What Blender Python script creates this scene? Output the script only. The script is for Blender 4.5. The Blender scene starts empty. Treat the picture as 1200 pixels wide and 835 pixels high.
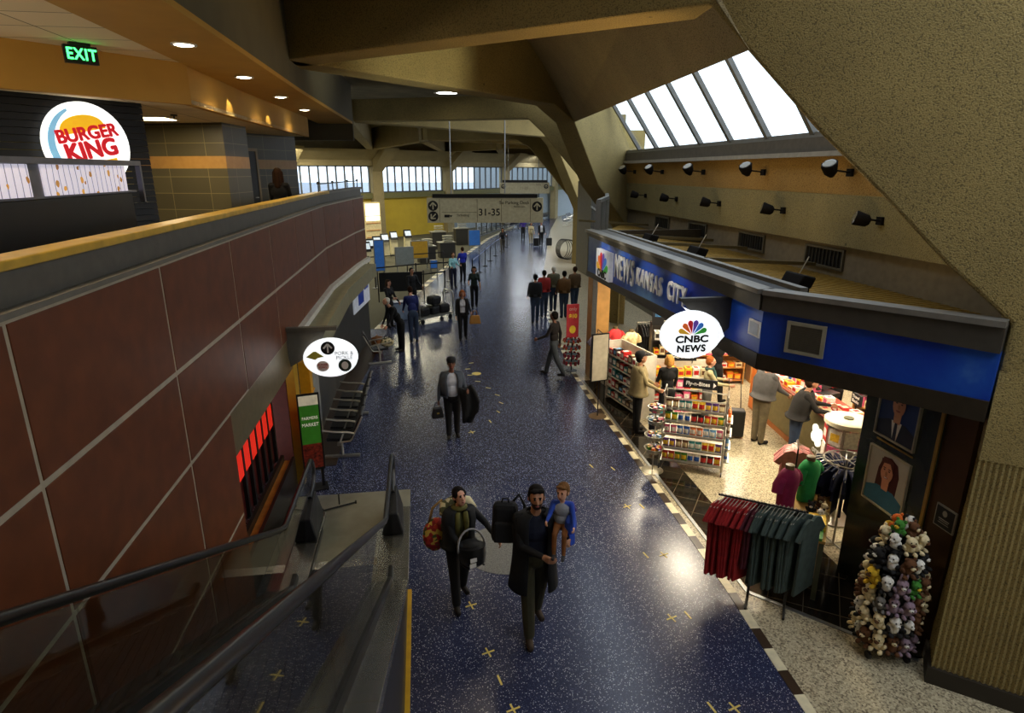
import bpy, bmesh, math, random
import numpy as np
from mathutils import Vector, Matrix, Euler, Quaternion
random.seed(7)
SC = bpy.context.scene
COL = SC.collection
PI = math.pi
R = math.radians

# ------------------------------------------------------------------ materials
def lin(c):
    if isinstance(c, str):
        c = tuple(int(c[i:i+2], 16)/255 for i in (0, 2, 4))
    return tuple((x/12.92 if x <= .04045 else ((x+.055)/1.055)**2.4) for x in c[:3])
_mats = {}
def M(name, col, rough=.6, metal=0., var=.12, scale=9., bump=0., emis=0., spec=.4, coat=0., bscale=None):
    """procedural material: noise-varied base colour, optional bump and emission"""
    if name in _mats: return _mats[name]
    m = bpy.data.materials.new(name); m.use_nodes = True
    nt = m.node_tree; N = nt.nodes; L = nt.links
    b = N['Principled BSDF']; c = lin(col)
    tc = N.new('ShaderNodeTexCoord')
    nz = N.new('ShaderNodeTexNoise'); nz.inputs['Scale'].default_value = scale; nz.inputs['Detail'].default_value = 3
    L.new(tc.outputs['Object'], nz.inputs['Vector'])
    rp = N.new('ShaderNodeValToRGB')
    rp.color_ramp.elements[0].position = .3; rp.color_ramp.elements[1].position = .7
    rp.color_ramp.elements[0].color = (*[x*(1-var) for x in c], 1)
    rp.color_ramp.elements[1].color = (*[min(1, x*(1+var)) for x in c], 1)
    L.new(nz.outputs['Fac'], rp.inputs['Fac'])
    L.new(rp.outputs['Color'], b.inputs['Base Color'])
    b.inputs['Roughness'].default_value = rough; b.inputs['Metallic'].default_value = metal
    b.inputs['Specular IOR Level'].default_value = spec
    b.inputs['Coat Weight'].default_value = coat
    if bump:
        bp = N.new('ShaderNodeBump'); bp.inputs['Strength'].default_value = bump; bp.inputs['Distance'].default_value = .01
        if bscale:
            n2 = N.new('ShaderNodeTexNoise'); n2.inputs['Scale'].default_value = bscale; L.new(tc.outputs['Object'], n2.inputs['Vector'])
            L.new(n2.outputs['Fac'], bp.inputs['Height'])
        else: L.new(nz.outputs['Fac'], bp.inputs['Height'])
        L.new(bp.outputs['Normal'], b.inputs['Normal'])
    if emis:
        L.new(rp.outputs['Color'], b.inputs['Emission Color']); b.inputs['Emission Strength'].default_value = emis
    _mats[name] = m
    return m
def nodes_mat(name):
    m = bpy.data.materials.new(name); m.use_nodes = True; _mats[name] = m
    return m, m.node_tree.nodes, m.node_tree.links, m.node_tree.nodes['Principled BSDF']
def math_n(N, L, op, a, b=None):
    n = N.new('ShaderNodeMath'); n.operation = op
    for i, x in enumerate((a, b)):
        if x is None: continue
        if isinstance(x, (int, float)): n.inputs[i].default_value = x
        else: L.new(x, n.inputs[i])
    return n.outputs[0]
def mix_n(N, L, fac, a, b):
    n = N.new('ShaderNodeMix'); n.data_type = 'RGBA'
    for s, x in ((n.inputs[0], fac), (n.inputs[6], a), (n.inputs[7], b)):
        if isinstance(x, (int, float)): s.default_value = x
        elif isinstance(x, tuple): s.default_value = (*x, 1)
        else: L.new(x, s)
    return n.outputs[2]
def noise_n(N, L, vec, scale, detail=2.):
    n = N.new('ShaderNodeTexNoise'); n.inputs['Scale'].default_value = scale; n.inputs['Detail'].default_value = detail
    if vec is not None: L.new(vec, n.inputs['Vector'])
    return n.outputs['Fac']

# ------------------------------------------------------------------ mesh builder
class MB:
    def __init__(s): s.v = []; s.f = []; s.m = []
    def add(s, vs, fs, mat=0):
        o = len(s.v); s.v += [tuple(v) for v in vs]
        for f in fs: s.f.append([i+o for i in f]); s.m.append(mat)
        return s
    def hexa(s, b, t, mat=0):
        n = len(b)
        fs = [list(range(n))[::-1], list(range(n, 2*n))] + [[i, (i+1) % n, n+(i+1) % n, n+i] for i in range(n)]
        return s.add(list(b)+list(t), fs, mat)
    def box(s, x0, x1, y0, y1, z0, z1, mat=0):
        b = [(x0, y0, z0), (x1, y0, z0), (x1, y1, z0), (x0, y1, z0)]
        return s.hexa(b, [(x, y, z1) for x, y, _ in b], mat)
    def obox(s, c, size, rot=(0, 0, 0), mat=0, taper=1.):
        e = Euler(rot).to_matrix(); c = Vector(c); h = [q/2 for q in size]
        f = lambda x, y, z, k: c + e @ Vector((x*h[0]*k, y*h[1]*k, z*h[2]))
        sq = [(-1, -1), (1, -1), (1, 1), (-1, 1)]
        return s.hexa([f(x, y, -1, 1) for x, y in sq], [f(x, y, 1, taper) for x, y in sq], mat)
    def prism(s, poly, z0, z1, mat=0):
        return s.hexa([(x, y, z0) for x, y in poly], [(x, y, z1) for x, y in poly], mat)
    def extr(s, poly, vec, mat=0):
        v = Vector(vec)
        return s.hexa([Vector(p) for p in poly], [Vector(p)+v for p in poly], mat)
    def bar(s, a, b, w, h, mat=0, up=(0, 0, 1)):
        """rectangular bar from a to b"""
        a, b = Vector(a), Vector(b); d = (b-a).normalized(); u = Vector(up)
        if abs(d.dot(u)) > .98: u = Vector((0, 1, 0))
        r = d.cross(u).normalized(); u = r.cross(d)
        q = [(-w/2, -h/2), (w/2, -h/2), (w/2, h/2), (-w/2, h/2)]
        return s.hexa([a+r*x+u*y for x, y in q], [b+r*x+u*y for x, y in q], mat)
    def sweep(s, pts, prof, mat=0, up=(0, 0, 1), caps=True, closed=True):
        """sweep a 2-D profile (right, up) along a path"""
        pts = [Vector(p) for p in pts]; n = len(prof); rings = []
        for i, p in enumerate(pts):
            d = Vector((0, 0, 0))
            if i: d += (p-pts[i-1]).normalized()
            if i < len(pts)-1: d += (pts[i+1]-p).normalized()
            d.normalize(); u = Vector(up); r = d.cross(u)
            if r.length < 1e-4: r = d.cross(Vector((0, 1, 0)))
            r.normalize(); u = r.cross(d)
            k = 1.
            if 0 < i < len(pts)-1:
                cs = (p-pts[i-1]).normalized().dot(d); k = 1/max(cs, .5)
            rings.append([p+r*x*k+u*y*k if False else p+r*x*k+u*y for x, y in prof])
        vs = [v for rg in rings for v in rg]; fs = []
        for i in range(len(pts)-1):
            for j in range(n if closed else n-1):
                a, b = i*n+j, i*n+(j+1) % n
                fs.append([a, b, b+n, a+n])
        if caps and closed:
            fs.append(list(range(n))[::-1]); fs.append([(len(pts)-1)*n+j for j in range(n)])
        return s.add(vs, fs, mat)
    def tube(s, pts, r, n=8, mat=0, caps=True, flat=1.):
        pts = [Vector(p) for p in pts]
        rs = r if isinstance(r, (list, tuple)) else [r]*len(pts)
        vs = []; fs = []; prev = None
        for i, p in enumerate(pts):
            d = Vector((0, 0, 0))
            if i: d += (p-pts[i-1]).normalized()
            if i < len(pts)-1: d += (pts[i+1]-p).normalized()
            if d.length < 1e-6: d = Vector((0, 0, 1))
            d.normalize()
            if prev is None:
                u = Vector((0, 0, 1)) if abs(d.z) < .9 else Vector((0, 1, 0))
            else: u = prev
            rr = d.cross(u)
            if rr.length < 1e-5: rr = d.cross(Vector((1, 0, 0)))
            rr.normalize(); u = rr.cross(d); prev = u
            for j in range(n):
                a = 2*PI*j/n; vs.append(p+rr*math.cos(a)*rs[i]+u*math.sin(a)*rs[i]*flat)
        for i in range(len(pts)-1):
            for j in range(n):
                a, b = i*n+j, i*n+(j+1) % n; fs.append([a, b, b+n, a+n])
        if caps:
            fs.append(list(range(n))[::-1]); fs.append([(len(pts)-1)*n+j for j in range(n)])
        return s.add(vs, fs, mat)
    def lathe(s, prof, c=(0, 0, 0), n=16, mat=0, caps=True, sx=1., sy=1.):
        vs = []; fs = []
        for r, z in prof:
            for j in range(n):
                a = 2*PI*j/n; vs.append((c[0]+r*math.cos(a)*sx, c[1]+r*math.sin(a)*sy, c[2]+z))
        for i in range(len(prof)-1):
            for j in range(n):
                a, b = i*n+j, i*n+(j+1) % n; fs.append([a, b, b+n, a+n])
        if caps:
            fs.append(list(range(n))[::-1]); fs.append([(len(prof)-1)*n+j for j in range(n)])
        return s.add(vs, fs, mat)
    def ball(s, c, r, n=10, mat=0, rot=None):
        if not isinstance(r, (list, tuple)): r = (r, r, r)
        m = max(4, n//2+1); vs = []; fs = []; c = Vector(c)
        E = Euler(rot).to_matrix() if rot else None
        def pt(x, y, z):
            q = Vector((x*r[0], y*r[1], z*r[2]))
            return c+(E @ q if E else q)
        vs.append(pt(0, 0, -1))
        for i in range(1, m):
            ph = -PI/2+PI*i/m
            for j in range(n):
                a = 2*PI*j/n; vs.append(pt(math.cos(ph)*math.cos(a), math.cos(ph)*math.sin(a), math.sin(ph)))
        vs.append(pt(0, 0, 1)); top = len(vs)-1
        for j in range(n): fs.append([0, 1+(j+1) % n, 1+j])
        for i in range(m-2):
            for j in range(n):
                a, b = 1+i*n+j, 1+i*n+(j+1) % n; fs.append([a, b, b+n, a+n])
        o = 1+(m-2)*n
        for j in range(n): fs.append([o+j, o+(j+1) % n, top])
        return s.add(vs, fs, mat)
    def disc(s, c, rx, ry, t, n=40, mat=0, axis='y'):
        """elliptic slab in the xz plane, thickness t along y (axis y) or xy plane (axis z)"""
        p = [(rx*math.cos(2*PI*i/n), ry*math.sin(2*PI*i/n)) for i in range(n)]
        if axis == 'y': return s.hexa([(c[0]+x, c[1], c[2]+z) for x, z in p], [(c[0]+x, c[1]-t, c[2]+z) for x, z in p], mat)
        return s.hexa([(c[0]+x, c[1]+y, c[2]) for x, y in p], [(c[0]+x, c[1]+y, c[2]+t) for x, y in p], mat)
    def mesh(s, name, mats):
        me = bpy.data.meshes.new(name)
        me.from_pydata([tuple(v) for v in s.v], [], s.f)
        for m in (mats if isinstance(mats, (list, tuple)) else [mats]): me.materials.append(m)
        me.polygons.foreach_set('material_index', s.m)
        bm = bmesh.new(); bm.from_mesh(me)
        bmesh.ops.recalc_face_normals(bm, faces=bm.faces); bm.to_mesh(me); bm.free()
        return me
    def build(s, name, mats, parent=None, smooth=False, bev=0., loc=None, rz=0., rot=None):
        return link(name, s.mesh(name, mats), parent, smooth, bev, loc, rz, rot)
def link(name, me, parent=None, smooth=False, bev=0., loc=None, rz=0., rot=None):
    o = bpy.data.objects.new(name, me); COL.objects.link(o)
    if parent is not None: o.parent = parent
    if loc is not None: o.location = loc
    if rot is not None: o.rotation_euler = rot
    elif rz: o.rotation_euler = (0, 0, rz)
    if smooth:
        me.polygons.foreach_set('use_smooth', [True]*len(me.polygons))
        if smooth != True: me.set_sharp_from_angle(angle=R(smooth))
    if bev:
        b = o.modifiers.new('bevel', 'BEVEL'); b.width = bev; b.segments = 2; b.limit_method = 'ANGLE'
    return o
def tag(o, label, cat, group=None, kind=None):
    if label: o['label'] = label
    if cat: o['category'] = cat
    if group: o['group'] = group
    if kind: o['kind'] = kind
    return o
def struct(o, label=None):
    o['kind'] = 'structure'
    if label: o['label'] = label
    return o
def empty(name, loc, rz=0., label=None, cat=None, group=None):
    o = bpy.data.objects.new(name, None); COL.objects.link(o); o.location = loc; o.rotation_euler = (0, 0, rz)
    o.empty_display_size = .1
    tag(o, label, cat, group); return o
_kids = {}
def copy_tree(o, parent=None):
    c = o.copy(); COL.objects.link(c)
    if parent is not None: c.parent = parent
    for ch in [x for x in bpy.data.objects if x.parent is o]: copy_tree(ch, c)
    return c
def text(s, size, mat, name, parent=None, loc=(0, 0, 0), rot=(PI/2, 0, 0), ext=.004, align='CENTER', sx=1., bold=0., shear=0., space=1., heavy=0.):
    cu = bpy.data.curves.new(name, 'FONT'); cu.body = s; cu.size = size; cu.extrude = ext
    cu.align_x = align; cu.align_y = 'CENTER'; cu.offset = bold; cu.shear = shear; cu.space_character = space
    t = bpy.data.objects.new(name, cu); COL.objects.link(t)
    dg = bpy.context.evaluated_depsgraph_get()
    me = bpy.data.meshes.new_from_object(t.evaluated_get(dg)); bpy.data.objects.remove(t); bpy.data.curves.remove(cu)
    me.materials.clear(); me.materials.append(mat)
    me.transform(Matrix.Diagonal((sx, 1, 1, 1)))
    if heavy:
        bm = bmesh.new()
        for k in range(6):
            a = 2*PI*k/6; m2 = me.copy(); m2.transform(Matrix.Translation((heavy*math.cos(a), heavy*math.sin(a), .0004*k))); bm.from_mesh(m2); bpy.data.meshes.remove(m2)
        bm.to_mesh(me); bm.free()
    return link(name, me, parent, loc=loc, rot=rot)

def place(loc, rz, x, y, z=0.):
    c, s = math.cos(rz), math.sin(rz); return (loc[0]+x*c-y*s, loc[1]+x*s+y*c, (loc[2] if len(loc) > 2 else 0)+z)
# ------------------------------------------------------------------ common materials
chrome = M('brushed_steel', 'b9b7b0', .28, .9, .06, 30)
alum = M('aluminium', '8d8f8e', .4, .8, .08, 20)
dark_metal = M('dark_metal', '2b2b2c', .45, .5, .1, 20)
black = M('black_plastic', '121214', .4, 0, .2, 15)
matte_black = M('matte_black', '0c0c0e', .75, 0, .2, 15)
rubber = M('black_rubber', '0d0d0e', .28, 0, .15, 12, spec=.6)
white = M('white_paint', 'e4e2dc', .55, 0, .04, 8)
cream = M('cream_paint', 'd9d0b8', .6, 0, .05, 6)
# ================================================================== SETTING
A1 = (-2.01, 11.18); F1 = (5.62, 4.97); A2 = (-2.17, 23.94); F2 = (6.9, 20.65); F3 = (9.6, 36.); A3 = (.6, 37.5); F4 = (15.5, 49.); A4 = (6.5, 50.)
ZB, ZR = 7.0, 8.35
# ---- concrete: bush-hammered, speckled with dark pits
def concrete(name, col, ribs=False):
    m, N, L, b = nodes_mat(name); c = lin(col)
    tc = N.new('ShaderNodeTexCoord'); P = tc.outputs['Object']
    big = noise_n(N, L, P, 1.3, 4); fine = noise_n(N, L, P, 62, 3)
    vo = N.new('ShaderNodeTexVoronoi'); vo.inputs['Scale'].default_value = 80; L.new(P, vo.inputs['Vector'])
    base = mix_n(N, L, big, tuple(x*.72 for x in c), tuple(min(1, x*1.22) for x in c))
    pit = math_n(N, L, 'LESS_THAN', fine, .43)
    col2 = mix_n(N, L, math_n(N, L, 'MULTIPLY', pit, .62), base, tuple(x*.22 for x in c))
    vo2 = N.new('ShaderNodeTexVoronoi'); vo2.inputs['Scale'].default_value = 1.7; L.new(P, vo2.inputs['Vector'])
    hole = math_n(N, L, 'LESS_THAN', vo2.outputs['Distance'], .045)
    col3 = mix_n(N, L, math_n(N, L, 'MULTIPLY', hole, .7), col2, tuple(x*.2 for x in c))
    L.new(col3, b.inputs['Base Color']); b.inputs['Roughness'].default_value = .9
    bp = N.new('ShaderNodeBump'); bp.inputs['Strength'].default_value = .55; bp.inputs['Distance'].default_value = .02
    L.new(math_n(N, L, 'ADD', fine, math_n(N, L, 'MULTIPLY', vo.outputs['Distance'], .5)), bp.inputs['Height'])
    L.new(bp.outputs['Normal'], b.inputs['Normal'])
    return m
conc = concrete('pitted_concrete', '8f7c48')
conc_s = concrete('smooth_concrete', 'a0916a')

def vplane(A, F):
    d = Vector((F[0]-A[0], F[1]-A[1], 0)); ln = d.length; d.normalize()
    return (lambda s, z: Vector((A[0], A[1], 0))+d*s+Vector((0, 0, z))), d, ln
def frame(A, F, name, sB, knee, foot, side, th=.62, toe=1.1, foot_z=0., top_out=None):
    """roof beam from A that bends down along an inclined arris to a column at F; thickness goes to `side`"""
    P, d, ln = vplane(A, F); n = Vector((-d.y, d.x, 0))*side
    mb = MB()
    pts = [(-.3, ZB), (sB, ZB)]+list(knee)
    s1 = pts[-1][0]
    if top_out is None: pts += [(s1, foot_z), (s1+toe+2.2, foot_z), (s1+toe+2.2, ZR), (-.3, ZR)]
    else: pts += [(s1, foot_z), (s1+toe, foot_z), (s1+toe, 5.8), (top_out, ZR), (-.3, ZR)]
    mb.extr([P(s, z) for s, z in pts], n*th)
    o = mb.build(name, conc, bev=.035); return struct(o)
def s_of(A, F, x, y):
    d = Vector((F[0]-A[0], F[1]-A[1])); d.normalize(); return (Vector((x, y))-Vector(A)).dot(d)
kn1 = [(s_of(A1, F1, *p[:2]), p[2]) for p in ((3.5, 6.7, 6.5), (4.08, 6.23, 5.71), (4.61, 5.79, 5.06), (5.11, 5.39, 4.42), (5.57, 5.01, 3.9))]
o = frame(A1, F1, 'concrete_frame', s_of(A1, F1, 3.15, 6.98), kn1, 0, 1); o['label'] = 'near speckled concrete frame whose leg leans over the newsstand'
B2 = (3.65, 17.21)
kn2 = [(s_of(A1, F2, 4.39, 18.0), 6.62), (s_of(A1, F2, 5.47, 19.15), 4.9), (s_of(A1, F2, 7.1, 20.9), 3.4)]
o = frame(A1, F2, 'concrete_frame', s_of(A1, F2, *B2), kn2, 0, 1, toe=.05, top_out=s_of(A1, F2, 5.15, 18.9)); o['label'] = 'second concrete frame leg at the far end of the newsstand roof'
L3 = math.hypot(F2[0]-A2[0], F2[1]-A2[1])
frame(A2, F2, 'concrete_frame', L3-3.4, [(L3-2.9, 6.55), (L3-.1, 3.4)], 0, 1, toe=.05, top_out=L3-1.2)['label'] = 'concrete frame crossing behind the second leg'
for (A, F, sd) in ((A2, F3, 1), (A3, F3, 1), (A3, F4, 1), (A4, F4, 1)):
    ln = math.hypot(F[0]-A[0], F[1]-A[1])
    frame(A, F, 'concrete_frame', ln-4.0, [(ln-3.3, 6.6), (ln-.4, 3.2)], 0, sd, toe=.3)['label'] = 'concrete roof frame farther down the concourse'
# left-hand beams running from the apexes to the window piers
LW = [(-9.6, 48.5), (-3.4, 52.5), (2.5, 57.5), (8.7, 65.), (15.6, 73.)]
for A, W in ((A2, (-12., 36.)), (A2, LW[1]), (A3, LW[1]), (A3, LW[2]), (A4, LW[2]), (A4, LW[3])):
    P, d, ln = vplane(A, W); n = Vector((-d.y, d.x, 0)); mb = MB()
    mb.extr([P(0, 6.9), P(ln, 6.9), P(ln, ZR), P(0, ZR)], n*.5)
    struct(mb.build('concrete_beam', conc_s, bev=.03), 'roof beam over the check-in hall')
# battered, ribbed foot of the near pier
rib, N, L, b = nodes_mat('ribbed_concrete'); c = lin('8f7c46')
tc = N.new('ShaderNodeTexCoord'); sep = N.new('ShaderNodeSeparateXYZ'); L.new(tc.outputs['UV'], sep.inputs[0])
wv = math_n(N, L, 'SINE', math_n(N, L, 'MULTIPLY', sep.outputs['X'], 2*PI/.05))
nz = noise_n(N, L, tc.outputs['Object'], 22, 3)
cc = mix_n(N, L, nz, tuple(x*.6 for x in c), tuple(x*1.25 for x in c))
L.new(cc, b.inputs['Base Color']); b.inputs['Roughness'].default_value = .9
bp = N.new('ShaderNodeBump'); bp.inputs['Strength'].default_value = 1.; bp.inputs['Distance'].default_value = .02
L.new(math_n(N, L, 'ADD', wv, nz), bp.inputs['Height']); L.new(bp.outputs['Normal'], b.inputs['Normal'])
d1 = Vector((.776, -.631, 0)); nn = Vector((-.631, -.776, 0))
f0 = Vector((5.22, 4.67, 0)); t0 = Vector((5.57, 5.01, 3.42))
b4 = [f0, f0+d1*3, f0+d1*3-nn*1.2, f0-nn*.9+d1*.0]; t4 = [t0-Vector((0, 0, 0)), t0+d1*3, t0+d1*3-nn*.9, t0-nn*.62]
mb = MB()
nst = 70; top = []; 
# ribs are modelled as real grooves along the front and the narrow side
def edge(a, bb, k): return [a+(bb-a)*(i/k) for i in range(k+1)]
zs = (0.22, 2.55)
def lv(z, i): # corner i at height z
    return b4[i]+(t4[i]-b4[i])*(z/3.42)
def ring(z, ribs):
    pts = []
    c4 = [lv(z, i) for i in range(4)]
    for i, k in ((3, 36), (0, 120), (1, 2), (2, 2)):
        a, q = c4[i], c4[(i+1) % 4]; e = (q-a).normalized(); nrm = Vector((e.y, -e.x, 0))
        for j in range(k):
            p = a+(q-a)*(j/k)
            if i in (3, 0) and (j % 2): p = p-nrm*(.022 if ribs else 0)
            pts.append(p)
    return pts
rg = [ring(.2, True), ring(2.5, True), ring(2.52, False), ring(3.42, False)]
n = len(rg[0]); vs = [v for r_ in rg for v in r_]
fs = [[i*n+j, i*n+(j+1) % n, (i+1)*n+(j+1) % n, (i+1)*n+j] for i in range(3) for j in range(n)]
mb.add(vs, fs); mb.add(rg[0], [list(range(n))[::-1]]); mb.add(rg[-1], [list(range(n))])
struct(mb.build('concrete_pier', conc), 'ribbed battered foot of the near concrete pier')
mb = MB(); mb.prism([tuple((p+(p-(f0+d1*1.5)).normalized()*.03)[:2]) for p in b4], .0, .2)
struct(mb.build('baseboard_pier', M('dark_stone_base', '2a241c', .5)), 'dark base of the concrete pier')

# ---- roof slab and skylight bay
mb = MB(); mb.prism([(-2.2, 13.2), (3.2, 17.8), (6.0, 20.2), (3.2, 21.2), (-2.2, 23.4)], 7.66, 7.74); struct(mb.build('ceiling_coffer', M('dark_slab', '6f674f', .9, 0, .2, 2.)), 'low ceiling panel between two roof beams')
mb = MB(); mb.prism([(-16, -5), (3.6, -5), (3.6, 22), (8, 30), (9, 40), (14, 52), (24, 72), (32, 95), (25, 90), (15.8, 73.5), (8.8, 65.5), (2.5, 58), (-3.4, 53), (-9.6, 49), (-16, 46.5)], ZR, ZR+.3)
struct(mb.build('ceiling', M('dark_slab', '6f674f', .9, 0, .2, 2.)))
mb = MB()
a, b_, c_, d_ = Vector((2.75, 7.25, 7.75)), Vector((3.34, 16.9, 7.79)), Vector((4.39, 18., 6.62)), Vector((3.5, 6.7, 6.52))
off = Vector((.12, 0, .25))
mb.hexa([d_, c_, b_, a], [d_+off, c_+off, b_+off, a+off])
a2, b2 = Vector((2.75, 7.25, 7.75)), Vector((3.34, 16.9, 7.79))
mb.hexa([a2, b2, b2+Vector((-.6, 0, .6)), a2+Vector((-.6, 0, .6))], [p+off for p in (a2, b2, b2+Vector((-.6, 0, .6)), a2+Vector((-.6, 0, .6)))])
struct(mb.build('ceiling_slope', conc_s), 'sloping concrete slab above the skylight')
XW = 6.92
glass, N, L, b = nodes_mat('window_glass')
out = N['Material Output']; tr = N.new('ShaderNodeBsdfTransparent'); tr.inputs['Color'].default_value = (.93, .96, .97, 1)
gl = N.new('ShaderNodeBsdfGlossy'); gl.inputs['Roughness'].default_value = .03
fr = N.new('ShaderNodeLayerWeight'); fr.inputs['Blend'].default_value = .5
fre = math_n(N, L, 'ADD', math_n(N, L, 'MULTIPLY', math_n(N, L, 'POWER', fr.outputs['Facing'], 3.5), .6), .04)
tcg = N.new('ShaderNodeTexCoord'); ng = noise_n(N, L, tcg.outputs['Object'], .7)
mx = N.new('ShaderNodeMixShader'); L.new(math_n(N, L, 'MULTIPLY', fre, math_n(N, L, 'ADD', math_n(N, L, 'MULTIPLY', ng, .2), .9)), mx.inputs[0]); L.new(tr.outputs[0], mx.inputs[1]); L.new(gl.outputs[0], mx.inputs[2]); L.new(mx.outputs[0], out.inputs['Surface'])
# sloped glazing: bottom X=6.9 z=5.88, leaning in towards the top
sl = Vector((-.93, 0, 1.32)).normalized()
def sky(y, t): return Vector((XW, y, 5.88))+sl*t
mb = MB(); mb.hexa([sky(5.2, 0), sky(20.95, 0), sky(20.95, 3.2), sky(5.2, 3.2)], [p+Vector((.02, 0, .014)) for p in (sky(5.2, 0), sky(20.95, 0), sky(20.95, 3.2), sky(5.2, 3.2))])
wnd = struct(mb.build('window_1', glass), 'sloping skylight over the newsstand roof')
mull = M('mullion_grey', '6d6c68', .5, .3)
for y in (7.5, 9.0, 10.5, 11.98, 13.5, 15.02, 16.47, 17.95, 19.4, 20.85):
    mb = MB(); mb.bar(sky(y, 0)+Vector((-.05, 0, 0)), sky(y, 3.2)+Vector((-.05, 0, 0)), .09, .12, up=(0, 1, 0)); struct(mb.build('window_mullion', mull, wnd))
mb = MB(); mb.bar((XW-.05, 5.2, 5.9), (XW-.05, 20.95, 5.9), .14, .1); struct(mb.build('window_sill', mull, wnd))
# stepped wall under the skylight
Y0, Y1 = 4.2, 21.2
mb = MB(); mb.box(XW-.18, XW+.2, Y0, Y1, 5.6, 5.86); struct(mb.build('trim_1', M('sill_band_dark', '4c463c', .7)), 'dark band under the skylight')
mb = MB(); mb.box(XW-.26, XW+.2, Y0, Y1, 5.54, 5.62); struct(mb.build('trim_2', M('sill_band_light', '8a857a', .6)))
mb = MB(); mb.hexa([(XW, Y0, 4.93), (XW, Y1, 4.93), (XW+.3, Y1, 4.93), (XW+.3, Y0, 4.93)], [(XW-.14, Y0, 5.55), (XW-.14, Y1, 5.55), (XW+.3, Y1, 5.55), (XW+.3, Y0, 5.55)])
struct(mb.build('wall_right_upper', concrete('ochre_concrete', 'a98648')), 'ochre concrete band with floodlights')
mb = MB(); mb.hexa([(XW+.02, Y0, 4.1), (XW+.02, Y1, 4.1), (XW+.3, Y1, 4.1), (XW+.3, Y0, 4.1)], [(XW-.03, Y0, 4.93), (XW-.03, Y1, 4.93), (XW+.3, Y1, 4.93), (XW+.3, Y0, 4.93)])
struct(mb.build('wall_right_middle', concrete('olive_concrete', '8d8156')), 'grey concrete band with the lower floodlights')
mb = MB(); mb.box(XW+.1, XW+.3, Y0, Y1, 3.5, 4.1); struct(mb.build('wall_right_vents', M('plaster_grey', '6f6552', .8)), 'plain wall with the air vents')
# outer side of the right wall further on, to close the building
mb = MB(); mb.box(12.5, 12.7, 3.5, 30, 0, 3.6); struct(mb.build('wall_right', M('shop_wall', 'd8c9a8', .7)))
mb = MB(); mb.box(8.6, 12.7, 3.2, 3.4, 0, 3.6); struct(mb.build('wall_right_end', M('shop_wall', 'd8c9a8', .7)))

# ---- floor: navy terrazzo
flo, N, L, b = nodes_mat('navy_terrazzo')
tc = N.new('ShaderNodeTexCoord'); P = tc.outputs['Object']
def specks(scale, thr, amount):
    vo = N.new('ShaderNodeTexVoronoi'); vo.inputs['Scale'].default_value = scale; L.new(P, vo.inputs['Vector'])
    wn = N.new('ShaderNodeTexWhiteNoise'); L.new(vo.outputs['Color'], wn.inputs['Vector'])
    near = math_n(N, L, 'LESS_THAN', vo.outputs['Distance'], thr)
    pick = math_n(N, L, 'GREATER_THAN', wn.outputs['Value'], 1-amount)
    return math_n(N, L, 'MULTIPLY', near, pick), wn.outputs['Color']
s1_, c1_ = specks(58, .33, .34); s2_, c2_ = specks(120, .4, .3)
bn = noise_n(N, L, P, .9, 3)
base = mix_n(N, L, bn, lin('1d2138'), lin('2d3250'))
base = mix_n(N, L, math_n(N, L, 'MULTIPLY', s2_, .45), base, lin('7482a4'))
base = mix_n(N, L, math_n(N, L, 'MULTIPLY', s1_, .8), base, lin('b9bfc9'))
L.new(base, b.inputs['Base Color']); b.inputs['Roughness'].default_value = .2; b.inputs['Specular IOR Level'].default_value = .5
L.new(math_n(N, L, 'ADD', math_n(N, L, 'MULTIPLY', noise_n(N, L, P, .8, 2), .08), .2), b.inputs['Roughness'])
mb = MB(); mb.prism([(-3.2, -3), (12.5, -3), (12.5, 30), (30, 95), (-16, 95), (-16, 25), (-3.2, 25)], -.2, 0)
floor = struct(mb.build('floor', flo), 'navy terrazzo concourse floor')
# light terrazzo by the shop, laid in front of and inside it
ter, N, L, b = nodes_mat('beige_terrazzo')
tc = N.new('ShaderNodeTexCoord'); P = tc.outputs['Object']
vo = N.new('ShaderNodeTexVoronoi'); vo.inputs['Scale'].default_value = 55; L.new(P, vo.inputs['Vector'])
wn = N.new('ShaderNodeTexWhiteNoise'); L.new(vo.outputs['Color'], wn.inputs['Vector'])
rp = N.new('ShaderNodeValToRGB'); L.new(wn.outputs['Value'], rp.inputs['Fac'])
rp.color_ramp.elements[0].color = (*lin('5d5240'), 1); rp.color_ramp.elements[1].color = (*lin('cabf9f'), 1)
e = rp.color_ramp.elements.new(.35); e.color = (*lin('a2967a'), 1)
L.new(rp.outputs[0], b.inputs['Base Color']); b.inputs['Roughness'].default_value = .3
edge_pts = [(3.68, 4.4), (3.72, 5.2), (3.8, 6.46), (3.83, 8), (3.85, 9.3), (3.88, 11.4), (3.88, 14.1), (3.95, 16.), (4.62, 22.6), (5.91, 30.2), (8.04, 39.7), (9.6, 47.), (12., 57.5), (18.1, 81)]
edge_pts = [(3.5, -3)]+edge_pts
mb = MB()
for (x0, y0), (x1, y1) in zip(edge_pts, edge_pts[1:]):
    mb.prism([(x0+.1, y0), (12.4 if y1 < 20 else x0+6, y0), (12.4 if y1 < 20 else x1+6, y1), (x1+.1, y1)], 0, .004)
struct(mb.build('floor_border_terrazzo', ter), 'beige terrazzo in front of and inside the shop')
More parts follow.
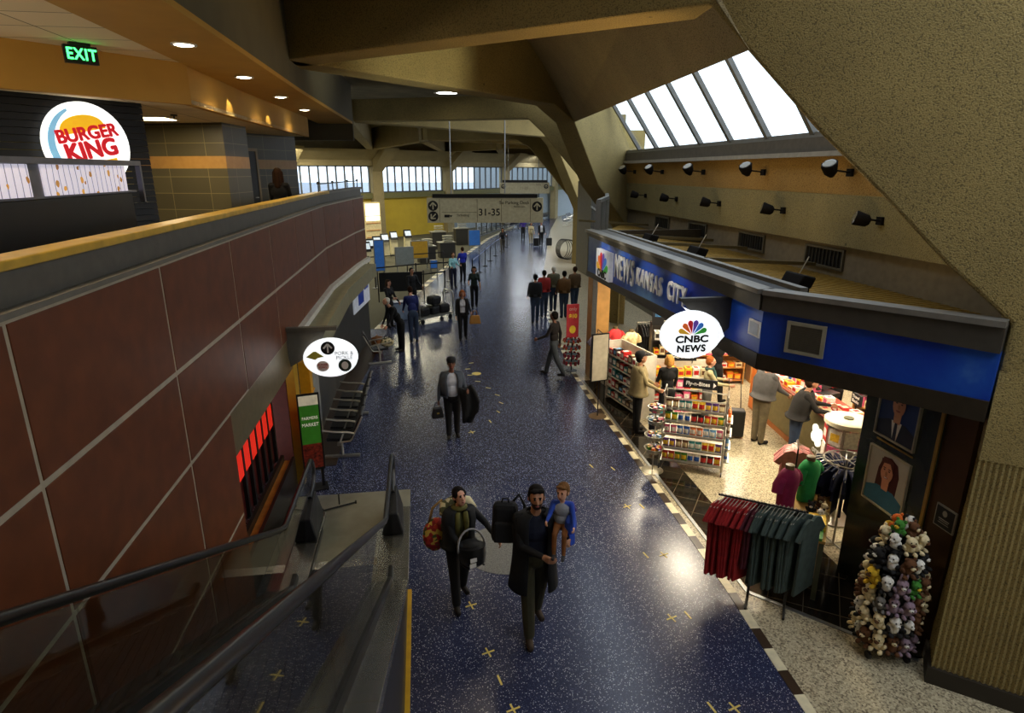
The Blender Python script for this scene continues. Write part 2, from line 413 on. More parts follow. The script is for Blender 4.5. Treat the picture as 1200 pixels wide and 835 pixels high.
# chequered border strip: cream and brown tiles alternate
t1, t2 = M('cream_tile', 'e0d6b4', .3), M('brown_tile', '3a2c20', .3)
mb = MB(); acc = 0
for (x0, y0), (x1, y1) in zip(edge_pts[1:], edge_pts[2:]):
    L_ = math.hypot(x1-x0, y1-y0); d = Vector((x1-x0, y1-y0, 0))/L_; n_ = Vector((d.y, -d.x, 0))*.115; t = 0
    while t < L_-1e-6:
        st = .33*(int(acc/.33+1e-4)+1)-acc; t2_ = min(L_, t+st)
        p, q = Vector((x0, y0, 0))+d*t, Vector((x0, y0, 0))+d*t2_
        mb.hexa([p, q, q+n_, p+n_], [v+Vector((0, 0, .008)) for v in (p, q, q+n_, p+n_)], int(acc/.33+1e-4) % 2)
        acc += t2_-t; t = t2_
struct(mb.build('floor_border', [t1, t2]), 'chequered cream and brown border tiles')
# left carpet of the check-in hall
cp = [(-1.75, 21.5), (-.88, 26.4), (.07, 30.5), (1.48, 36.8), (2.99, 42.2), (5.23, 50.8), (9.13, 62.6)]
mb = MB()
for (x0, y0), (x1, y1) in zip(cp, cp[1:]): mb.prism([(-16, y0), (x0, y0), (x1, y1), (-16, y1)], 0, .006)
struct(mb.build('floor_carpet', M('olive_carpet', '4d4a38', .95, 0, .25, 30)), 'olive carpet of the check-in hall')
mb = MB(); acc = 0
for (x0, y0), (x1, y1) in zip(cp, cp[1:]):
    L_ = math.hypot(x1-x0, y1-y0); d = Vector((x1-x0, y1-y0, 0))/L_; n_ = Vector((d.y, -d.x, 0))*.3; t = 0
    while t < L_-1e-6:
        st = .6*(int(acc/.6+1e-4)+1)-acc; t2_ = min(L_, t+st); p, q = Vector((x0, y0, 0))+d*t, Vector((x0, y0, 0))+d*t2_
        mb.hexa([p, q, q+n_, p+n_], [v+Vector((0, 0, .01)) for v in (p, q, q+n_, p+n_)], int(acc/.6+1e-4) % 2)
        acc += t2_-t; t = t2_
struct(mb.build('floor_border', [t1, M('grey_tile', '50504e', .3)]), 'chequered border of the carpet')
# inlaid brass-and-cream marks in the terrazzo
inl = M('yellow_inlay', 'd8c469', .35)
def plus(x, y, s=.075, a=.3):
    mb = MB(); mb.obox((x, y, .003), (s*2, .018, .006), (0, 0, a)); mb.obox((x, y, .003), (.018, s*2, .006), (0, 0, a)); struct(mb.build('floor_inlay', inl, floor))
def dash(x, y, a=.2):
    mb = MB(); mb.obox((x, y, .003), (.022, .14, .006), (0, 0, a)); struct(mb.build('floor_inlay', inl, floor))
# ================================================================== LEFT: mezzanine, parapet wall, food counter
XP = -2.2
brown = M('brown_laminate', '66351a', .44, 0, .2, 4.5, spec=.35)
seam = M('seam_metal', 'b4aa94', .45, .2)
path = [(-2.2, -2.5), (-2.2, 15.1), (-2.06, 16.8), (-1.9, 18.8), (-1.72, 20.2)]
ys = [1.48, 3.53, 5.6, 7.64, 9.65, 11.6, 13.4, 15.1, 16.8, 18.8, 20.2]
def xw(y):
    for (x0, y0), (x1, y1) in zip(path, path[1:]):
        if y <= y1: return x0+(x1-x0)*(y-y0)/(y1-y0)
    return path[-1][0]
ys_all = [-2.5, -.55]+ys
mb = MB(); bk = MB()
for y0, y1 in zip(ys_all, ys_all[1:]):
    rows = [(3.595, 4.52), (2.69, 3.55)] if y0 > 6.9 else [(3.595, 4.52), (2.71, 3.55), (1.45, 2.67), (0, 1.41)]
    for z0, z1 in rows:
        ya, yb = y0+.018, y1-.018
        cuts = [(ya, yb)]
        if z1 < 2.68 and yb > 6.85: cuts = [(ya, 6.85)] if ya < 6.85 else []
        for p, q in cuts: mb.hexa([(xw(p), p, z0), (xw(q), q, z0), (xw(q)-.03, q, z0), (xw(p)-.03, p, z0)], [(xw(p), p, z1), (xw(q), q, z1), (xw(q)-.03, q, z1), (xw(p)-.03, p, z1)])
wl = struct(mb.build('wall_left', brown, bev=.004), 'brown laminate panel wall below the mezzanine rail')
def along(y0, y1): return [p for p in [(xw(y0), y0)]+[q for q in path if y0 < q[1] < y1]+[(xw(y1), y1)]]
def strip(name, mat, y0, y1, dx0, dx1, z0, z1, bev=0):
    pts = along(y0, y1); mb = MB()
    for (x0, a), (x1, b) in zip(pts, pts[1:]):
        mb.hexa([(x0+dx0, a, z0), (x1+dx0, b, z0), (x1+dx1, b, z0), (x0+dx1, a, z0)], [(x0+dx0, a, z1), (x1+dx0, b, z1), (x1+dx1, b, z1), (x0+dx1, a, z1)])
    return struct(mb.build(name, mat, bev=bev))
strip('wall_left_backing', seam, -2.5, 6.85, -.2, -.006, 0, 4.55)
strip('wall_left_backing', seam, 6.85, 20.2, -.2, -.006, 2.68, 4.55)
strip('trim_3', M('cap_grey', '6e6a5f', .5), -2.5, 20.2, -.2, .03, 4.55, 4.585)
strip('trim_4', M('fascia_grey', '55524a', .5), -2.5, 20.2, -.2, -.06, 4.585, 4.78)
strip('trim_5', M('yellow_wood', 'cda63a', .35, 0, .2, 6), -2.5, 16., -.24, -.03, 4.78, 4.84, .01)['label'] = 'yellow wooden handrail cap along the mezzanine edge'
strip('trim_6', M('cap_grey', '6e6a5f', .5), 16., 20.2, -.24, -.03, 4.78, 4.84)
# mezzanine floor slabs
mez = M('mezzanine_tile', '4a4034', .4)
mb = MB(); mb.prism([(-12, -4), (-2.4, -4), (-2.4, 15.1), (-1.95, 20.1), (-12, 20.1)], 3.45, 3.7); struct(mb.build('floor_mezzanine', mez))
mb = MB(); mb.box(-.3, 4, -4, -.9, 3.45, 3.7); mb.box(-2.4, -.3, -4, -1.4, 3.45, 3.7); struct(mb.build('floor_landing', mez), 'upper landing at the head of the escalator')
mb = MB(); mb.box(-16, 12.7, -4.3, -4, 0, 8.6); struct(mb.build('wall_back', M('plaster_warm', '8f7d57', .8)))
mb = MB(); mb.box(10.4, 10.6, -4, 3.3, 0, 8.6); struct(mb.build('wall_right_near', conc_s))
# ------- soffit with downlights
ochre = M('ochre_plaster', 'b88d3e', .75, 0, .06, 2.5)
olive = M('olive_plaster', '5c5642', .8, 0, .08, 2.5)
mb = MB(); mb.prism([(-1.95, -4), (-1.95, 12), (-1.8, 19.3), (-2.75, 19.3), (-2.9, 12), (-2.85, -4)], 6.6, 6.66)
struct(mb.build('ceiling_soffit', ochre), 'ochre soffit strip with recessed downlights')
mb = MB(); mb.prism([(-1.95, -4), (-1.95, 12), (-1.8, 19.3), (-2.2, 19.3), (-2.3, 12), (-2.3, -4)], 6.66, ZR)
struct(mb.build('trim_7', olive), 'olive outer face of the soffit')
mb = MB(); mb.box(-12, -1.8, 19.3, 19.5, 6.15, ZR); struct(mb.build('trim_8', olive))
# tile ceilings
til, N, L, b = nodes_mat('ceiling_tile')
tc = N.new('ShaderNodeTexCoord'); br = N.new('ShaderNodeTexBrick'); br.offset = 0.; L.new(tc.outputs['Object'], br.inputs['Vector'])
br.inputs['Scale'].default_value = 1.; br.inputs['Brick Width'].default_value = 1.2; br.inputs['Row Height'].default_value = .6; br.inputs['Mortar Size'].default_value = .008
for k, c in (('Color1', 'e6d6b6'), ('Color2', 'e0cfac'), ('Mortar', '6a5f4c')): br.inputs[k].default_value = (*lin(c), 1)
L.new(br.outputs['Color'], b.inputs['Base Color']); b.inputs['Roughness'].default_value = .9
mb = MB(); mb.prism([(-12, -4), (-2.85, -4), (-2.88, 9.3), (-12, 9.3)], 6.64, 6.7); struct(mb.build('ceiling_tiles', til))
mb = MB(); mb.prism([(-12, 2.0), (-4.6, 7.5), (-2.92, 9.28), (-2.9, 12), (-2.72, 17.3), (-12, 17.3)], 6.15, 6.2); struct(mb.build('ceiling_tiles_low', til))
mb = MB(); q = [(-12, 2.0), (-4.6, 7.45), (-2.92, 9.28), (-2.9, 12), (-2.72, 17.3)]
for (x0, y0), (x1, y1) in zip(q, q[1:]):
    d = Vector((x1-x0, y1-y0, 0)).normalized(); n_ = Vector((-d.y, d.x, 0))*.1
    p_, q_ = Vector((x0, y0, 6.14)), Vector((x1, y1, 6.14))
    mb.hexa([p_, q_, q_+n_, p_+n_], [v+Vector((0, 0, .5)) for v in (p_, q_, q_+n_, p_+n_)])
struct(mb.build('trim_9', ochre), 'ochre bulkhead over the food counter')
mb = MB(); mb.box(-12.2, -12, -4, 20, 3.7, 8.6); struct(mb.build('wall_left_far', M('kitchen_dark', '2a241e', .7)))
# downlights
emit = M('lamp_glow', 'fff0d0', .5, emis=14.)
emit_cool = M('lamp_glow_cool', 'f4f6f0', .5, emis=16.)
def downlight(x, y, z, label, power, col=(1, .78, .45), r=.1, spot=2.4, glow=emit):
    t = empty('recessed_downlight', (x, y, z), label=label, cat='ceiling light')
    mb = MB(); mb.lathe([(r*1.3, -.012), (r*1.3, 0), (r, 0), (r, -.012)], n=20, caps=False); mb.build('trim_ring', white, t)
    mb = MB(); mb.lathe([(r, -.006), (r*.6, -.02)], n=20); mb.build('diffuser', glow, t)
    l = bpy.data.lights.new('downlight', 'SPOT'); l.energy = power; l.color = col; l.spot_size = spot; l.spot_blend = .7; l.shadow_soft_size = r
    lo = bpy.data.objects.new('downlight_lamp', l); COL.objects.link(lo); lo.location = (x, y, z-.05)
    return t
for y, pw, lb in ((7.7, 60, 'nearest recessed downlight in the ochre soffit, lower right of the exit sign'), (10.1, 50, 'second recessed downlight along the ochre soffit'), (12.6, 45, 'third recessed downlight along the ochre soffit'), (15.1, 40, 'farthest recessed downlight in the ochre soffit')):
    downlight(-2.42, y, 6.6, lb, pw)['group'] = 'downlights in the ochre soffit'
for y in (5.25, 2.8, .3):
    l = bpy.data.lights.new('downlight', 'SPOT'); l.energy = 60; l.color = (1, .78, .45); l.spot_size = 2.4; l.spot_blend = .7; l.shadow_soft_size = .1
    lo = bpy.data.objects.new('downlight_lamp', l); COL.objects.link(lo); lo.location = (-2.42, y, 6.55)
# unseen spots added near the bulkhead to form the downlight scallops on it
for y in (11.0, 13.4):
    l = bpy.data.lights.new('scallop_fill', 'SPOT'); l.energy = 26; l.color = (1, .85, .42); l.spot_size = 1.25; l.spot_blend = .25; l.shadow_soft_size = .015
    lo = bpy.data.objects.new('scallop_fill_lamp', l); COL.objects.link(lo); lo.location = (-2.76+(y-11)*.03, y, 6.59)
# light panels in the tile ceilings
for k, (x, y, z) in enumerate(((-5.5, 5.0, 6.63), (-5.5, 2.0, 6.63), (-4.3, 11.6, 6.14), (-8, 12, 6.14), (-7, 8.2, 6.14))):
    t = empty('ceiling_light_panel', (x, y, z), label=('recessed light panel in the tiles behind the black counter wall', 'recessed light panel')[k != 2], cat='ceiling light', group='ceiling light panels')
    mb = MB(); mb.box(-.32, .32, -.32, .32, -.012, 0); mb.build('frame', white, t)
    mb = MB(); mb.box(-.28, .28, -.28, .28, -.02, -.012); mb.build('diffuser', M('panel_glow', 'ffe2b0', .5, emis=9.), t)
    l = bpy.data.lights.new('panel', 'AREA'); l.energy = 32; l.color = (1, .78, .48); l.size = .6
    lo = bpy.data.objects.new('panel_lamp', l); COL.objects.link(lo); lo.location = (x, y, z-.05)
# tiled column and dark wall with the door
tilem, N, L, b = nodes_mat('slate_tile')
tc = N.new('ShaderNodeTexCoord'); br = N.new('ShaderNodeTexBrick'); br.offset = 0.; L.new(tc.outputs['UV'], br.inputs['Vector'])
br.inputs['Scale'].default_value = 1.; br.inputs['Brick Width'].default_value = .8; br.inputs['Row Height'].default_value = .3; br.inputs['Mortar Size'].default_value = .006
for k, c in (('Color1', '4b4632'), ('Color2', '565038'), ('Mortar', '857852')): br.inputs[k].default_value = (*lin(c), 1)
sp_ = N.new('ShaderNodeSeparateXYZ'); L.new(tc.outputs['Object'], sp_.inputs[0])
band = math_n(N, L, 'MULTIPLY', math_n(N, L, 'GREATER_THAN', sp_.outputs['Z'], 1.65), math_n(N, L, 'LESS_THAN', sp_.outputs['Z'], 1.87))
nz = noise_n(N, L, tc.outputs['Object'], 9)
L.new(mix_n(N, L, band, br.outputs['Color'], mix_n(N, L, nz, lin('a07436'), lin('b98f4e'))), b.inputs['Base Color']); b.inputs['Roughness'].default_value = .45
def uvwall(name, pts, z0, z1, mat, loc):
    """vertical faces along a plan polyline with metric UVs"""
    vs = []; fs = []; uv = []
    acc = 0
    for (x0, y0), (x1, y1) in zip(pts, pts[1:]):
        ln = math.hypot(x1-x0, y1-y0); o = len(vs)
        vs += [(x0, y0, z0), (x1, y1, z0), (x1, y1, z1), (x0, y0, z1)]; fs.append((o, o+1, o+2, o+3))
        uv += [(acc, z0), (acc+ln, z0), (acc+ln, z1), (acc, z1)]; acc += ln
    me = bpy.data.meshes.new(name); me.from_pydata(vs, [], fs); u = me.uv_layers.new(name='UVMap')
    for i, l in enumerate(me.loops): u.data[i].uv = uv[l.vertex_index]
    me.materials.append(mat); return struct(link(name, me, loc=loc))
uvwall('wall_column', [(-5.4, 13.2), (-3.5, 12.6), (-3.36, 13.7), (-4.3, 15.3)], 0, 2.48, tilem, (0, 0, 3.7))['label'] = 'slate tiled column with an ochre band'
uvwall('wall_dark', [(-4.4, 15.0), (-3.12, 17.5), (-6, 18.5)], 0, 2.48, tilem, (0, 0, 3.7))['label'] = 'slate tiled wall beside the service door'
d = Vector((1.28, 2.5, 0)).normalized(); dn = Vector((d.y, -d.x, 0))
dr = struct(empty('door_1', Vector((-4.4, 15.0, 3.7))+d*.75), 'grey service door in the tiled wall')
ang = math.atan2(d.y, d.x); dr.rotation_euler = (0, 0, ang)
mb = MB(); mb.box(-.48, .48, -.05, .02, 0, 2.05); mb.build('door_leaf', M('door_grey', '33322f', .5), dr)
mb = MB(); mb.box(-.55, -.48, -.06, .02, 0, 2.12); mb.box(.48, .55, -.06, .02, 0, 2.12); mb.box(-.55, .55, -.06, .02, 2.05, 2.12); mb.build('door_frame', M('frame_tan', '8f7c5a', .5), dr)
mb = MB(); mb.tube([(.38, -.05, 1.0), (.38, -.1, 1.0), (.28, -.1, 1.0)], .012); mb.build('door_handle', chrome, dr)
# ------- burger counter
bw0, bw1 = Vector((-4.6, 7.9, 0)), Vector((-3.55, 9.3, 0)); bd = (bw1-bw0).normalized(); bn = Vector((bd.y, -bd.x, 0)); bang = math.atan2(bd.y, bd.x)
mb = MB(); e0 = bw0-bd*6
slat = M('black_slat', '08090c', .5, 0, .25, 14)
for i in range(31):
    z = 3.7+i*.08; mb.hexa([e0+Vector((0, 0, z)), bw1+Vector((0, 0, z)), bw1-bn*.12+Vector((0, 0, z)), e0-bn*.12+Vector((0, 0, z))], [p+Vector((0, 0, z+.074)) for p in (e0-bn*.012, bw1-bn*.012, bw1-bn*.12, e0-bn*.12)])
mb.box(0, 0.001, 0, 0.001, 3.71, 3.711) if False else None
struct(mb.build('wall_food_counter', slat), 'black slatted wall carrying the burger sign')

t = empty('guard_rail', (0, 0, 0), label='thin metal guard rail on the far end of the mezzanine edge', cat='rail')
mb = MB(); mb.tube([(-2.32, 15.3, 5.02), (-2.18, 16.8, 5.02), (-2.02, 18.8, 5.02), (-1.84, 20.0, 5.02)], .018, 6); mb.build('top_bar', alum, t)
for x, y in ((-2.31, 15.35), (-2.17, 16.8), (-2.02, 18.8), (-1.85, 19.95)): mb = MB(); mb.tube([(x, y, 4.83), (x, y, 5.02)], .014, 6); mb.ball((x, y, 5.04), .035, 8); mb.build('post', dark_metal, t)
# burger sign: lit disc with bun shapes and red lettering
t = empty('restaurant_sign', Vector((-4.03, 8.66, 5.6))+bn*.03, bang, 'round lit white burger restaurant sign on the black slatted wall', 'sign')
glow_w = M('sign_glow_white', 'f4f6f4', .4, emis=1.1, var=.02)
mb = MB(); mb.disc((0, 0, 0), .5, .5, .06, 48); mb.build('lit_disc', glow_w, t, bev=.01)
def arc_shape(pts, y=-.068, th=.006):
    mb = MB(); mb.hexa([(x, y, z) for x, z in pts], [(x, y-th, z) for x, z in pts]); return mb
def bun(sgn):
    a = R(12)
    pts = []
    for i in range(17):
        q = PI*i/16; x, z = .27*math.cos(q), .03+.19*math.sin(q)**.8
        z = (z+.13)*sgn if sgn > 0 else (-z*.85-.17)
        pts.append((x*math.cos(a)-z*math.sin(a), x*math.sin(a)+z*math.cos(a)))
    return pts
sy_ = M('sign_yellow', 'f0b818', .4, emis=.65, var=.05); sr_ = M('sign_red', 'c81622', .4, emis=.6, var=.05); sb_ = M('sign_pale_blue', '7fb8d8', .4, emis=.7, var=.05)
arc_shape(bun(1)).build('upper_bun', sy_, t); arc_shape(bun(-1)).build('lower_bun', sy_, t)
mb = MB()
for i in range(22):
    a0, a1 = R(115+i*7), R(115+(i+1)*7); w0 = .03+.05*math.sin(PI*i/22); w1 = .03+.05*math.sin(PI*(i+1)/22)
    p = [(math.cos(a0)*.45, math.sin(a0)*.45), (math.cos(a1)*.45, math.sin(a1)*.45), (math.cos(a1)*(.45-w1), math.sin(a1)*(.45-w1)), (math.cos(a0)*(.45-w0), math.sin(a0)*(.45-w0))]
    mb.hexa([(x, -.066, z) for x, z in p], [(x, -.07, z) for x, z in p])
mb.build('crescent', sb_, t)
text('BURGER', .205, sr_, 'lettering', t, (0, -.08, .135), (PI/2, -R(10), 0), heavy=.009, sx=.96)
text('KING', .27, sr_, 'lettering', t, (.02, -.08, -.055), (PI/2, -R(10), 0), heavy=.013, sx=.96)
# counter with a row of lit panels
t = empty('food_counter', (-3.1, 0, 3.7), label='black food counter with lit patterned panels under a grey top rail', cat='counter')
blk = M('counter_black', '161514', .35, 0, .2, 5)
mb = MB(); mb.box(-.75, 0, 2.2, 7.5, 0, 1.38); mb.build('counter_body', blk, t, bev=.01)
for y0, y1 in ((3.2, 4.55), (4.62, 5.62), (5.86, 7.42)):
    pass
pan, N, L, b = nodes_mat('leaf_panel')
tc = N.new('ShaderNodeTexCoord'); mp = N.new('ShaderNodeMapping'); L.new(tc.outputs['Object'], mp.inputs[0])
wv = N.new('ShaderNodeTexWave'); wv.bands_direction = 'Y'; wv.inputs['Scale'].default_value = 3.4; wv.inputs['Distortion'].default_value = 1.2; wv.inputs['Detail'].default_value = 1; wv.inputs['Detail Scale'].default_value = 1.; L.new(mp.outputs[0], wv.inputs['Vector'])
ln_ = math_n(N, L, 'LESS_THAN', wv.outputs['Fac'], .035)
vo = N.new('ShaderNodeTexVoronoi'); vo.inputs['Scale'].default_value = 7; L.new(mp.outputs[0], vo.inputs['Vector'])
lf = math_n(N, L, 'LESS_THAN', math_n(N, L, 'ADD', vo.outputs['Distance'], math_n(N, L, 'MULTIPLY', noise_n(N, L, mp.outputs[0], 26), .25)), .33)
wn = N.new('ShaderNodeTexWhiteNoise'); L.new(vo.outputs['Color'], wn.inputs['Vector'])
c_ = mix_n(N, L, math_n(N, L, 'MULTIPLY', ln_, .75), lin('d8d4e8'), lin('3b3a4a'))
c_ = mix_n(N, L, lf, c_, mix_n(N, L, wn.outputs['Value'], lin('8a5a2a'), lin('d8a040')))
L.new(c_, b.inputs['Base Color']); L.new(c_, b.inputs['Emission Color']); b.inputs['Emission Strength'].default_value = .5; b.inputs['Roughness'].default_value = .2
for y0, y1 in ((4.0, 5.66), (5.84, 7.38)):
    mb = MB(); mb.box(-.5, .012, y0, y1, 1.4, 1.655); mb.build('lit_panel', pan, t)
mb = MB(); mb.box(-.55, .0, 2.2, 7.62, 1.38, 1.4); mb.box(-.6, .03, 2.2, 7.76, 1.66, 1.71); mb.box(-.02, .03, 7.72, 7.76, 1.27, 1.66); mb.box(-.5, .0, 5.66, 5.84, 1.4, 1.66); mb.build('frame', M('counter_rail', '6a6a72', .35, .6), t)
# exit sign
t = empty('exit_sign', (-3.6, 8.02, 6.64), R(40), 'green lit EXIT sign hanging from the tile ceiling', 'sign')
mb = MB(); mb.box(-.16, .16, -.03, .03, -.215, -.03); mb.box(-.1, .1, -.04, .04, -.03, 0); mb.build('housing', black, t, bev=.006)
text('EXIT', .165, M('exit_green', '46f07a', .4, emis=3.2, var=.02), 'lettering', t, (0, -.036, -.125), sx=.8, heavy=.003, space=1.1)
mb = MB(); mb.lathe([(.05, 0), (.05, -.02), (.012, -.025), (.012, -.06)], (-4.1, 6.4, 6.64)); tag(mb.build('fire_sprinkler', dark_metal), 'sprinkler head on the tile ceiling left of the exit sign', 'sprinkler')
mb = MB(); mb.lathe([(.05, 0), (.05, -.02), (.012, -.025), (.012, -.06)], (-3.75, 11.0, 6.15)); tag(mb.build('fire_sprinkler', dark_metal), 'sprinkler head on the lower ceiling above the tiled column', 'sprinkler')

# ---------------------------------------------------------------- ground-floor frontage under the mezzanine
ofy = M('oak_yellow', 'b58f2e', .4, 0, .15, 4)
strip('trim_10', M('fascia_bronze', '7a6a48', .35, .4), 6.85, 10.55, -.12, -.01, 2.15, 2.68)['label'] = 'bronze fascia over the ground-floor opening'
# room behind the opening
mb = MB(); mb.box(-6, -5.9, 6.6, 10.9, 0, 2.9); struct(mb.build('wall_cafe', M('cafe_wall', '5a2418', .7)))
mb = MB(); mb.box(-6, -2.25, 6.5, 6.6, 0, 2.9); struct(mb.build('wall_cafe_side', M('cafe_wall', '5a2418', .7)))
mb = MB(); mb.box(-6, -2.3, 10.9, 11.0, 0, 2.9); struct(mb.build('wall_cafe_side', M('cafe_wall', '5a2418', .7)))
mb = MB(); mb.box(-6, -2.3, 6.5, 11, 2.75, 2.85); struct(mb.build('ceiling_cafe', M('cafe_ceiling', '4a4034', .8)))
mb = MB(); mb.box(-2.34, -2.2, 10.25, 10.55, 0, 2.2); struct(mb.build('trim_11', ofy), 'yellow wooden door jamb')
mb = MB(); mb.box(-2.2, -2.02, 10.62, 10.86, 1.02, 2.12); mb.box(-2.2, -2.0, 10.6, 10.9, 1.55, 1.57); struct(mb.build('trim_12', M('orange_panel', 'd89a1e', .4)), 'orange panel beside the doorway')
# red roller shutter behind the glass
t = empty('shutter', (-2.62, 0, 0), label='red slatted shutter behind the glass of the ground-floor opening', cat='shutter')
red = M('shutter_red', 'c0201a', .5)
for k, y in enumerate([6.95+.36*i for i in range(9)]):
    mb = MB(); mb.box(-.02, .02, y, y+.29, 1.2, 1.6); mb.build('red_panel', M('lit_red', 'e02818', .5, emis=.5), t)
mb = MB()
for i in range(10): mb.box(-.03, .03, 6.88+.36*i, 6.95+.36*i, 0.5, 1.62)
mb.build('frame', M('shutter_bar', '17110f', .5), t)
mb = MB(); mb.box(-.045, -.02, 6.9, 10.2, .5, 1.2); mb.build('screen', M('shutter_dark_red', '4a1512', .35), t)
# wooden ledge with dark rails running toward the escalator
t = empty('ledge', (0, 0, 0), label='orange wooden ledge between dark rails along the escalator wall', cat='ledge')
wood = M('orange_wood', 'b8742c', .35, 0, .25, 5)
mb = MB(); mb.box(-2.5, -2.34, 6.9, 10.2, .42, .5); mb.build('ledge_top', wood, t, bev=.01)
mb = MB(); mb.box(-2.37, -2.32, 6.9, 10.2, .0, .56); mb.build('front_rail', M('dark_rail', '241c16', .35), t)
mb = MB(); mb.box(-2.55, -2.5, 6.9, 10.2, .0, .6); mb.build('back_rail', M('dark_rail', '241c16', .35), t)
# lower wall with seats
gw = M('grey_tile_wall', '3f3d38', .45, 0, .12, 3)
strip('wall_left_lower', gw, 10.9, 20.2, -.3, -.05, 0, 2.45)
strip('wall_left_lower', M('pale_panel', '8c8a82', .5), 10.9, 12.6, -.05, -.02, .0, 2.1)['label'] = 'pale panel behind the row of seats'
strip('trim_13', t2, 10.9, 20.2, -.05, .45, 0, .006)['label'] = 'dark floor border by the seats'
strip('trim_14', M('ledge_white', 'dedacd', .5), 10.6, 20.2, -.1, .1, 2.56, 2.68)['label'] = 'pale ledge below the brown panels'
strip('trim_15', M('bulkhead_khaki', '8a8566', .5), 11.0, 19.4, -.05, .42, 2.2, 2.58)['label'] = 'khaki bulkhead projecting over the seats'
t = empty('advertising_poster', (xw(18.9)+.02, 18.9, 1.9), R(90)-math.atan2(.18, 1.4)*1, 'blue and white poster at the far end of the left wall', 'poster')
mb = MB(); mb.box(-1.1, 1.1, -.03, 0, -.55, .55); mb.build('panel', M('poster_white', 'd8dce4', .4, emis=.15), t)
mb = MB(); mb.box(-.5, .2, -.04, -.03, -.42, .05); mb.box(-.1, .2, -.04, -.03, .05, .5); mb.box(.4, .9, -.04, -.03, -.1, .0); mb.box(.4, .8, -.04, -.03, .15, .25); mb.build('printed_blocks', M('poster_blue', '2340a0', .4, emis=.1), t)
# oval blade sign by the frontage
def blade(name, loc, rz, w, h, label, dark):
    t = empty(name, loc, rz, label, 'sign')
    mb = MB(); mb.disc((0, 0, 0), w/2, h/2, .1, 48); mb.build('lit_oval', M('oval_glow', 'eef2f4', .35, emis=.95, var=.02), t, bev=.008)
    return t
t = blade('oval_sign', (-1.53, 10.0, 2.4), R(0), .86, .64, 'lit oval directory sign with an up arrow hanging over the seats', 0)
mb = MB(); mb.hexa([(-.72, .06, .46), (-.05, .06, .46), (-.2, .06, .1), (-.66, .06, -.16)], [(-.72, .02, .46), (-.05, .02, .46), (-.2, .02, .1), (-.66, .02, -.16)]); mb.box(-.73, .12, -.02, .08, .44, .5); mb.build('bracket', M('bracket_grey', '5e5a50', .5), t)
bl_ = M('ink_black', '0a0a0a', .5)
def arrow(parent, x, z, r, rot=0., y=-.104, m1=None, m2=None, nm='arrow_symbol'):
    mb = MB(); mb.disc((0, 0, 0), r, r, .004, 28)
    o = mb.build(nm, m1 or bl_, parent, loc=(x, y, z), rot=(0, rot, 0))
    mb = MB(); mb.obox((0, -.006, -r*.1), (r*.22, .004, r*1.2))
    for s in (-1, 1): mb.obox((s*r*.3, -.006, r*.3), (r*.24, .004, r*.9), (0, -s*R(42), 0))
    mb.build('arrow', m2 or white, o); return o
gm_ink = M('emblem_red', 'b04a40', .5)
arrow(t, -.03, .17, .11)
mb = MB(); mb.hexa([(-.38+.3*0, -.104, .03), (-.26, -.104, .12), (-.22, -.104, .12), (-.1, -.104, .03), (-.2, -.104, .01), (-.24, -.104, -.02)], [(-.38, -.108, .03), (-.26, -.108, .12), (-.22, -.108, .12), (-.1, -.108, .03), (-.2, -.108, .01), (-.24, -.108, -.02)]); mb.build('hat_emblem', M('olive_yellow', 'a8a23c', .5), t)
mb = MB(); mb.disc((.22, -.104, -.13), .105, .105, .004, 28); o = mb.build('round_emblem', M('dark_green_ink', '24382e', .5), t)
mb = MB(); mb.disc((.22, -.109, -.13), .055, .065, .003, 20); mb.build('figure_mark', white, o)
mb = MB(); mb.disc((-.13, -.104, -.13), .1, .09, .004, 28); o = mb.build('round_emblem', M('pale_emblem', 'e6dfd8', .5), t)
text('BURGER', .042, gm_ink, 'lettering', o, (-.13, -.112, -.105)); text('KING', .05, gm_ink, 'lettering', o, (-.13, -.112, -.15))
gl_ = M('faint_grey', 'a8aab0', .5)
text('PORK &', .085, gl_, 'lettering', t, (.22, -.106, .075), align='CENTER'); text('PICKLE', .085, gl_, 'lettering', t, (.22, -.106, -.0), align='CENTER')
# green market banner in a black frame
t = empty('menu_board', (-1.98, 10.05, .0), R(14), 'green lettered board in a black frame at the foot of the escalator', 'sign')
mb = MB(); mb.box(-.18, .18, 0, .04, .35, 1.75); mb.box(-.15, -.1, 0, .05, 0, .35); mb.box(.1, .15, 0, .05, 0, .35); mb.box(-.2, .2, -.12, .16, 0, .03); mb.build('frame', black, t)
mb = MB(); mb.box(-.155, .155, -.008, 0, .85, 1.55); mb.build('green_panel', M('board_green', '2f6a1c', .4, emis=.25), t)
mb = MB(); mb.box(-.155, .155, -.008, 0, 1.55, 1.72); mb.build('header_panel', M('board_cream', 'd8d4b8', .4, emis=.2), t)
mb = MB(); mb.box(-.155, .155, -.008, 0, .4, .85); mb.build('food_photo', M('food_print', '7a2a1c', .4, 0, .8, 22), t)
wt_ = M('board_white', 'e8e4d4', .5, emis=.25)
text('FARMERS', .075, wt_, 'lettering', t, (0, -.012, 1.32), sx=.85); text('MARKET', .085, wt_, 'lettering', t, (0, -.012, 1.2), sx=.85)
mb = MB(); mb.tube([(0, 0, .25), (.0, 0, .06)], .012); mb.tube([(-.25, -.1, .02), (.25, .1, .02)], .014); mb.tube([(-.25, -.1, .0), (-.25, -.1, .05)], .014); mb.tube([(.25, .1, .0), (.25, .1, .05)], .014)
tag(mb.build('sign_stand_base', black, loc=(-1.5, 9.3, .02)), 'small black sign foot standing on the escalator landing plate', 'stand')

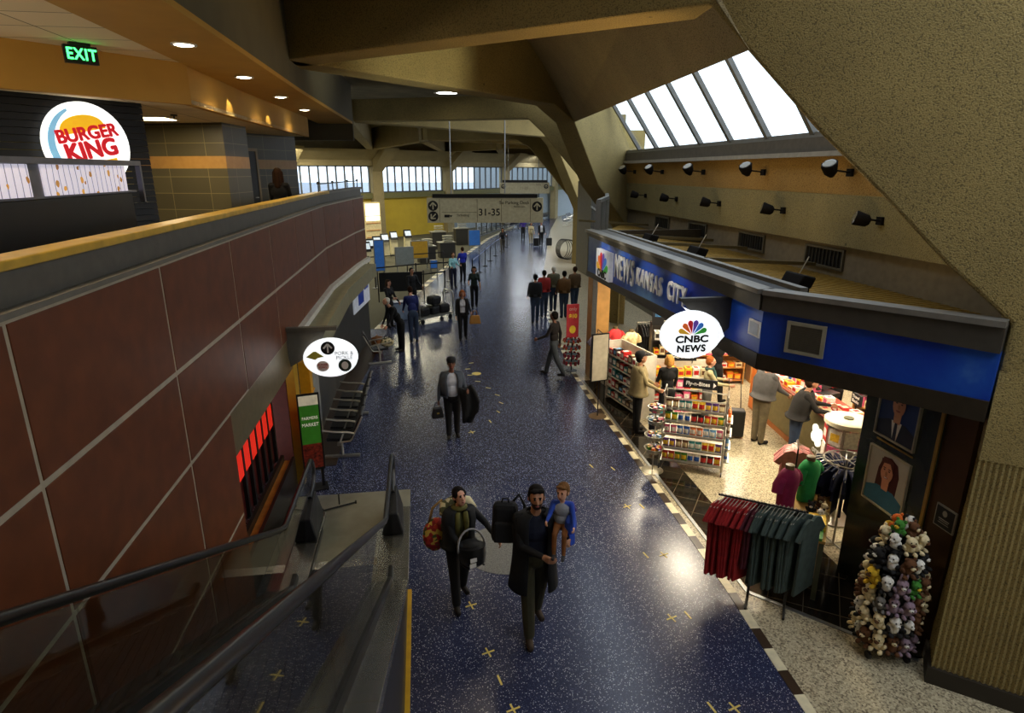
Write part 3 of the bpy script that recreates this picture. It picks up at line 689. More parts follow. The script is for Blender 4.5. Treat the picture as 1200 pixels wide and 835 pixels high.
# ---------------------------------------------------------------- escalator
t = empty('escalator', (0, 0, 0), label='steel and glass escalator rising along the brown wall', cat='escalator')
SL = .53
def hz(y): return 1.0 if y > 7.15 else min(4.72, 1.0+SL*(7.15-y))
ey = [8.9, 7.4, 7.15, 6.8, 5, 3, 1.5, .2, -.15, -1.2]
steel = M('escalator_steel', '8e8c84', .25, .85, .1, 3); dsteel = M('escalator_dark', '3a3936', .3, .7, .15, 4)
eg, N, L, b = nodes_mat('balustrade_glass')
out = N['Material Output']; tr = N.new('ShaderNodeBsdfTransparent'); tr.inputs['Color'].default_value = (.8, .8, .74, 1)
gl = N.new('ShaderNodeBsdfGlossy'); gl.inputs['Roughness'].default_value = .02
fr = N.new('ShaderNodeLayerWeight'); fr.inputs['Blend'].default_value = .5; fre = math_n(N, L, 'ADD', math_n(N, L, 'MULTIPLY', math_n(N, L, 'POWER', fr.outputs['Facing'], 3.), .55), .05); tcg = N.new('ShaderNodeTexCoord'); ng = noise_n(N, L, tcg.outputs['Object'], 1.5)
mx = N.new('ShaderNodeMixShader'); L.new(math_n(N, L, 'MULTIPLY', fre, math_n(N, L, 'ADD', math_n(N, L, 'MULTIPLY', ng, .2), .9)), mx.inputs[0]); L.new(tr.outputs[0], mx.inputs[1]); L.new(gl.outputs[0], mx.inputs[2]); L.new(mx.outputs[0], out.inputs['Surface'])
XR, XL = -.6, -1.85
for X, s in ((XR, 1), (XL, -1)):
    # handrail with its curved newel
    pts = [(X, y, hz(y)) for y in (-1.2, -.15, .2, 1.5, 3, 5, 6.8, 7.0, 7.2, 7.5, 8.0, 8.9)]
    pts += [(X, 9.0+.28*math.sin(a), .76+.24*math.cos(a)) for a in [R(q) for q in range(0, 176, 22)]]
    pts += [(X, 8.8, .5)]
    mb = MB(); mb.sweep(pts, [(-.04, -.03), (.04, -.03), (.045, .0), (.04, .03), (0, .045), (-.04, .03), (-.045, 0)], up=(0, 0, 1)) if False else mb.tube(pts, .034, 8)
    mb.build('handrail', rubber, t, smooth=50)
    # metal edge under the rail and glass
    mb = MB()
    for y0, y1 in zip(ey, ey[1:]): mb.hexa([(X-.006, y0, hz(y0)-.93), (X+.006, y0, hz(y0)-.93), (X+.006, y1, hz(y1)-.93), (X-.006, y1, hz(y1)-.93)], [(X-.006, y0, hz(y0)-.05), (X+.006, y0, hz(y0)-.05), (X+.006, y1, hz(y1)-.05), (X-.006, y1, hz(y1)-.05)])
    nz_ = [(X, 8.9, .95)]+[(X, 9.0+.24*math.sin(a), .76+.19*math.cos(a)) for a in [R(q) for q in range(0, 176, 22)]]+[(X, 8.9, .5)]
    mb.extr([(X-.006, y, z) for _, y, z in nz_], (.012, 0, 0)); mb.build('balustrade_glass', eg, t)
    # newel base: dark tapering entry box and steel deck
    mb = MB(); mb.hexa([(X-.17, 8.2, .12), (X+.17, 8.2, .12), (X+.14, 9.05, .12), (X-.14, 9.05, .12)], [(X-.09, 8.3, .42), (X+.09, 8.3, .42), (X+.06, 9.0, .52), (X-.06, 9.0, .52)]); mb.build('newel_box', black, t, bev=.02)
    xi, xo = (X-.17, X+.25) if s > 0 else (X-.33, X+.17)
    mb = MB()
    for y0, y1 in zip([9.05]+ey[1:], ey[1:]): mb.hexa([(xi, y0, hz(y0)-1.0), (xo, y0, hz(y0)-1.0), (xo, y1, hz(y1)-1.0), (xi, y1, hz(y1)-1.0)], [(xi, y0, hz(y0)-.9), (xo, y0, hz(y0)-.9), (xo, y1, hz(y1)-.9), (xi, y1, hz(y1)-.9)])
    mb.build('deck_board', steel, t, bev=.008)
    mb = MB()
    for y0, y1 in zip(ey[1:], ey[2:]): mb.hexa([(X-.045, y0, hz(y0)-.9), (X+.045, y0, hz(y0)-.9), (X+.045, y1, hz(y1)-.9), (X-.045, y1, hz(y1)-.9)], [(X-.03, y0, hz(y0)-.84), (X+.03, y0, hz(y0)-.84), (X+.03, y1, hz(y1)-.84), (X-.03, y1, hz(y1)-.84)])
    mb.build('glass_clamp', dsteel, t)
    # inner skirt
    xs = X-.19 if s > 0 else X+.17
    mb = MB()
    for y0, y1 in zip([8.6]+ey[1:], ey[1:]): mb.hexa([(xs, y0, hz(y0)-1.3), (xs+.02, y0, hz(y0)-1.3), (xs+.02, y1, hz(y1)-1.3), (xs, y1, hz(y1)-1.3)], [(xs, y0, hz(y0)-.9), (xs+.02, y0, hz(y0)-.9), (xs+.02, y1, hz(y1)-.9), (xs, y1, hz(y1)-.9)])
    mb.build('skirt_panel', dsteel, t)
# outer truss cladding down to the floor
mb = MB()
for y0, y1 in zip([9.0]+ey[1:], ey[1:]): mb.hexa([(-.4, y0, 0), (-.36, y0, 0), (-.36, y1, 0), (-.4, y1, 0)], [(-.4, y0, hz(y0)-1.0), (-.36, y0, hz(y0)-1.0), (-.36, y1, hz(y1)-1.0), (-.4, y1, hz(y1)-1.0)])
mb.build('side_cladding', dsteel, t)
mb = MB(); mb.box(-.36, -.31, -1, 7.0, 0, .05); mb.build('safety_line', M('safety_yellow', 'c89a20', .5), t)
mb = MB(); mb.box(-2.3, -.36, 7.75, 9.75, 0, .02); mb.build('landing_plate', M('landing_steel', '8d8b7c', .38, .55, .12, 4), t)
mb = MB(); mb.box(-1.68, -.78, 7.62, 7.8, .02, .035); mb.build('comb_plate', M('comb_bright', 'c8c6bc', .25, .9), t)
# steps: treads 0.4 m deep, 1 m wide
rise = .4*SL
for i in range(19):
    y1_ = 7.62-.4*i; z_ = max(.0, hz(y1_-.2)-1.0+.03)
    mb = MB(); mb.box(-1.67, -.79, y1_-.4, y1_, z_-rise-.03, z_)
    for k in range(12): mb.box(-1.66+.0725*k, -1.63+.0725*k, y1_-.4, y1_, z_, z_+.012)
    mb.build('step', M('step_metal', '34363a', .45, .6, .15, 8), t)

# ---------------------------------------------------------------- beam seating
def seat_unit(t, x0):
    """one sling seat in local space: x along the row, facing +y"""
    mb = MB(); mb.hexa([(x0-.25, -.22, .43), (x0+.25, -.22, .43), (x0+.25, .24, .46), (x0-.25, .24, .46)], [(x0-.25, -.22, .49), (x0+.25, -.22, .49), (x0+.25, .24, .52), (x0-.25, .24, .52)]); mb.build('seat', M('black_vinyl', '131316', .35, 0, .2, 8), t, bev=.02)
    mb = MB(); mb.hexa([(x0-.25, -.26, .46), (x0+.25, -.26, .46), (x0+.25, -.19, .48), (x0-.25, -.19, .48)], [(x0-.25, -.46, .95), (x0+.25, -.46, .95), (x0+.25, -.4, .96), (x0-.25, -.4, .96)]); mb.build('backrest', M('black_vinyl', '131316', .35, 0, .2, 8), t, bev=.02)
def arm_unit(t, x0):
    mb = MB(); mb.tube([(x0, -.45, .93), (x0, -.24, .5), (x0, -.2, .46), (x0, .02, .44)], .018, 6); mb.tube([(x0, -.3, .6), (x0, -.15, .64), (x0, .1, .66), (x0, .3, .7)], .022, 6); mb.tube([(x0, -.1, .64), (x0, -.02, .45)], .018, 6); mb.build('armrest', M('polished_aluminium', 'bdb9ae', .3, .85, .05), t, smooth=60)
def leg_unit(t, x0):
    mb = MB(); mb.tube([(x0, 0, .4), (x0, 0, .06)], .03, 8); mb.bar((x0, -.33, .03), (x0, .33, .03), .07, .05); mb.build('leg', M('polished_aluminium', 'bdb9ae', .3, .85, .05), t, bev=.006)
def seat_row(n, loc, rz, label, group=None):
    t = empty('airport_bench', loc, rz, label, 'seating', group)
    mb = MB(); mb.bar((0, 0, .4), (n*.56, 0, .4), .08, .05); mb.build('beam', M('polished_aluminium', 'bdb9ae', .3, .85, .05), t)
    for i in range(n): seat_unit(t, .28+.56*i)
    for i in range(n+1): arm_unit(t, .56*i)
    for x in ([.3, n*.56-.3] if n > 1 else [.28]): leg_unit(t, x)
    return t
seat_row(5, (-1.67, 10.95, 0), R(90)-PI if False else R(-90)+PI, 'row of black sling seats with metal arms against the left wall', )
# ================================================================== NEWSSTAND SHELL
C0, C1, C2 = Vector((4.1, 15.0, 0)), Vector((4.1, 6.85, 0)), Vector((5.5, 4.98, 0))
def seg(name, p, q, z0, z1, t, mat, out=0., bev=0, parent=None):
    d = (q-p).normalized(); n_ = Vector((-d.y, d.x, 0))   # walking towards the camera the outside is on the right (-n_)
    mb = MB(); a, b = p-n_*-out*-1 if False else p-n_*out, q-n_*out
    mb.hexa([a+Vector((0, 0, z0)), b+Vector((0, 0, z0)), b+n_*t+Vector((0, 0, z0)), a+n_*t+Vector((0, 0, z0))], [a+Vector((0, 0, z1)), b+Vector((0, 0, z1)), b+n_*t+Vector((0, 0, z1)), a+n_*t+Vector((0, 0, z1))])
    return mb.build(name, mat, parent, bev=bev)
# for C0->C1 (direction -y): left normal is +x (inside); outside is -x
blue, N, L, b = nodes_mat('blue_fascia_print')
tc = N.new('ShaderNodeTexCoord'); nz = noise_n(N, L, tc.outputs['Object'], .55, 3); n2 = noise_n(N, L, tc.outputs['Object'], 14, 2)
rp = N.new('ShaderNodeValToRGB'); L.new(math_n(N, L, 'ADD', nz, math_n(N, L, 'MULTIPLY', n2, .08)), rp.inputs[0])
rp.color_ramp.elements[0].position = .42; rp.color_ramp.elements[0].color = (*lin('0a2a9c'), 1)
rp.color_ramp.elements[1].position = .75; rp.color_ramp.elements[1].color = (*lin('6c9cd0'), 1)
e = rp.color_ramp.elements.new(.58); e.color = (*lin('1d50b4'), 1)
L.new(rp.outputs[0], b.inputs['Base Color']); b.inputs['Roughness'].default_value = .35
brz = M('bronze_dark', '3a3226', .4, .3)
def seg2(name, p, q, zp, zq, t, mat, out=0.):
    d = (q-p).normalized(); n_ = Vector((-d.y, d.x, 0)); a, b = p-n_*out, q-n_*out; Z = lambda v, z: v+Vector((0, 0, z)); mb = MB()
    mb.hexa([Z(a, zp[0]), Z(b, zq[0]), Z(b+n_*t, zq[0]), Z(a+n_*t, zp[0])], [Z(a, zp[1]), Z(b, zq[1]), Z(b+n_*t, zq[1]), Z(a+n_*t, zp[1])])
    return struct(mb.build(name, mat))
eg_ = M('eave_grey', '3f3b33', .5)
seg2('trim_16', C0, C1, (2.92, 3.8), (3.13, 3.68), .12, blue)['label'] = 'blue printed fascia over the shop front'
seg2('trim_17', C1, C2, (3.13, 3.68), (3.12, 3.62), .12, blue)['label'] = 'blue printed fascia on the angled corner'
seg2('trim_18', C0, C1, (2.8, 2.92), (2.93, 3.13), .45, brz, .02); seg2('trim_19', C1, C2, (2.93, 3.13), (2.9, 3.12), .45, brz, .02)
seg2('trim_20', C0, C1, (3.8, 3.92), (3.68, 3.88), .5, eg_, .06); seg2('trim_21', C1, C2, (3.68, 3.88), (3.62, 3.88), .5, eg_, .06)
struct(seg('trim_22', C0, C1, 3.88, 3.94, .22, M('eave_edge', '77736a', .45, .3), .1)); struct(seg('trim_23', C1, C2, 3.88, 3.94, .22, M('eave_edge', '77736a', .45, .3), .1))
struct(seg('trim_24', C0, C1, 3.885, 3.9, .3, M('gutter_black', '0c0c0c', .7), -.1)); struct(seg('trim_25', C0, C1, 3.88, 3.94, .1, M('eave_edge', '77736a', .45, .3), -.45))
mb = MB(); mb.box(4.1, 8, 14.95, 15.05, 2.9, 3.9); struct(mb.build('wall_shop_end', brz))
# roof deck: gold corrugated grille
deck = M('deck_gold', '8a6c2c', .45, .5, .3, 12)
mb = MB(); n = 0
def roofz(x): return 3.86-(x-4.3)/(XW-4.3)*.3
for y in np.arange(4.0, 20.4, .16):
    xs = 4.45 if y > 6.85 else 4.45+(6.85-y)*.72
    if y > 15: xs = 4.45+(y-15)*.42
    if xs > 6.6: continue
    mb.hexa([(xs, y, roofz(xs)-.05), (XW+.15, y, roofz(XW)-.05), (XW+.15, y+.16, roofz(XW)-.05), (xs, y+.16, roofz(xs)-.05)], [(xs, y+.03, roofz(xs)), (XW+.15, y+.03, roofz(XW)), (XW+.15, y+.1, roofz(XW)), (xs, y+.1, roofz(xs))])
struct(mb.build('roof_deck', deck), 'ribbed golden roof deck of the newsstand')
mb = MB(); mb.prism([(4.3, 15), (4.3, 6.95), (5.6, 5.2), (12.6, 5.2), (12.6, 15)], 3.06, 3.12); struct(mb.build('ceiling_shop', M('shop_ceiling', 'd8cdb4', .8)))
for k, (x, y) in enumerate(((5.0, 13.6), (5.2, 12.0), (5.6, 9.6), (5.3, 18.0))):
    mb = MB(); mb.bar((4.6, y, 3.92), (XW, y+.5, 3.72), .05, .06); struct(mb.build('trim_26', M('deck_beam', '5a4c2c', .5)))
# door track and floor finishes
struct(seg('trim_27', Vector((4.06, 15, 0)), Vector((4.03, 6.35, 0)), 0.004, .016, .05, alum, .0), 'door track in the floor')
struct(seg('trim_28', Vector((4.03, 6.35, 0)), Vector((5.35, 4.95, 0)), 0.004, .016, .05, alum, .0))
blkt, N, L, b = nodes_mat('black_floor_tile')
tc = N.new('ShaderNodeTexCoord'); br = N.new('ShaderNodeTexBrick'); br.offset = 0.; mp = N.new('ShaderNodeMapping'); mp.inputs['Rotation'].default_value = (0, 0, .6); L.new(tc.outputs['Object'], mp.inputs[0]); L.new(mp.outputs[0], br.inputs['Vector'])
br.inputs['Scale'].default_value = 1.; br.inputs['Brick Width'].default_value = .42; br.inputs['Row Height'].default_value = .42; br.inputs['Mortar Size'].default_value = .006
for k, c in (('Color1', '1a1712'), ('Color2', '211c15'), ('Mortar', '5c5140')): br.inputs[k].default_value = (*lin(c), 1)
L.new(br.outputs['Color'], b.inputs['Base Color']); b.inputs['Roughness'].default_value = .12
mb = MB(); mb.prism([(4.1, 15), (4.1, 6.38), (5.38, 5.0), (5.6, 5.0), (5.6, 7.2), (4.62, 8.2), (4.62, 15)], 0.004, .008); struct(mb.build('floor_tiles_black', blkt), 'black polished tiles just inside the shop front')
# stone wall with the posters and the bronze door, between shop and pier
stone = M('dark_green_stone', '24281c', .22, 0, .3, 2.5)
mb = MB(); mb.box(5.5, 5.62, 5.42, 6.6, 0, 2.95); ws = struct(mb.build('wall_poster', stone), 'dark stone wall with two portrait posters')
mb = MB(); mb.box(5.48, 5.5, 5.42, 5.46, 0, 2.95); mb.box(5.48, 5.49, 5.72, 6.3, 2.14, 2.16); struct(mb.build('trim_29', M('gold_strip', 'a8843c', .3, .7)))
dr = struct(empty('door_2', (5.52, 5.2, 0)), 'bronze door between the poster wall and the pier')
mb = MB(); mb.box(0, .06, -.15, .22, 0, 2.95); mb.build('door_leaf', M('bronze_door', '4a3218', .3, .5, .25, 2), dr)
mb = MB(); mb.box(-.02, 0, -.16, .1, 1.56, 1.82); sg = mb.build('door_plate', M('plate_frame', 'a09a88', .3, .6), dr)
mb = MB(); mb.box(-.024, -.02, -.145, .085, 1.575, 1.805); mb.build('plate_face', M('plate_black', '17140f', .3), sg)
mb = MB(); mb.disc((0, 0, 0), .03, .035, .003, 18); mb.build('ring_mark', M('plate_ink', '8a8474', .4), sg, loc=(-.026, -.03, 1.745), rz=R(-90))
mb = MB(); mb.box(-.027, -.024, -.1, .04, 1.665, 1.675); mb.box(-.027, -.024, -.09, .03, 1.645, 1.652); mb.box(-.027, -.024, -.1, .04, 1.62, 1.627); mb.build('text_lines', M('plate_ink', '8a8474', .4), sg)
# portrait posters
def poster(loc, h, w, bgc, hair, skin, top, tie, label, long_hair):
    t = empty('portrait_poster', loc, R(-90), label, 'poster')   # local x runs along the wall, faces -y (towards the concourse)
    mb = MB(); f = .018
    for a in ((-w/2-f, -w/2, 0, h), (w/2, w/2+f, 0, h), (-w/2-f, w/2+f, -f, 0), (-w/2-f, w/2+f, h, h+f)): mb.box(a[0], a[1], -.035, 0, a[2], a[3])
    mb.build('frame', M('poster_frame', 'b8ae90', .3, .6), t)
    mb = MB(); mb.box(-w/2, w/2, -.012, 0, 0, h); mb.build('backing', bgc, t)
    def flat(pts, y, m, nm):
        k = lambda x: max(-w/2+.004, min(w/2-.004, x)); kz = lambda z: max(.004, min(h-.004, z))
        mb = MB(); mb.hexa([(k(x), y, kz(z)) for x, z in pts], [(k(x), y-.002, kz(z)) for x, z in pts]); mb.build(nm, m, t)
    ell = lambda cx, cz, rx, rz, n=20: [(cx+rx*math.cos(2*PI*i/n), cz+rz*math.sin(2*PI*i/n)) for i in range(n)]
    hz_ = h*.68
    if long_hair: flat([(-.17, h*.3), (.17, h*.26), (.185, hz_), (.14, h*.88), (.03, h*.95), (-.09, h*.92), (-.15, hz_)], -.013, hair, 'hair')
    flat([(-w/2, 0), (w/2, 0), (w/2, h*.24), (.13, h*.36), (-.13, h*.36), (-w/2, h*.26)], -.016, top, 'clothing')
    flat([(-.05, h*.33), (.05, h*.33), (.06, h*.55), (-.06, h*.55)], -.019, skin, 'neck')
    if tie:
        flat([(-.08, h*.36), (.08, h*.36), (.03, 0), (-.03, 0)], -.018, M('shirt_print', 'd8d4cc', .4), 'shirt')
        flat([(-.02, h*.34), (.02, h*.34), (.028, .0), (-.028, .0)], -.022, tie, 'necktie')
    flat(ell(0, hz_, .098, .14), -.023, skin, 'face')
    if not long_hair: flat([(.098*math.cos(a), hz_+.15*math.sin(a)) for a in [R(q) for q in range(15, 166, 15)]], -.0225, hair, 'hair')
    else: flat([(-.105, hz_-.06), (-.06, hz_+.1), (.04, hz_+.12), (.1, hz_+.02), (.1, h*.9), (0, h*.935), (-.1, h*.89)], -.026, hair, 'fringe')
    for s in (-1, 1):
        flat(ell(s*.04, hz_+.02, .016, .008, 10), -.026, M('print_dark', '2a1c14', .4), 'eye'); flat(ell(s*.04, hz_+.045, .026, .006, 8), -.026, M('print_dark', '2a1c14', .4), 'brow')
    flat(ell(0, hz_-.025, .018, .03, 10), -.026, M('skin_shade', 'a8724c', .5), 'nose')
    flat(ell(0, hz_-.075, .036, .013, 12), -.026, M('lip_print', 'a04038' if long_hair else '8a4c3c', .4), 'mouth')
    if long_hair: flat(ell(0, hz_-.073, .026, .005, 10), -.029, M('teeth_print', 'e8e4dc', .4), 'smile')
    return t
poster((5.5, 6.04, 2.22), .66, .6, M('print_blue_bg', '23386a', .3, 0, .3, 3), M('print_greying', '5a4c40', .5), M('print_skin', 'c08a66', .45), M('print_suit', '161c2c', .4), M('print_tie', '1c2034', .4), 'framed poster of a man in a dark suit and tie', False)
poster((5.5, 6.04, 1.33), .7, .62, M('print_pale_bg', 'b8b4a4', .3, 0, .1, 3), M('print_auburn', '4a1c12', .4), M('print_skin2', 'c88a68', .45), M('print_teal', '2c6a80', .4), None, 'framed poster of a smiling woman with long auburn hair in a teal top', True)
# vents on the wall, floodlights
for y, lb in ((17.6, 'air vent farthest along the grey wall'), (15.2, 'third air vent from the near end of the grey wall'), (12.5, 'second air vent from the near end of the grey wall'), (10.0, 'nearest and largest-looking air vent on the grey wall')):
    t = empty('air_vent', (XW+.1, y, 3.86), label=lb, cat='vent', group='vents on the grey wall above the shop roof')
    mb = MB(); w_, h_ = .5, .14
    for a in ((-w_-.04, w_+.04, -h_-.04, -h_), (-w_-.04, w_+.04, h_, h_+.04), (-w_-.04, -w_, -h_, h_), (w_, w_+.04, -h_, h_)): mb.box(-.04, 0, a[0], a[1], a[2], a[3])
    mb.build('frame', M('vent_frame', '4a4436', .5), t)
    mb = MB(); mb.box(-.005, 0, -w_, w_, -h_, h_); mb.build('backing', matte_black, t)
    mb = MB()
    for k in range(9): mb.box(-.03, -.005, -w_+.1+k*.1, -w_+.12+k*.1, -h_, h_)
    mb.build('grille', M('vent_bar', '1c1a16', .5), t)
fl_dark = M('flood_housing', '161310', .85, 0, .15, 20, spec=.1)
def flood(y, z, lower, label):
    t = empty('floodlight', (XW-.14 if not lower else XW-.03, y, z), label=label, cat='floodlight', group='lower floodlights' if lower else 'upper floodlights')
    mb = MB(); mb.tube([(.02, -.02, -.02), (-.36, -.06, .02)], .014); mb.obox((.0, 0, -.02), (.05, .12, .12)); mb.build('bracket', fl_dark, t)
    mb = MB()
    if lower: mb.lathe([(.05, -.14), (.09, -.1), (.11, .06), (.105, .08)], n=14)
    else: mb.lathe([(.04, -.12), (.1, -.04), (.13, .1), (.12, .12)], n=8)
    h = mb.build('lamp_head', fl_dark, t, loc=(-.4, -.08, .02), rot=(R(75 if lower else 35), 0, R(-115 if lower else -60)), smooth=40)
    mb = MB(); mb.lathe([(.1, .085 if lower else .125), (.08, .09 if lower else .13)], n=14); mb.build('lens', M('lens_glass', '6a6250', .1), h)
up = (21.9, 19.6, 17.28, 14.65, 11.93, 9.33); up = up[1:]
lbs = ['farthest of five', 'second farthest of five', 'middle of five', 'second nearest of five', 'nearest of five']
for y, lb in zip(up, lbs): flood(y, 5.3, False, 'angular dark floodlight on the ochre band, %s' % lb)
for y, lb in zip((18.8, 16.4, 13.9, 11.25, 8.63), lbs): flood(y, 4.6, True, 'round dark floodlight on the grey band, %s' % lb)
for k, (x, y, lb) in enumerate(((4.75, 12.6, 'dark uplight lying on the shop roof near the eave, farthest of three'), (4.75, 10.3, 'dark uplight lying on the shop roof near the eave, middle of three'), (4.8, 7.35, 'dark uplight lying on the shop roof at the angled corner'))):
    t = empty('roof_uplight', (x, y, roofz(x)+.0), label=lb, cat='floodlight', group='uplights on the shop roof')
    mb = MB(); mb.box(-.1, .1, -.16, .16, 0, .06); mb.build('base', fl_dark, t)
    mb = MB(); mb.hexa([(-.12, -.2, .06), (.1, -.2, .06), (.1, .2, .06), (-.12, .2, .06)], [(-.02, -.22, .24), (.16, -.2, .2), (.16, .2, .2), (-.02, .22, .24)]); mb.build('lamp_head', fl_dark, t, bev=.02)
    mb = MB(); mb.tube([(.1, .1, .2), (.25, .16, .42)], .008); mb.build('stay_rod', chrome, t)

# ------------------------------------------------------------------ shop signs
t = empty('fascia_lettering', (4.06, 0, 0), label='silver raised lettering along the blue fascia', cat='sign')
silver = M('letter_silver', 'dcdfe2', .4, .0, .06, 6)
def fl_text(s, y0, y1, zc, size, nm):
    o = text(s, size, silver, nm, t, ext=.014, heavy=.012, space=1.12)
    w = o.dimensions.x; o.rotation_euler = (PI/2, 0, -PI/2); o.location = (-.02, (y0+y1)/2, zc); o.scale = ((y0-y1)/w, 1, 1)
fl_text('NEWS', 12.6, 11.4, 3.37, .68, 'news_letters'); fl_text('KANSAS', 11.25, 9.95, 3.38, .44, 'city_letters'); fl_text('CITY', 9.7, 8.95, 3.4, .42, 'city_letters')
feath = [('feather_yellow', 'e8b030', 68), ('feather_orange', 'e86a28', 40), ('feather_red', 'c8202c', 13), ('feather_purple', '6a4ab0', -13), ('feather_blue', '3a7ad0', -40), ('feather_green', '3aa83a', -68)]
def peacock(parent, x, y, z, s, rotz=0., em=1.):
    p = MB
    for nm, col, ang in feath:
        mb = MB(); pts = []
        L_ = s
        pts = [(0, .12*s)]+[(.17*s*math.cos(a), L_*.8+.2*s*math.sin(a)) for a in [R(q) for q in range(0, 181, 20)]]
        ca, sa = math.cos(R(ang)), math.sin(R(ang))
        q = [(px_*ca-pz*sa, px_*sa+pz*ca) for px_, pz in pts]
        mb.hexa([(a, 0, c) for a, c in q], [(a, -.006, c) for a, c in q]); mb.build('feather', M(nm, col, .4, emis=em), parent, loc=(x, y, z), rz=rotz)
t = empty('peacock_sign', (4.02, 13.3, 3.0), R(-90), 'tall white sign with coloured feathers at the far end of the blue fascia', 'sign')
mb = MB(); mb.box(-.5, .5, -.05, .05, 0, .62); mb.build('panel', M('sign_pale', 'dfe3ea', .4, emis=.15), t)
peacock(t, 0, -.056, .12, .46, em=.25)
text('CNBC', .24, bl_, 'lettering', t, (0, -.058, .1), heavy=.01)
t = blade('oval_sign', (3.52, 7.62, 3.21), R(0), .84, .64, 'bright oval sign with a fan of coloured feathers hanging at the shop corner', 1)
peacock(t, .0, -.104, .0, .21, em=.9)
mb = MB(); mb.hexa([(-.06, -.1, .31), (.16, -.1, .24), (-.12, -.1, .37)], [(-.06, 0, .31), (.16, 0, .24), (-.12, 0, .37)]); mb.hexa([(.4, -.1, .1), (.46, -.1, -.03), (.38, -.1, -.12)], [(.4, 0, .1), (.46, 0, -.03), (.38, 0, -.12)]); mb.build('leaf_tip', M('oval_glow', 'eef2f4', .35, emis=.95, var=.02), t)
text('CNBC', .13, bl_, 'lettering', t, (0, -.108, -.055), sx=1.3, heavy=.006); text('NEWS', .13, bl_, 'lettering', t, (.0, -.108, -.185), sx=1.05, space=1.12, heavy=.006)
mb = MB(); mb.hexa([(-.15, .06, .46), (.62, .06, .48), (.62, .06, .1), (.42, .06, -.1)], [(-.15, .02, .46), (.62, .02, .48), (.62, .02, .1), (.42, .02, -.1)]); mb.box(-.15, .62, -.0, .08, .44, .48); mb.build('bracket', M('bracket_dark', '3b3833', .5), t)
d2 = (C2-C1).normalized(); a2_ = math.atan2(d2.y, d2.x)
t = empty('speaker_grille', Vector((4.42, 6.41, 3.42))-Vector((-d2.y, d2.x, 0))*.0+Vector((-.02, -.014, 0)), a2_, 'square framed speaker grille on the angled blue fascia', 'speaker')
mb = MB()
for a in ((-.22, .22, .15, .19), (-.22, .22, -.19, -.15), (-.22, -.18, -.15, .15), (.18, .22, -.15, .15)): mb.box(a[0], a[1], -.03, 0, a[2], a[3])
mb.build('frame', M('grille_frame', '8c8774', .45), t)
mb = MB(); mb.box(-.18, .18, -.015, 0, -.15, .15)
for k in range(14): mb.box(-.18, .18, -.022, -.015, -.145+.0212*k, -.135+.0212*k)
mb.build('mesh_panel', M('grille_dark', '4a463a', .6), t)
t = empty('notice_plate', (4.1, 6.99, 3.42), R(-90), 'small white square plate on the blue fascia by the corner', 'plate')
mb = MB(); mb.box(-.13, .13, -.02, 0, -.1, .1); mb.build('frame', white, t); mb = MB(); mb.box(-.1, .1, -.024, -.02, -.075, .075); mb.build('face', M('plate_grey', 'a8b0bc', .4), t)

# glazed shop front beyond the newsstand
gp = [(4.35, 15.1), (5.2, 17.2), (7.2, 24.0), (9.0, 33.)]
k_ = 0
for (x0, y0), (x1, y1) in zip(gp, gp[1:]):
    d = Vector((x1-x0, y1-y0, 0)); ln = d.length; d.normalize(); ang = math.atan2(d.y, d.x)
    wd = struct(empty('window_%d' % (2+k_), (x0, y0, 0), ang), 'tall glazed shop front beyond the newsstand'); k_ += 1
    mb = MB(); mb.box(0, ln, -.01, .01, 0, 4.6); mb.build('pane', glass, wd)
    n_ = max(2, int(ln/1.1)); mb = MB()
    for i in range(n_+1): mb.box(ln*i/n_-.035, ln*i/n_+.035, -.06, .06, 0, 4.6)
    for z in (.05, 2.5, 3.6, 4.6): mb.box(0, ln, -.05, .05, z-.04, z+.04)
    mb.build('frame', alum, wd)
mb = MB(); mb.box(8.6, 9.6, 15.1, 34, 0, 4.8); struct(mb.build('wall_glazed_shop', M('glazed_back', '5a5648', .7)))
mb = MB(); mb.box(4.3, 4.75, 15.1, 15.6, 0, 2.95); struct(mb.build('wall_wood', M('shop_wood', 'b08448', .5, 0, .2, 4)))
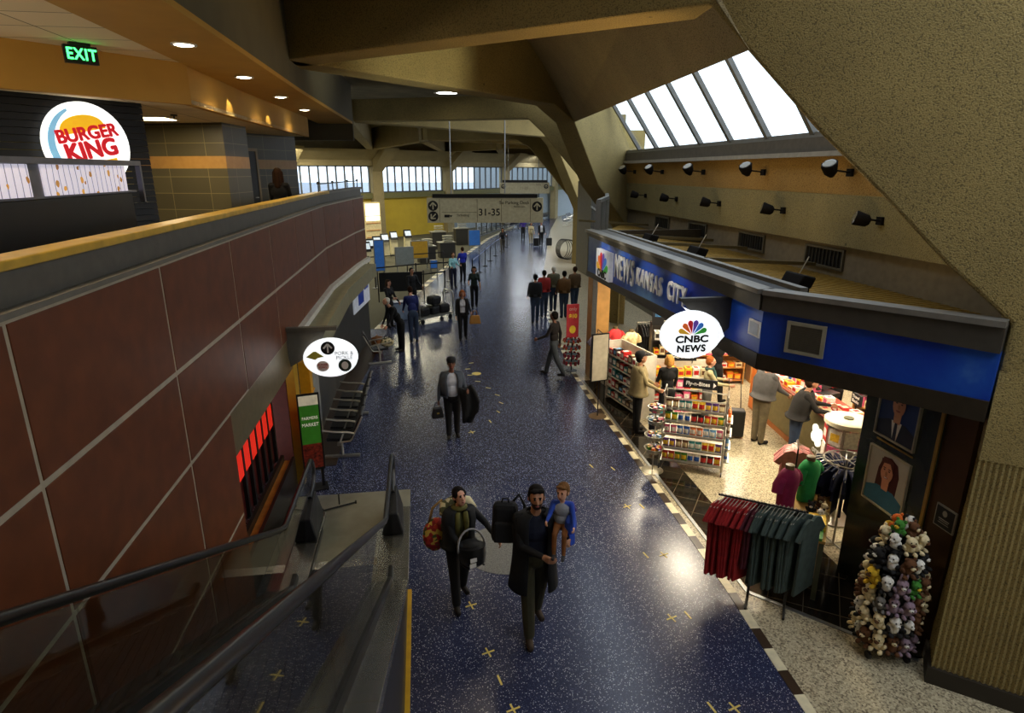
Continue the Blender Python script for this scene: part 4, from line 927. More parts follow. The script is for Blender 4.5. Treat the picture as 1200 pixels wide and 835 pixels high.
# ================================================================== PEOPLE
def skin_mat(n, c): return M('skin_'+n, c, .5, 0, .06, 14)
SKIN = {'fair': skin_mat('fair', 'c89478'), 'tan': skin_mat('tan', 'a8785a'), 'dark': skin_mat('dark', '6a4432')}
eye_m = M('eye_dark', '1a120e', .3); lip_m = M('lip', '96504a', .5)
def cloth(name, col, var=.16): return M('cloth_'+name, col, .85, 0, var, 11, bump=.25, bscale=60)
def capsules_mesh(name, caps, blobs, voxel, mats, smooth_it=2):
    """caps: (a, b, ra, rb, mat, flat) tapered limbs; blobs: (c, (rx,ry,rz), mat, rot) -> one continuous remeshed surface with a material per face"""
    mb = MB()
    for a, b, ra, rb, m, *fl in caps:
        a, b = Vector(a), Vector(b); d = b-a; ln = d.length
        n = 3; pts = [a-d.normalized()*ra*.55]; rs = [ra*.72]
        for i in range(n+1):
            k = i/n; pts.append(a+d*k); rs.append(ra+(rb-ra)*k)
        pts.append(b+d.normalized()*rb*.55); rs.append(rb*.72)
        mb.tube(pts, rs, 10)
    for c, r, m, *ro in blobs:
        mb.ball(c, r, 14, rot=ro[0] if ro else None)
    me0 = mb.mesh(name, [mats[0]])
    o = bpy.data.objects.new(name, me0); COL.objects.link(o)
    md = o.modifiers.new('r', 'REMESH'); md.mode = 'VOXEL'; md.voxel_size = voxel
    sm = o.modifiers.new('s', 'SMOOTH'); sm.iterations = smooth_it; sm.factor = .5
    dg = bpy.context.evaluated_depsgraph_get(); me = bpy.data.meshes.new_from_object(o.evaluated_get(dg))
    bpy.data.objects.remove(o); bpy.data.meshes.remove(me0)
    me.materials.clear()
    for m in mats: me.materials.append(m)
    n = len(me.polygons); ctr = np.empty(n*3, dtype=np.float32); me.polygons.foreach_get('center', ctr); ctr = ctr.reshape(-1, 3)
    best = np.full(n, 1e9); idx = np.zeros(n, dtype=np.int32)
    for a, b, ra, rb, m, *fl in caps:
        a = np.array(a); d = np.array(b)-a; L2 = max(d.dot(d), 1e-9)
        t = np.clip(((ctr-a) @ d)/L2, 0, 1); dist = np.linalg.norm(ctr-(a+t[:, None]*d), axis=1)-(ra+(rb-ra)*t)
        k = dist < best; best[k] = dist[k]; idx[k] = m
    for c, r, m, *ro in blobs:
        q = (ctr-np.array(c))
        if ro and ro[0] is not None: q = q @ np.array(Euler(ro[0]).to_matrix())
        rr = np.array(r if isinstance(r, (tuple, list)) else (r, r, r)); dist = (np.linalg.norm(q/rr, axis=1)-1)*rr.min()
        k = dist < best; best[k] = dist[k]; idx[k] = m
    me.polygons.foreach_set('material_index', idx); me.polygons.foreach_set('use_smooth', [True]*n)
    me.name = name
    return me
def person(label, loc, face, h=1.75, skin='fair', top=None, legs=None, shoe=None, hair=None, hair_style='short', hair_col=None, female=False,
           larm=(20, 8, 20), rarm=(20, 8, 20), stride=0., lean=0., turn=0., headtilt=0., headturn=0., coat=None, coat_len=0., hat=None, beard=None, width=1., voxel=.014, sit=False, sleeves=True, group=None, belly=1., lhand=None, rhand=None, scarf=None, shirt=None, lfwd=None, collar=None, bulk=1., look_eye=True, hs=1.):
    """standing person: local frame faces -y. Arms: (swing forward deg, out deg, elbow bend deg); lhand/rhand = explicit wrist target in local coords"""
    s = h/1.75; t = empty('person', loc, face, label, 'person', group)
    mats = [SKIN[skin], top, legs, shoe or cloth('shoe_black', '17130f'), eye_m, lip_m, shirt or top, beard or SKIN[skin], hair or top]
    SK, TOP, LEG, SHO, EYE, LIP, SHI, BEA, HAI = range(9)
    caps = []; blobs = []
    V = lambda x, y, z: Vector((x*s, y*s, z*s))
    hip = .92; w = width
    ln = math.tan(R(lean)); up = lambda z: -ln*(z-hip)     # forward lean offset in -y
    hips = V(0, 0, hip)
    hipw = .095 if female else .088
    # torso
    tw = .92 if female else 1.
    chestz, shz = 1.28, 1.42
    blobs.append((V(0, up(hip)-.005, hip+.0), (.165*s*w*bulk, .115*s*bulk*belly, .13*s), LEG))
    blobs.append((V(0, up(1.08)-.01, 1.08), (.155*s*w*tw*bulk, .11*s*bulk*belly, .17*s), SHI))
    blobs.append((V(0, up(chestz)-.01, chestz), (.18*s*w*tw*bulk, .118*s*bulk, .18*s), SHI))
    if female:
        for sx in (-1, 1): blobs.append((V(sx*.075, up(1.27)-.09, 1.27), (.065*s, .055*s, .07*s), SHI))
    if belly > 1.1: blobs.append((V(0, up(1.06)-.05*belly, 1.05), (.15*s, .1*s*belly, .14*s), SHI))
    shw = (.165 if female else .185)*w
    for sx in (-1, 1): caps.append((V(0, up(1.40), 1.40), V(sx*shw, up(shz), shz-.015), .07*s, .062*s*bulk, TOP))
    caps.append((V(0, up(1.40), 1.40), V(0, up(1.52)-.015, 1.52), .056*s, .05*s, SK))
    # head, tilted and turned about the neck
    sb = s; Hc = V(0, up(1.6)-.03, 1.625+.1*(hs-1));  HM = Euler((R(-headtilt), 0, R(headturn))).to_matrix()
    s = sb*hs; sh_ = s
    hp = lambda x, y, z: Hc+HM @ Vector((x*sh_, y*sh_, z*sh_))
    hrot = tuple(HM.to_euler())
    blobs += [(hp(0, .012, .03), (.076*s, .094*s, .09*s), SK, hrot), (hp(0, -.022, -.035), (.06*s, .068*s, .078*s), BEA if beard else SK, hrot), (hp(0, -.035, .005), (.062*s, .062*s, .07*s), SK, hrot)]
    caps.append((hp(0, -.088, .02), hp(0, -.108, -.018), .009*s, .014*s, SK))
    for sx in (-1, 1):
        blobs.append((hp(sx*.078, .008, .0), (.012*s, .02*s, .03*s), SK, hrot))
        if look_eye: blobs.append((hp(sx*.03, -.09, .022), (.013*s, .008*s, .008*s), EYE, hrot)); blobs.append((hp(sx*.031, -.093, .044), (.02*s, .007*s, .006*s), HAI if hair else EYE, hrot))
    blobs.append((hp(0, -.09, -.05), (.022*s, .008*s, .008*s), LIP, hrot))
    sH = s; s = sb
    # legs
    if sit:
        for sx in (-1, 1):
            k = V(sx*.1, -.4, hip-.01); a_ = V(sx*.1, -.46, .5)
            caps += [(V(sx*hipw, 0, hip-.02), k, .085*s, .06*s, LEG), (k, a_, .058*s, .042*s, LEG), (a_+V(0, .03, -.03), a_+V(0, -.15, -.045), .04*s, .034*s, SHO)]
    else:
        for sx, ph in ((-1, stride), (1, -stride)):
            hj = V(sx*hipw, 0, hip-.02)
            fwd = -ph*.26; kz = .5; back = 1 if ph < 0 else 0
            k = V(sx*hipw*1.02, fwd*.55-.02*abs(ph), kz); an = V(sx*hipw*1.0, fwd*(1.05 if not back else 1.25), .085+.07*back*abs(ph))
            caps += [(hj, k, .094*s*bulk, .076*s, LEG), (k, an, .074*s, .06*s, LEG)]
            toe = an+V(sx*.02, -.15, -.045 if not back else -.06); heel = an+V(0, .025, -.045)
            caps += [(heel, toe, .043*s, .036*s, SHO)]
    # arms
    hands = []
    for sx, arm, tgt in ((-1, rarm, rhand), (1, larm, lhand)):
        sh = V(sx*shw, up(shz), shz-.015); ua, fa = .29*s, .26*s
        if tgt is None:
            sw, out, el = arm
            d1_ = Vector((sx*math.sin(R(out)), -math.sin(R(sw))*math.cos(R(out)), -math.cos(R(sw))*math.cos(R(out))))
            e = sh+d1_*ua
            a2 = sw+el; d2_ = Vector((sx*math.sin(R(out))*.5, -math.sin(R(a2)), -math.cos(R(a2)))).normalized(); wr = e+d2_*fa
        else:
            wr = Vector(tgt)*s; dv = wr-sh; L_ = min(dv.length, (ua+fa)*.995); wr = sh+dv.normalized()*L_
            a = (ua*ua-fa*fa+L_*L_)/(2*L_); hh = math.sqrt(max(ua*ua-a*a, 0)); dn = dv.normalized()
            pole = Vector((sx*.6, .5, -.7)); pole = (pole-dn*pole.dot(dn)).normalized(); e = sh+dn*a+pole*hh; d2_ = (wr-e).normalized()
        AM = TOP if sleeves else SK
        caps += [(sh, e, .056*s*bulk, .045*s*bulk, TOP if sleeves else TOP), (e, wr, .043*s*bulk, .031*s, AM)]
        # hand: palm, four curled fingers and a thumb
        side = d2_.cross(Vector((0, 1, 0)));
        if side.length < .1: side = Vector((1, 0, 0))
        side.normalize(); pn = side.cross(d2_).normalized()
        curl = Vector((-sx, 0, 0)); curl = (curl-d2_*curl.dot(d2_)); curl = curl.normalized() if curl.length > .05 else pn
        spread = d2_.cross(curl).normalized()
        palm = wr+d2_*.085*s
        caps.append((wr, wr+d2_*.03*s, .028*s, .027*s, SK))
        for j in range(3): caps.append((wr+d2_*.03*s+spread*(j-1)*.02*s, palm+spread*(j-1)*.026*s, .017*s, .016*s, SK))
        fr = max(.0085*s, voxel*.75)
        for j, fl in enumerate((.068, .078, .073, .056)):
            b0 = palm+spread*(j-1.5)*.022*s; b1 = b0+(d2_*.75+curl*.4).normalized()*fl*.55*s; b2 = b1+(d2_*.3+curl*.9).normalized()*fl*.5*s
            caps += [(b0, b1, fr*1.1, fr, SK), (b1, b2, fr, fr*.85, SK)]
        tb = wr+d2_*.03*s-spread*.028*s; tm = tb+(d2_*.6-spread*.7+curl*.3).normalized()*.035*s
        caps += [(tb, tm, fr*1.25, fr*1.1, SK), (tm, tm+(d2_*.8+curl*.4).normalized()*.03*s, fr*1.1, fr*.9, SK)]
        hands.append(wr+d2_*.1*s)
    body = link('body', capsules_mesh('body', caps, blobs, voxel, mats), t)
    # hair / hat
    if hair_style and hair is not None:
        hc = []; hb = []; s = sb*hs
        hb += [(hp(0, .03, .058), (.084*s, .094*s, .08*s), 0, hrot), (hp(0, .055, .0), (.078*s, .07*s, .09*s), 0, hrot)]
        if hair_style == 'short': hb += [(hp(sx*.06, .03, .02), (.03*s, .06*s, .06*s), 0, hrot) for sx in (-1, 1)]
        if hair_style == 'shaggy': hb += [(hp(sx*.064, .03, .02), (.024*s, .055*s, .065*s), 0, hrot) for sx in (-1, 1)]+[(hp(-.025, -.06, .098), (.05*s, .03*s, .022*s), 0, hrot), (hp(.035, -.058, .096), (.045*s, .03*s, .02*s), 0, hrot)]
        if hair_style in ('bob', 'long'):
            lo = -.09 if hair_style == 'bob' else -.24
            hc += [(hp(sx*.078, .02, .04), hp(sx*.085, .03, lo), .035*s, .035*s, 0) for sx in (-1, 1)]+[(hp(0, .07, .04), hp(0, .085, lo), .07*s, .07*s, 0), (hp(-.05, -.06, .09), hp(.05, -.06, .09), .026*s, .026*s, 0)]
        if hair_style == 'bun': hb += [(hp(0, .115, .0), .045*s if False else (.045*s, .045*s, .045*s), 0)]
        if hair_style == 'tied': hb += [(hp(sx*.06, .0, .045), (.032*s, .06*s, .05*s), 0, hrot) for sx in (-1, 1)]; hc += [(hp(0, .1, -.01), hp(.0, .13, -.16), .035*s, .02*s, 0)]
        # keep the face clear
        link('hair', capsules_mesh('hair', hc, hb, voxel*1.1, [hair]), t)
    if hat is not None:
        s = sb*hs
        kind, hm = hat
        mb = MB()
        pr = [(.09, -.0), (.1, .03), (.098, .07), (.075, .105), (.03, .12)]
        for k in range(1):
            mb.lathe([(r*s, z*s) for r, z in pr], n=16, sy=1.12)
        if kind == 'cap': mb.hexa([(-.07*s, -.08*s, .015*s), (.07*s, -.08*s, .015*s), (.045*s, -.2*s, -.005*s), (-.045*s, -.2*s, -.005*s)], [(-.07*s, -.08*s, .03*s), (.07*s, -.08*s, .03*s), (.045*s, -.2*s, .008*s), (-.045*s, -.2*s, .008*s)])
        mb.build('cap' if kind == 'cap' else 'hat', hm, t, smooth=40, loc=hp(0, .012, .045), rot=hrot)
    s = sb
    # open or closed coat hanging from the shoulders
    if coat is not None:
        cl = coat_len
        rings = []
        for z, rx, ry in ((1.46, .1, .085), (1.42, .2*w, .115), (1.3, .215*w*bulk, .145*bulk), (1.1, .2*w*bulk, .14*bulk*belly), (.95, .205*w*bulk, .145*bulk*belly), (.95-cl*.5, .22*w*bulk, .16*bulk), (.95-cl, .24*w*bulk, .185*bulk)):
            rings.append((z, rx, ry))
        n_ = 28; gap = 4 if shirt is not None else 1; vs = []; fs = []
        for z, rx, ry in rings:
            for j in range(n_+1):
                a = -PI/2+R(gap*6.5)+(2*PI-2*R(gap*6.5))*j/n_
                rip = 1+.035*math.sin(5*a)*max(0, (1.0-z)/.6)
                vs.append((rx*s*math.cos(a)*rip, (ry*math.sin(a)*rip+up(z)-.005)*s, z*s))
        for i in range(len(rings)-1):
            for j in range(n_): q = i*(n_+1)+j; fs.append([q, q+1, q+n_+2, q+n_+1])
        mb = MB(); mb.add(vs, fs); o = mb.build('coat', coat, t, smooth=True); sd = o.modifiers.new('solid', 'SOLIDIFY'); sd.thickness = .018*s; sd.offset = 1
    if scarf is not None:
        mb = MB(); ring = [(.075*s*math.cos(a), (.075*math.sin(a)-.012+up(1.47))*s, (1.47-.012*math.sin(a))*s) for a in [2*PI*i/14 for i in range(15)]]
        mb.tube(ring, .034*s, 8, caps=False)
        for sx in (-1, 1): mb.tube([(sx*.05*s, (-.1+up(1.44))*s, 1.44*s), (sx*.06*s, (-.14+up(1.3))*s, 1.3*s), (sx*.055*s, (-.135+up(1.1))*s, 1.08*s)], [.034*s, .038*s, .03*s], 8)
        mb.build('scarf', scarf, t, smooth=True)
    t['hands'] = 0; del t['hands']
    return t, hands
C_ = cloth
# ---- the family in the foreground
black_cl = C_('black', '0b0b0d'); navy_cl = C_('navy', '141a2e'); olive_tr = C_('olive_trouser', '35321f'); jean = C_('jeans', '26344c'); grey_j = C_('grey_jeans', '3a3f44')
brown_shoe = C_('brown_shoe', '33261a'); dk_hair = M('hair_dark', '14100d', .85, 0, .35, 60, spec=.12); br_hair = M('hair_brown', '2e1c10', .85, 0, .35, 60, spec=.12); bl_hair = M('hair_blond', 'a9783c', .85, 0, .35, 60, spec=.12); wh_hair = M('hair_white', 'c8c4b8', .6, 0, .2, 30)
fair_hair = M('hair_fair', '6b4a2a', .85, 0, .35, 60, spec=.12); auburn = M('hair_auburn', '8a4a20', .85, 0, .35, 60, spec=.12)
man, hm = person('tall bearded man in a long dark coat carrying a small child', (1.15, 6.1, 0), R(4), 1.95, 'tan', black_cl, olive_tr, brown_shoe, dk_hair, 'shaggy', beard=M('beard', '2a1a12', .7, 0, .3, 30), shirt=navy_cl, stride=.62, lean=3, coat=black_cl, coat_len=.38, rhand=(.0, -.32, 1.12), lhand=(.3, -.26, 1.24), headturn=-8, headtilt=6, voxel=.0085, bulk=1.05)
kid, hk = person('small child in a blue coat carried on the arm of the bearded man', Vector((1.43, 5.93, 1.52-.92*.53)), R(-20), .93, 'fair', C_('kid_blue', '1f3f9c'), C_('kid_tan', '7a4a20'), C_('kid_shoe', '2a2a2c'), fair_hair, 'shaggy', shirt=C_('kid_grey_stripe', '8f9298'), sit=True, hs=1.55, larm=(45, 15, 30), rarm=(55, 10, 35), voxel=.007, coat=None, bulk=1.12, headturn=-15)
# the child's coat and sleeves
mb = MB(); mb.hexa([(-.02, .1, .42), (.13, .06, .42), (.17, -.16, .36), (.12, -.2, .34)], [(-.02, .13, .66), (.12, .1, .66), (.13, .0, .6), (.07, -.08, .58)]); mb.ball((.1, -.03, .52), (.07, .13, .14)); mb.build('coat_flap', C_('kid_blue', '1f3f9c'), kid, bev=.02)
mb = MB(); mb.tube([(.03, .1, .66), (.09, .1, .68), (.13, .06, .62)], [.045, .05, .035], 8); mb.build('hood', C_('kid_purple', '3c2a6a'), kid, smooth=True)
def backpack(loc, rz, m, label):
    t = empty('backpack', loc, rz, label, 'bag')
    mb = MB(); mb.hexa([(-.17, -.08, .02), (.17, -.08, .02), (.17, .1, .02), (-.17, .1, .02)], [(-.14, -.07, .52), (.14, -.07, .52), (.14, .08, .52), (-.14, .08, .52)]); mb.build('body', m, t, bev=.06)
    mb = MB(); mb.hexa([(-.13, -.13, .06), (.13, -.13, .06), (.13, -.07, .06), (-.13, -.07, .06)], [(-.12, -.11, .3), (.12, -.11, .3), (.12, -.07, .32), (-.12, -.07, .32)]); mb.build('front_pocket', m, t, bev=.025)
    mb = MB(); mb.tube([(.08, .08, .48), (.15, .12, .56), (.22, .06, .45), (.2, .06, .2)], .018, 6); mb.build('strap', m, t, smooth=True)
    mb = MB(); mb.tube([(-.04, .0, .52), (-.03, 0, .57), (.03, 0, .57), (.04, 0, .52)], .01, 6); mb.build('grab_handle', m, t, smooth=True)
    return t
backpack((.83, 6.22, 1.16), R(-12), C_('bag_black', '0d0d0f'), 'black backpack slung on the shoulder of the bearded man')
woman, hw = person('young woman in a dark jacket and olive scarf carrying an infant car seat', (.31, 6.75, 0), R(14), 1.66, 'fair', C_('jacket_charcoal', '15171a'), black_cl, None, dk_hair, 'tied', female=True, stride=.55, lean=6, shirt=C_('olive_top', '4b4a24'), coat=C_('jacket_charcoal', '15171a'), coat_len=.06, scarf=C_('scarf_olive', '5a5626'), lhand=(.42, -.3, 1.05), rhand=(-.02, -.34, .98), headtilt=14, headturn=10, voxel=.0085)
# patterned hood on her shoulders
pat, N, L, b = nodes_mat('floral_cloth'); tc = N.new('ShaderNodeTexCoord'); vo = N.new('ShaderNodeTexVoronoi'); vo.inputs['Scale'].default_value = 22; L.new(tc.outputs['Object'], vo.inputs['Vector'])
rp = N.new('ShaderNodeValToRGB'); L.new(vo.outputs['Color'], rp.inputs[0]); rp.color_ramp.interpolation = 'CONSTANT'
rp.color_ramp.elements[0].color = (*lin('8a1414'), 1); rp.color_ramp.elements[1].position = .72; rp.color_ramp.elements[1].color = (*lin('c0a040'), 1)
e = rp.color_ramp.elements.new(.45); e.color = (*lin('b03020'), 1); e = rp.color_ramp.elements.new(.6); e.color = (*lin('3a4a1a'), 1)
L.new(rp.outputs[0], b.inputs['Base Color']); b.inputs['Roughness'].default_value = .8
pat2, N, L, b = nodes_mat('leaf_cloth'); tc = N.new('ShaderNodeTexCoord'); vo = N.new('ShaderNodeTexVoronoi'); vo.inputs['Scale'].default_value = 18; L.new(tc.outputs['Object'], vo.inputs['Vector'])
rp = N.new('ShaderNodeValToRGB'); L.new(vo.outputs['Color'], rp.inputs[0]); rp.color_ramp.interpolation = 'CONSTANT'
rp.color_ramp.elements[0].color = (*lin('c8bc94'), 1); rp.color_ramp.elements[1].position = .55; rp.color_ramp.elements[1].color = (*lin('4a4a2a'), 1)
L.new(rp.outputs[0], b.inputs['Base Color']); b.inputs['Roughness'].default_value = .8
mb = MB(); mb.tube([(-.2, -.03, 1.31), (-.15, .06, 1.37), (0, .12, 1.38), (.15, .06, 1.37), (.2, -.03, 1.31)], [.045, .07, .075, .07, .045], 10); mb.build('hood', pat2, woman, smooth=True)
t = empty('shoulder_bag', (.03, 6.85, .72), R(20), 'red floral bag hanging from the shoulder of the young woman', 'bag')
mb = MB(); mb.ball((0, 0, .22), (.17, .1, .23), 14); mb.build('body', pat, t, smooth=True)
mb = MB(); mb.tube([(-.08, 0, .4), (-.02, .02, .58), (.1, .02, .66), (.14, 0, .45)], .018, 6); mb.build('strap', C_('strap_tan', '8a6a3a'), t, smooth=True)
t = empty('infant_car_seat', (.47, 6.42, .74), R(20), 'black infant car seat with a carrying hoop held by the young woman', 'car seat')
mb = MB(); ring = lambda y, w_, d_, z: [(w_*math.cos(a), y+d_*math.sin(a), z) for a in [2*PI*i/16 for i in range(16)]]
rs = [ring(.02, .1, .14, .0), ring(0, .17, .24, .06), ring(0, .2, .29, .2), ring(.02, .2, .31, .3)]; vs = [v for r_ in rs for v in r_]; n = 16
mb.add(vs, [[i*n+j, i*n+(j+1) % n, (i+1)*n+(j+1) % n, (i+1)*n+j] for i in range(3) for j in range(n)]+[list(range(n))[::-1], [3*n+j for j in range(n)]]); mb.build('shell', black, t, smooth=40)
mb = MB(); mb.ball((0, .05, .3), (.15, .22, .07), 12); mb.build('padding', C_('padding_grey', '1c1d20'), t, smooth=True)
mb = MB(); mb.tube([(-.21, 0, .24)]+[(.21*math.cos(a)*-1 if False else -.215*math.cos(a), -.02, .26+.28*math.sin(a)) for a in [PI*i/10 for i in range(11)]]+[(.21, 0, .24)], .016, 8); mb.build('handle', M('handle_grey', '8a8a8c', .4), t, smooth=True)
for x, z in ((-.09, .16), (-.1, .08)):
    mb = MB(); mb.obox((x, -.262 if z > .1 else -.235, z), (.1, .012, .06), (R(12), 0, 0)); mb.build('sticker', white, t)
mb = MB(); mb.tube([(-.12, -.1, 0), (-.12, .2, 0)], .015, 6); mb.tube([(.12, -.1, 0), (.12, .2, 0)], .015, 6); mb.build('runner', black, t)
t.scale = (.82, .82, .82); t.rotation_euler = (R(-18), 0, R(20))
# ---- man in the dark cap
hat, hh = person('stocky man in a grey jacket and white shirt carrying a bag and a coat', (.5, 11.9, 0), R(2), 1.71, 'dark', C_('jacket_grey', '3d434c'), black_cl, None, dk_hair, 'short', hat=('hat', C_('cap_black', '0e0e10')), shirt=C_('white_shirt', 'c4c6cc'), coat=C_('jacket_grey', '3d434c'), coat_len=-.02, stride=.12, bulk=1.14, belly=1.2, larm=(18, 14, 75), rarm=(0, 14, 8), voxel=.012, headtilt=8)
t = empty('holdall', (.19, 11.87, .46), R(10), 'small black bag in the right hand of the stocky man', 'bag')
mb = MB(); mb.hexa([(-.13, -.08, 0), (.13, -.08, 0), (.13, .08, 0), (-.13, .08, 0)], [(-.09, -.05, .24), (.09, -.05, .24), (.09, .05, .24), (-.09, .05, .24)]); mb.build('body', black, t, bev=.03)
mb = MB(); mb.tube([(-.06, 0, .23), (-.04, 0, .32), (.04, 0, .32), (.06, 0, .23)], .012, 6); mb.build('handle', black, t, smooth=True)
mb = MB(); mb.obox((0, -.076, .12), (.05, .01, .03)); mb.build('buckle', M('brass', 'a88a3a', .3, .8), t)
mb = MB()
vs = []; fs = []
for i, (z, w_, dx) in enumerate(((.0, .1, .0), (-.15, .14, .02), (-.35, .17, .07), (-.55, .16, .12), (-.72, .1, .1))):
    for j in range(9):
        a = j/8; vs.append((-.14+dx*.3+a*w_*2.1, .05*math.sin(a*9+i)-.02, z-.05*math.sin(a*4)))
for i in range(4):
    for j in range(8): q = i*9+j; fs.append([q, q+1, q+10, q+9])
mb.add(vs, fs); o = mb.build('draped_coat', black_cl, loc=(.78, 11.6, 1.18), smooth=True); sd = o.modifiers.new('solid', 'SOLIDIFY'); sd.thickness = .06; tag(o, 'black coat draped over the left arm of the stocky man', 'coat')
# ---- women walking toward the camera, middle distance
w3, h3 = person('woman in a black jacket and white blouse walking with a tan handbag', (1.24, 19.6, 0), 0, 1.65, 'tan', black_cl, black_cl, None, auburn, 'bob', female=True, shirt=C_('white_shirt', 'c4c6cc'), coat=black_cl, coat_len=.04, stride=.35, larm=(10, 14, 60), rarm=(12, 10, 15), voxel=.016)
t = empty('handbag', (1.62, 19.4, .58), 0, 'tan handbag carried by the woman in the white blouse', 'bag')
tan_l = M('tan_leather', '9a6a24', .5)
mb = MB(); mb.hexa([(-.19, -.08, 0), (.19, -.08, 0), (.19, .08, 0), (-.19, .08, 0)], [(-.15, -.03, .28), (.15, -.03, .28), (.15, .03, .28), (-.15, .03, .28)]); mb.build('body', tan_l, t, bev=.03)
mb = MB(); mb.tube([(-.08, 0, .27), (-.05, 0, .42), (.05, 0, .42), (.08, 0, .27)], .012, 6); mb.build('handle', tan_l, t, smooth=True)
person('woman in a dark green top and black trousers with shoulder-length dark hair', (2.04, 24.5, 0), 0, 1.68, 'tan', C_('dark_green', '15241c'), black_cl, None, dk_hair, 'bob', female=True, stride=.4, larm=(10, 10, 12), rarm=(20, 14, 60), voxel=.018, sleeves=False)
person('woman in a pale turquoise top standing by the queue posts', (1.45, 29.2, 0), R(20), 1.66, 'tan', C_('pale_turquoise', '8cc0c4'), navy_cl, None, br_hair, 'short', female=True, larm=(20, 10, 70), rarm=(20, 10, 60), voxel=.02)
person('person in a bright blue jacket standing by the queue posts', (2.0, 30.6, 0), R(200), 1.74, 'fair', C_('royal_blue', '1a2a9c'), black_cl, None, br_hair, 'short', voxel=.02)
# ---- near the left wall
person('white-haired man in dark clothes bending over the single seat', (-.72, 18.6, 0), R(-60), 1.72, 'fair', black_cl, black_cl, None, wh_hair, 'short', lean=32, larm=(22, 6, 15), rarm=(12, 6, 15), headtilt=20, voxel=.016)
person('person in a dark blue jacket bending beside the single seat', (-.35, 19.6, 0), R(190), 1.75, 'fair', C_('dark_blue_jacket', '16225c'), jean, None, br_hair, 'short', lean=30, larm=(20, 6, 25), rarm=(14, 6, 25), voxel=.016)
person('woman in black standing against the end of the left wall', (-1.2, 21.7, 0), R(50), 1.7, 'fair', black_cl, black_cl, None, br_hair, 'bob', female=True, rarm=(30, 5, 60), voxel=.018)
person('dark-clothed person standing behind the luggage cart', (-.42, 24.2, 0), R(30), 1.72, 'tan', C_('black_jacket2', '121316'), black_cl, None, dk_hair, 'short', larm=(30, 8, 30), voxel=.018)
# ---- by the shop front and farther down
person('man in a dark jacket and grey jeans striding past the shop corner', (3.4, 15.5, 0), R(-125), 1.78, 'dark', C_('dark_brown_jacket', '1c1614'), grey_j, None, dk_hair, 'short', stride=.95, larm=(25, 8, 40), rarm=(-15, 8, 20), voxel=.014)
for (x, y, col, nm, lb, hr, a) in ((4.0, 21.6, '101218', 'black_top', 'man in a black jacket and jeans walking away, leftmost of the group of five', dk_hair, 178), (4.5, 22.5, '8a1c1a', 'red_top', 'person in a red jacket walking away beside the man in black', dk_hair, 182), (5.05, 23.4, '4a4630', 'olive_top2', 'grey-haired man in an olive jacket in the group of five', wh_hair, 176), (5.2, 22.2, '5c3f1c', 'brown_top', 'man in a brown jacket and jeans walking away, in front of the olive jacket', dk_hair, 180), (5.85, 23.2, '4c381e', 'brown_top2', 'man in a dark tan jacket by the glazed front, rightmost of the five', br_hair, 185)):
    person(lb, (x, y, 0), R(a), 1.78, 'tan', C_(nm, col), jean, None, hr, 'short', stride=random.uniform(.25, .5), voxel=.018, bulk=1.08, coat=C_(nm, col), coat_len=-.02)
person('woman in a dark top and grey trousers carrying a pale bundle, far down the hall', (5.46, 41.8, 0), 0, 1.66, 'tan', C_('dark_top', '1c1c24'), C_('grey_trouser', '55524c'), None, dk_hair, 'long', female=True, larm=(40, 5, 60), rarm=(30, 12, 40), stride=.3, voxel=.025)
person('person in a beige outfit walking beside the man with two suitcases', (8.25, 46.6, 0), 0, 1.62, 'tan', C_('beige_top', 'a89a74'), C_('beige_trouser', '8c8060'), None, br_hair, 'bob', female=True, voxel=.025, stride=.2)
person('man in a dark suit and white shirt walking with two suitcases', (8.8, 45.4, 0), 0, 1.8, 'tan', black_cl, black_cl, None, dk_hair, 'short', shirt=C_('white_shirt', 'c4c6cc'), coat=black_cl, coat_len=.06, voxel=.025, stride=.3)
person('person in a purple top far down the hall behind the hanging sign', (8.2, 50.0, 0), R(180), 1.78, 'tan', C_('purple', '3a2a78'), black_cl, None, dk_hair, 'short', voxel=.025)
def suitcase(loc, rz, h, w, label, m, pull=0.):
    t = empty('suitcase', loc, rz, label, 'suitcase')
    mb = MB(); mb.box(-w/2, w/2, -.12, .12, .05, h); mb.build('body', m, t, bev=.03)
    mb = MB(); mb.tube([(-w*.3, .1, h), (-w*.3, .1+pull*.3, h+.1+pull*.42), (w*.3, .1+pull*.3, h+.1+pull*.42), (w*.3, .1, h)], .011, 6); mb.build('handle', dark_metal, t)
    for s in (-1, 1):
        mb = MB(); mb.tube([(s*w*.38-.015, .08, .035), (s*w*.38+.015, .08, .035)], .035, 10); mb.build('wheel', rubber, t)
    return t
suitcase((8.35, 45.0, 0), 0, .62, .42, 'black suitcase at the right hand of the man in the suit', black, 1)
suitcase((9.35, 45.2, 0), 0, .6, .42, 'black suitcase at the left hand of the man in the suit', black, 1)
# ---- customers inside the shop
person('man in a tan jacket and black cap browsing at the shop front', (4.35, 11.6, 0), R(80), 1.76, 'tan', C_('tan_jacket', '8a7c58'), black_cl, None, dk_hair, 'short', hat=('cap', C_('cap_black', '0e0e10')), coat=C_('tan_jacket', '8a7c58'), coat_len=.1, larm=(25, 5, 35), rarm=(25, 5, 40), voxel=.013, headtilt=14, bulk=1.1)
t = empty('shopping_bag', (4.58, 11.0, .32), R(30), 'black bag hanging from the arm of the man in the tan jacket', 'bag')
mb = MB(); mb.hexa([(-.2, -.07, 0), (.2, -.07, 0), (.2, .07, 0), (-.2, .07, 0)], [(-.2, -.09, .34), (.2, -.09, .34), (.2, .09, .34), (-.2, .09, .34)]); mb.build('body', black, t, bev=.015)
mb = MB(); mb.tube([(-.1, 0, .33), (-.06, 0, .5), (.06, 0, .5), (.1, 0, .33)], .01, 6); mb.build('handle', black, t)
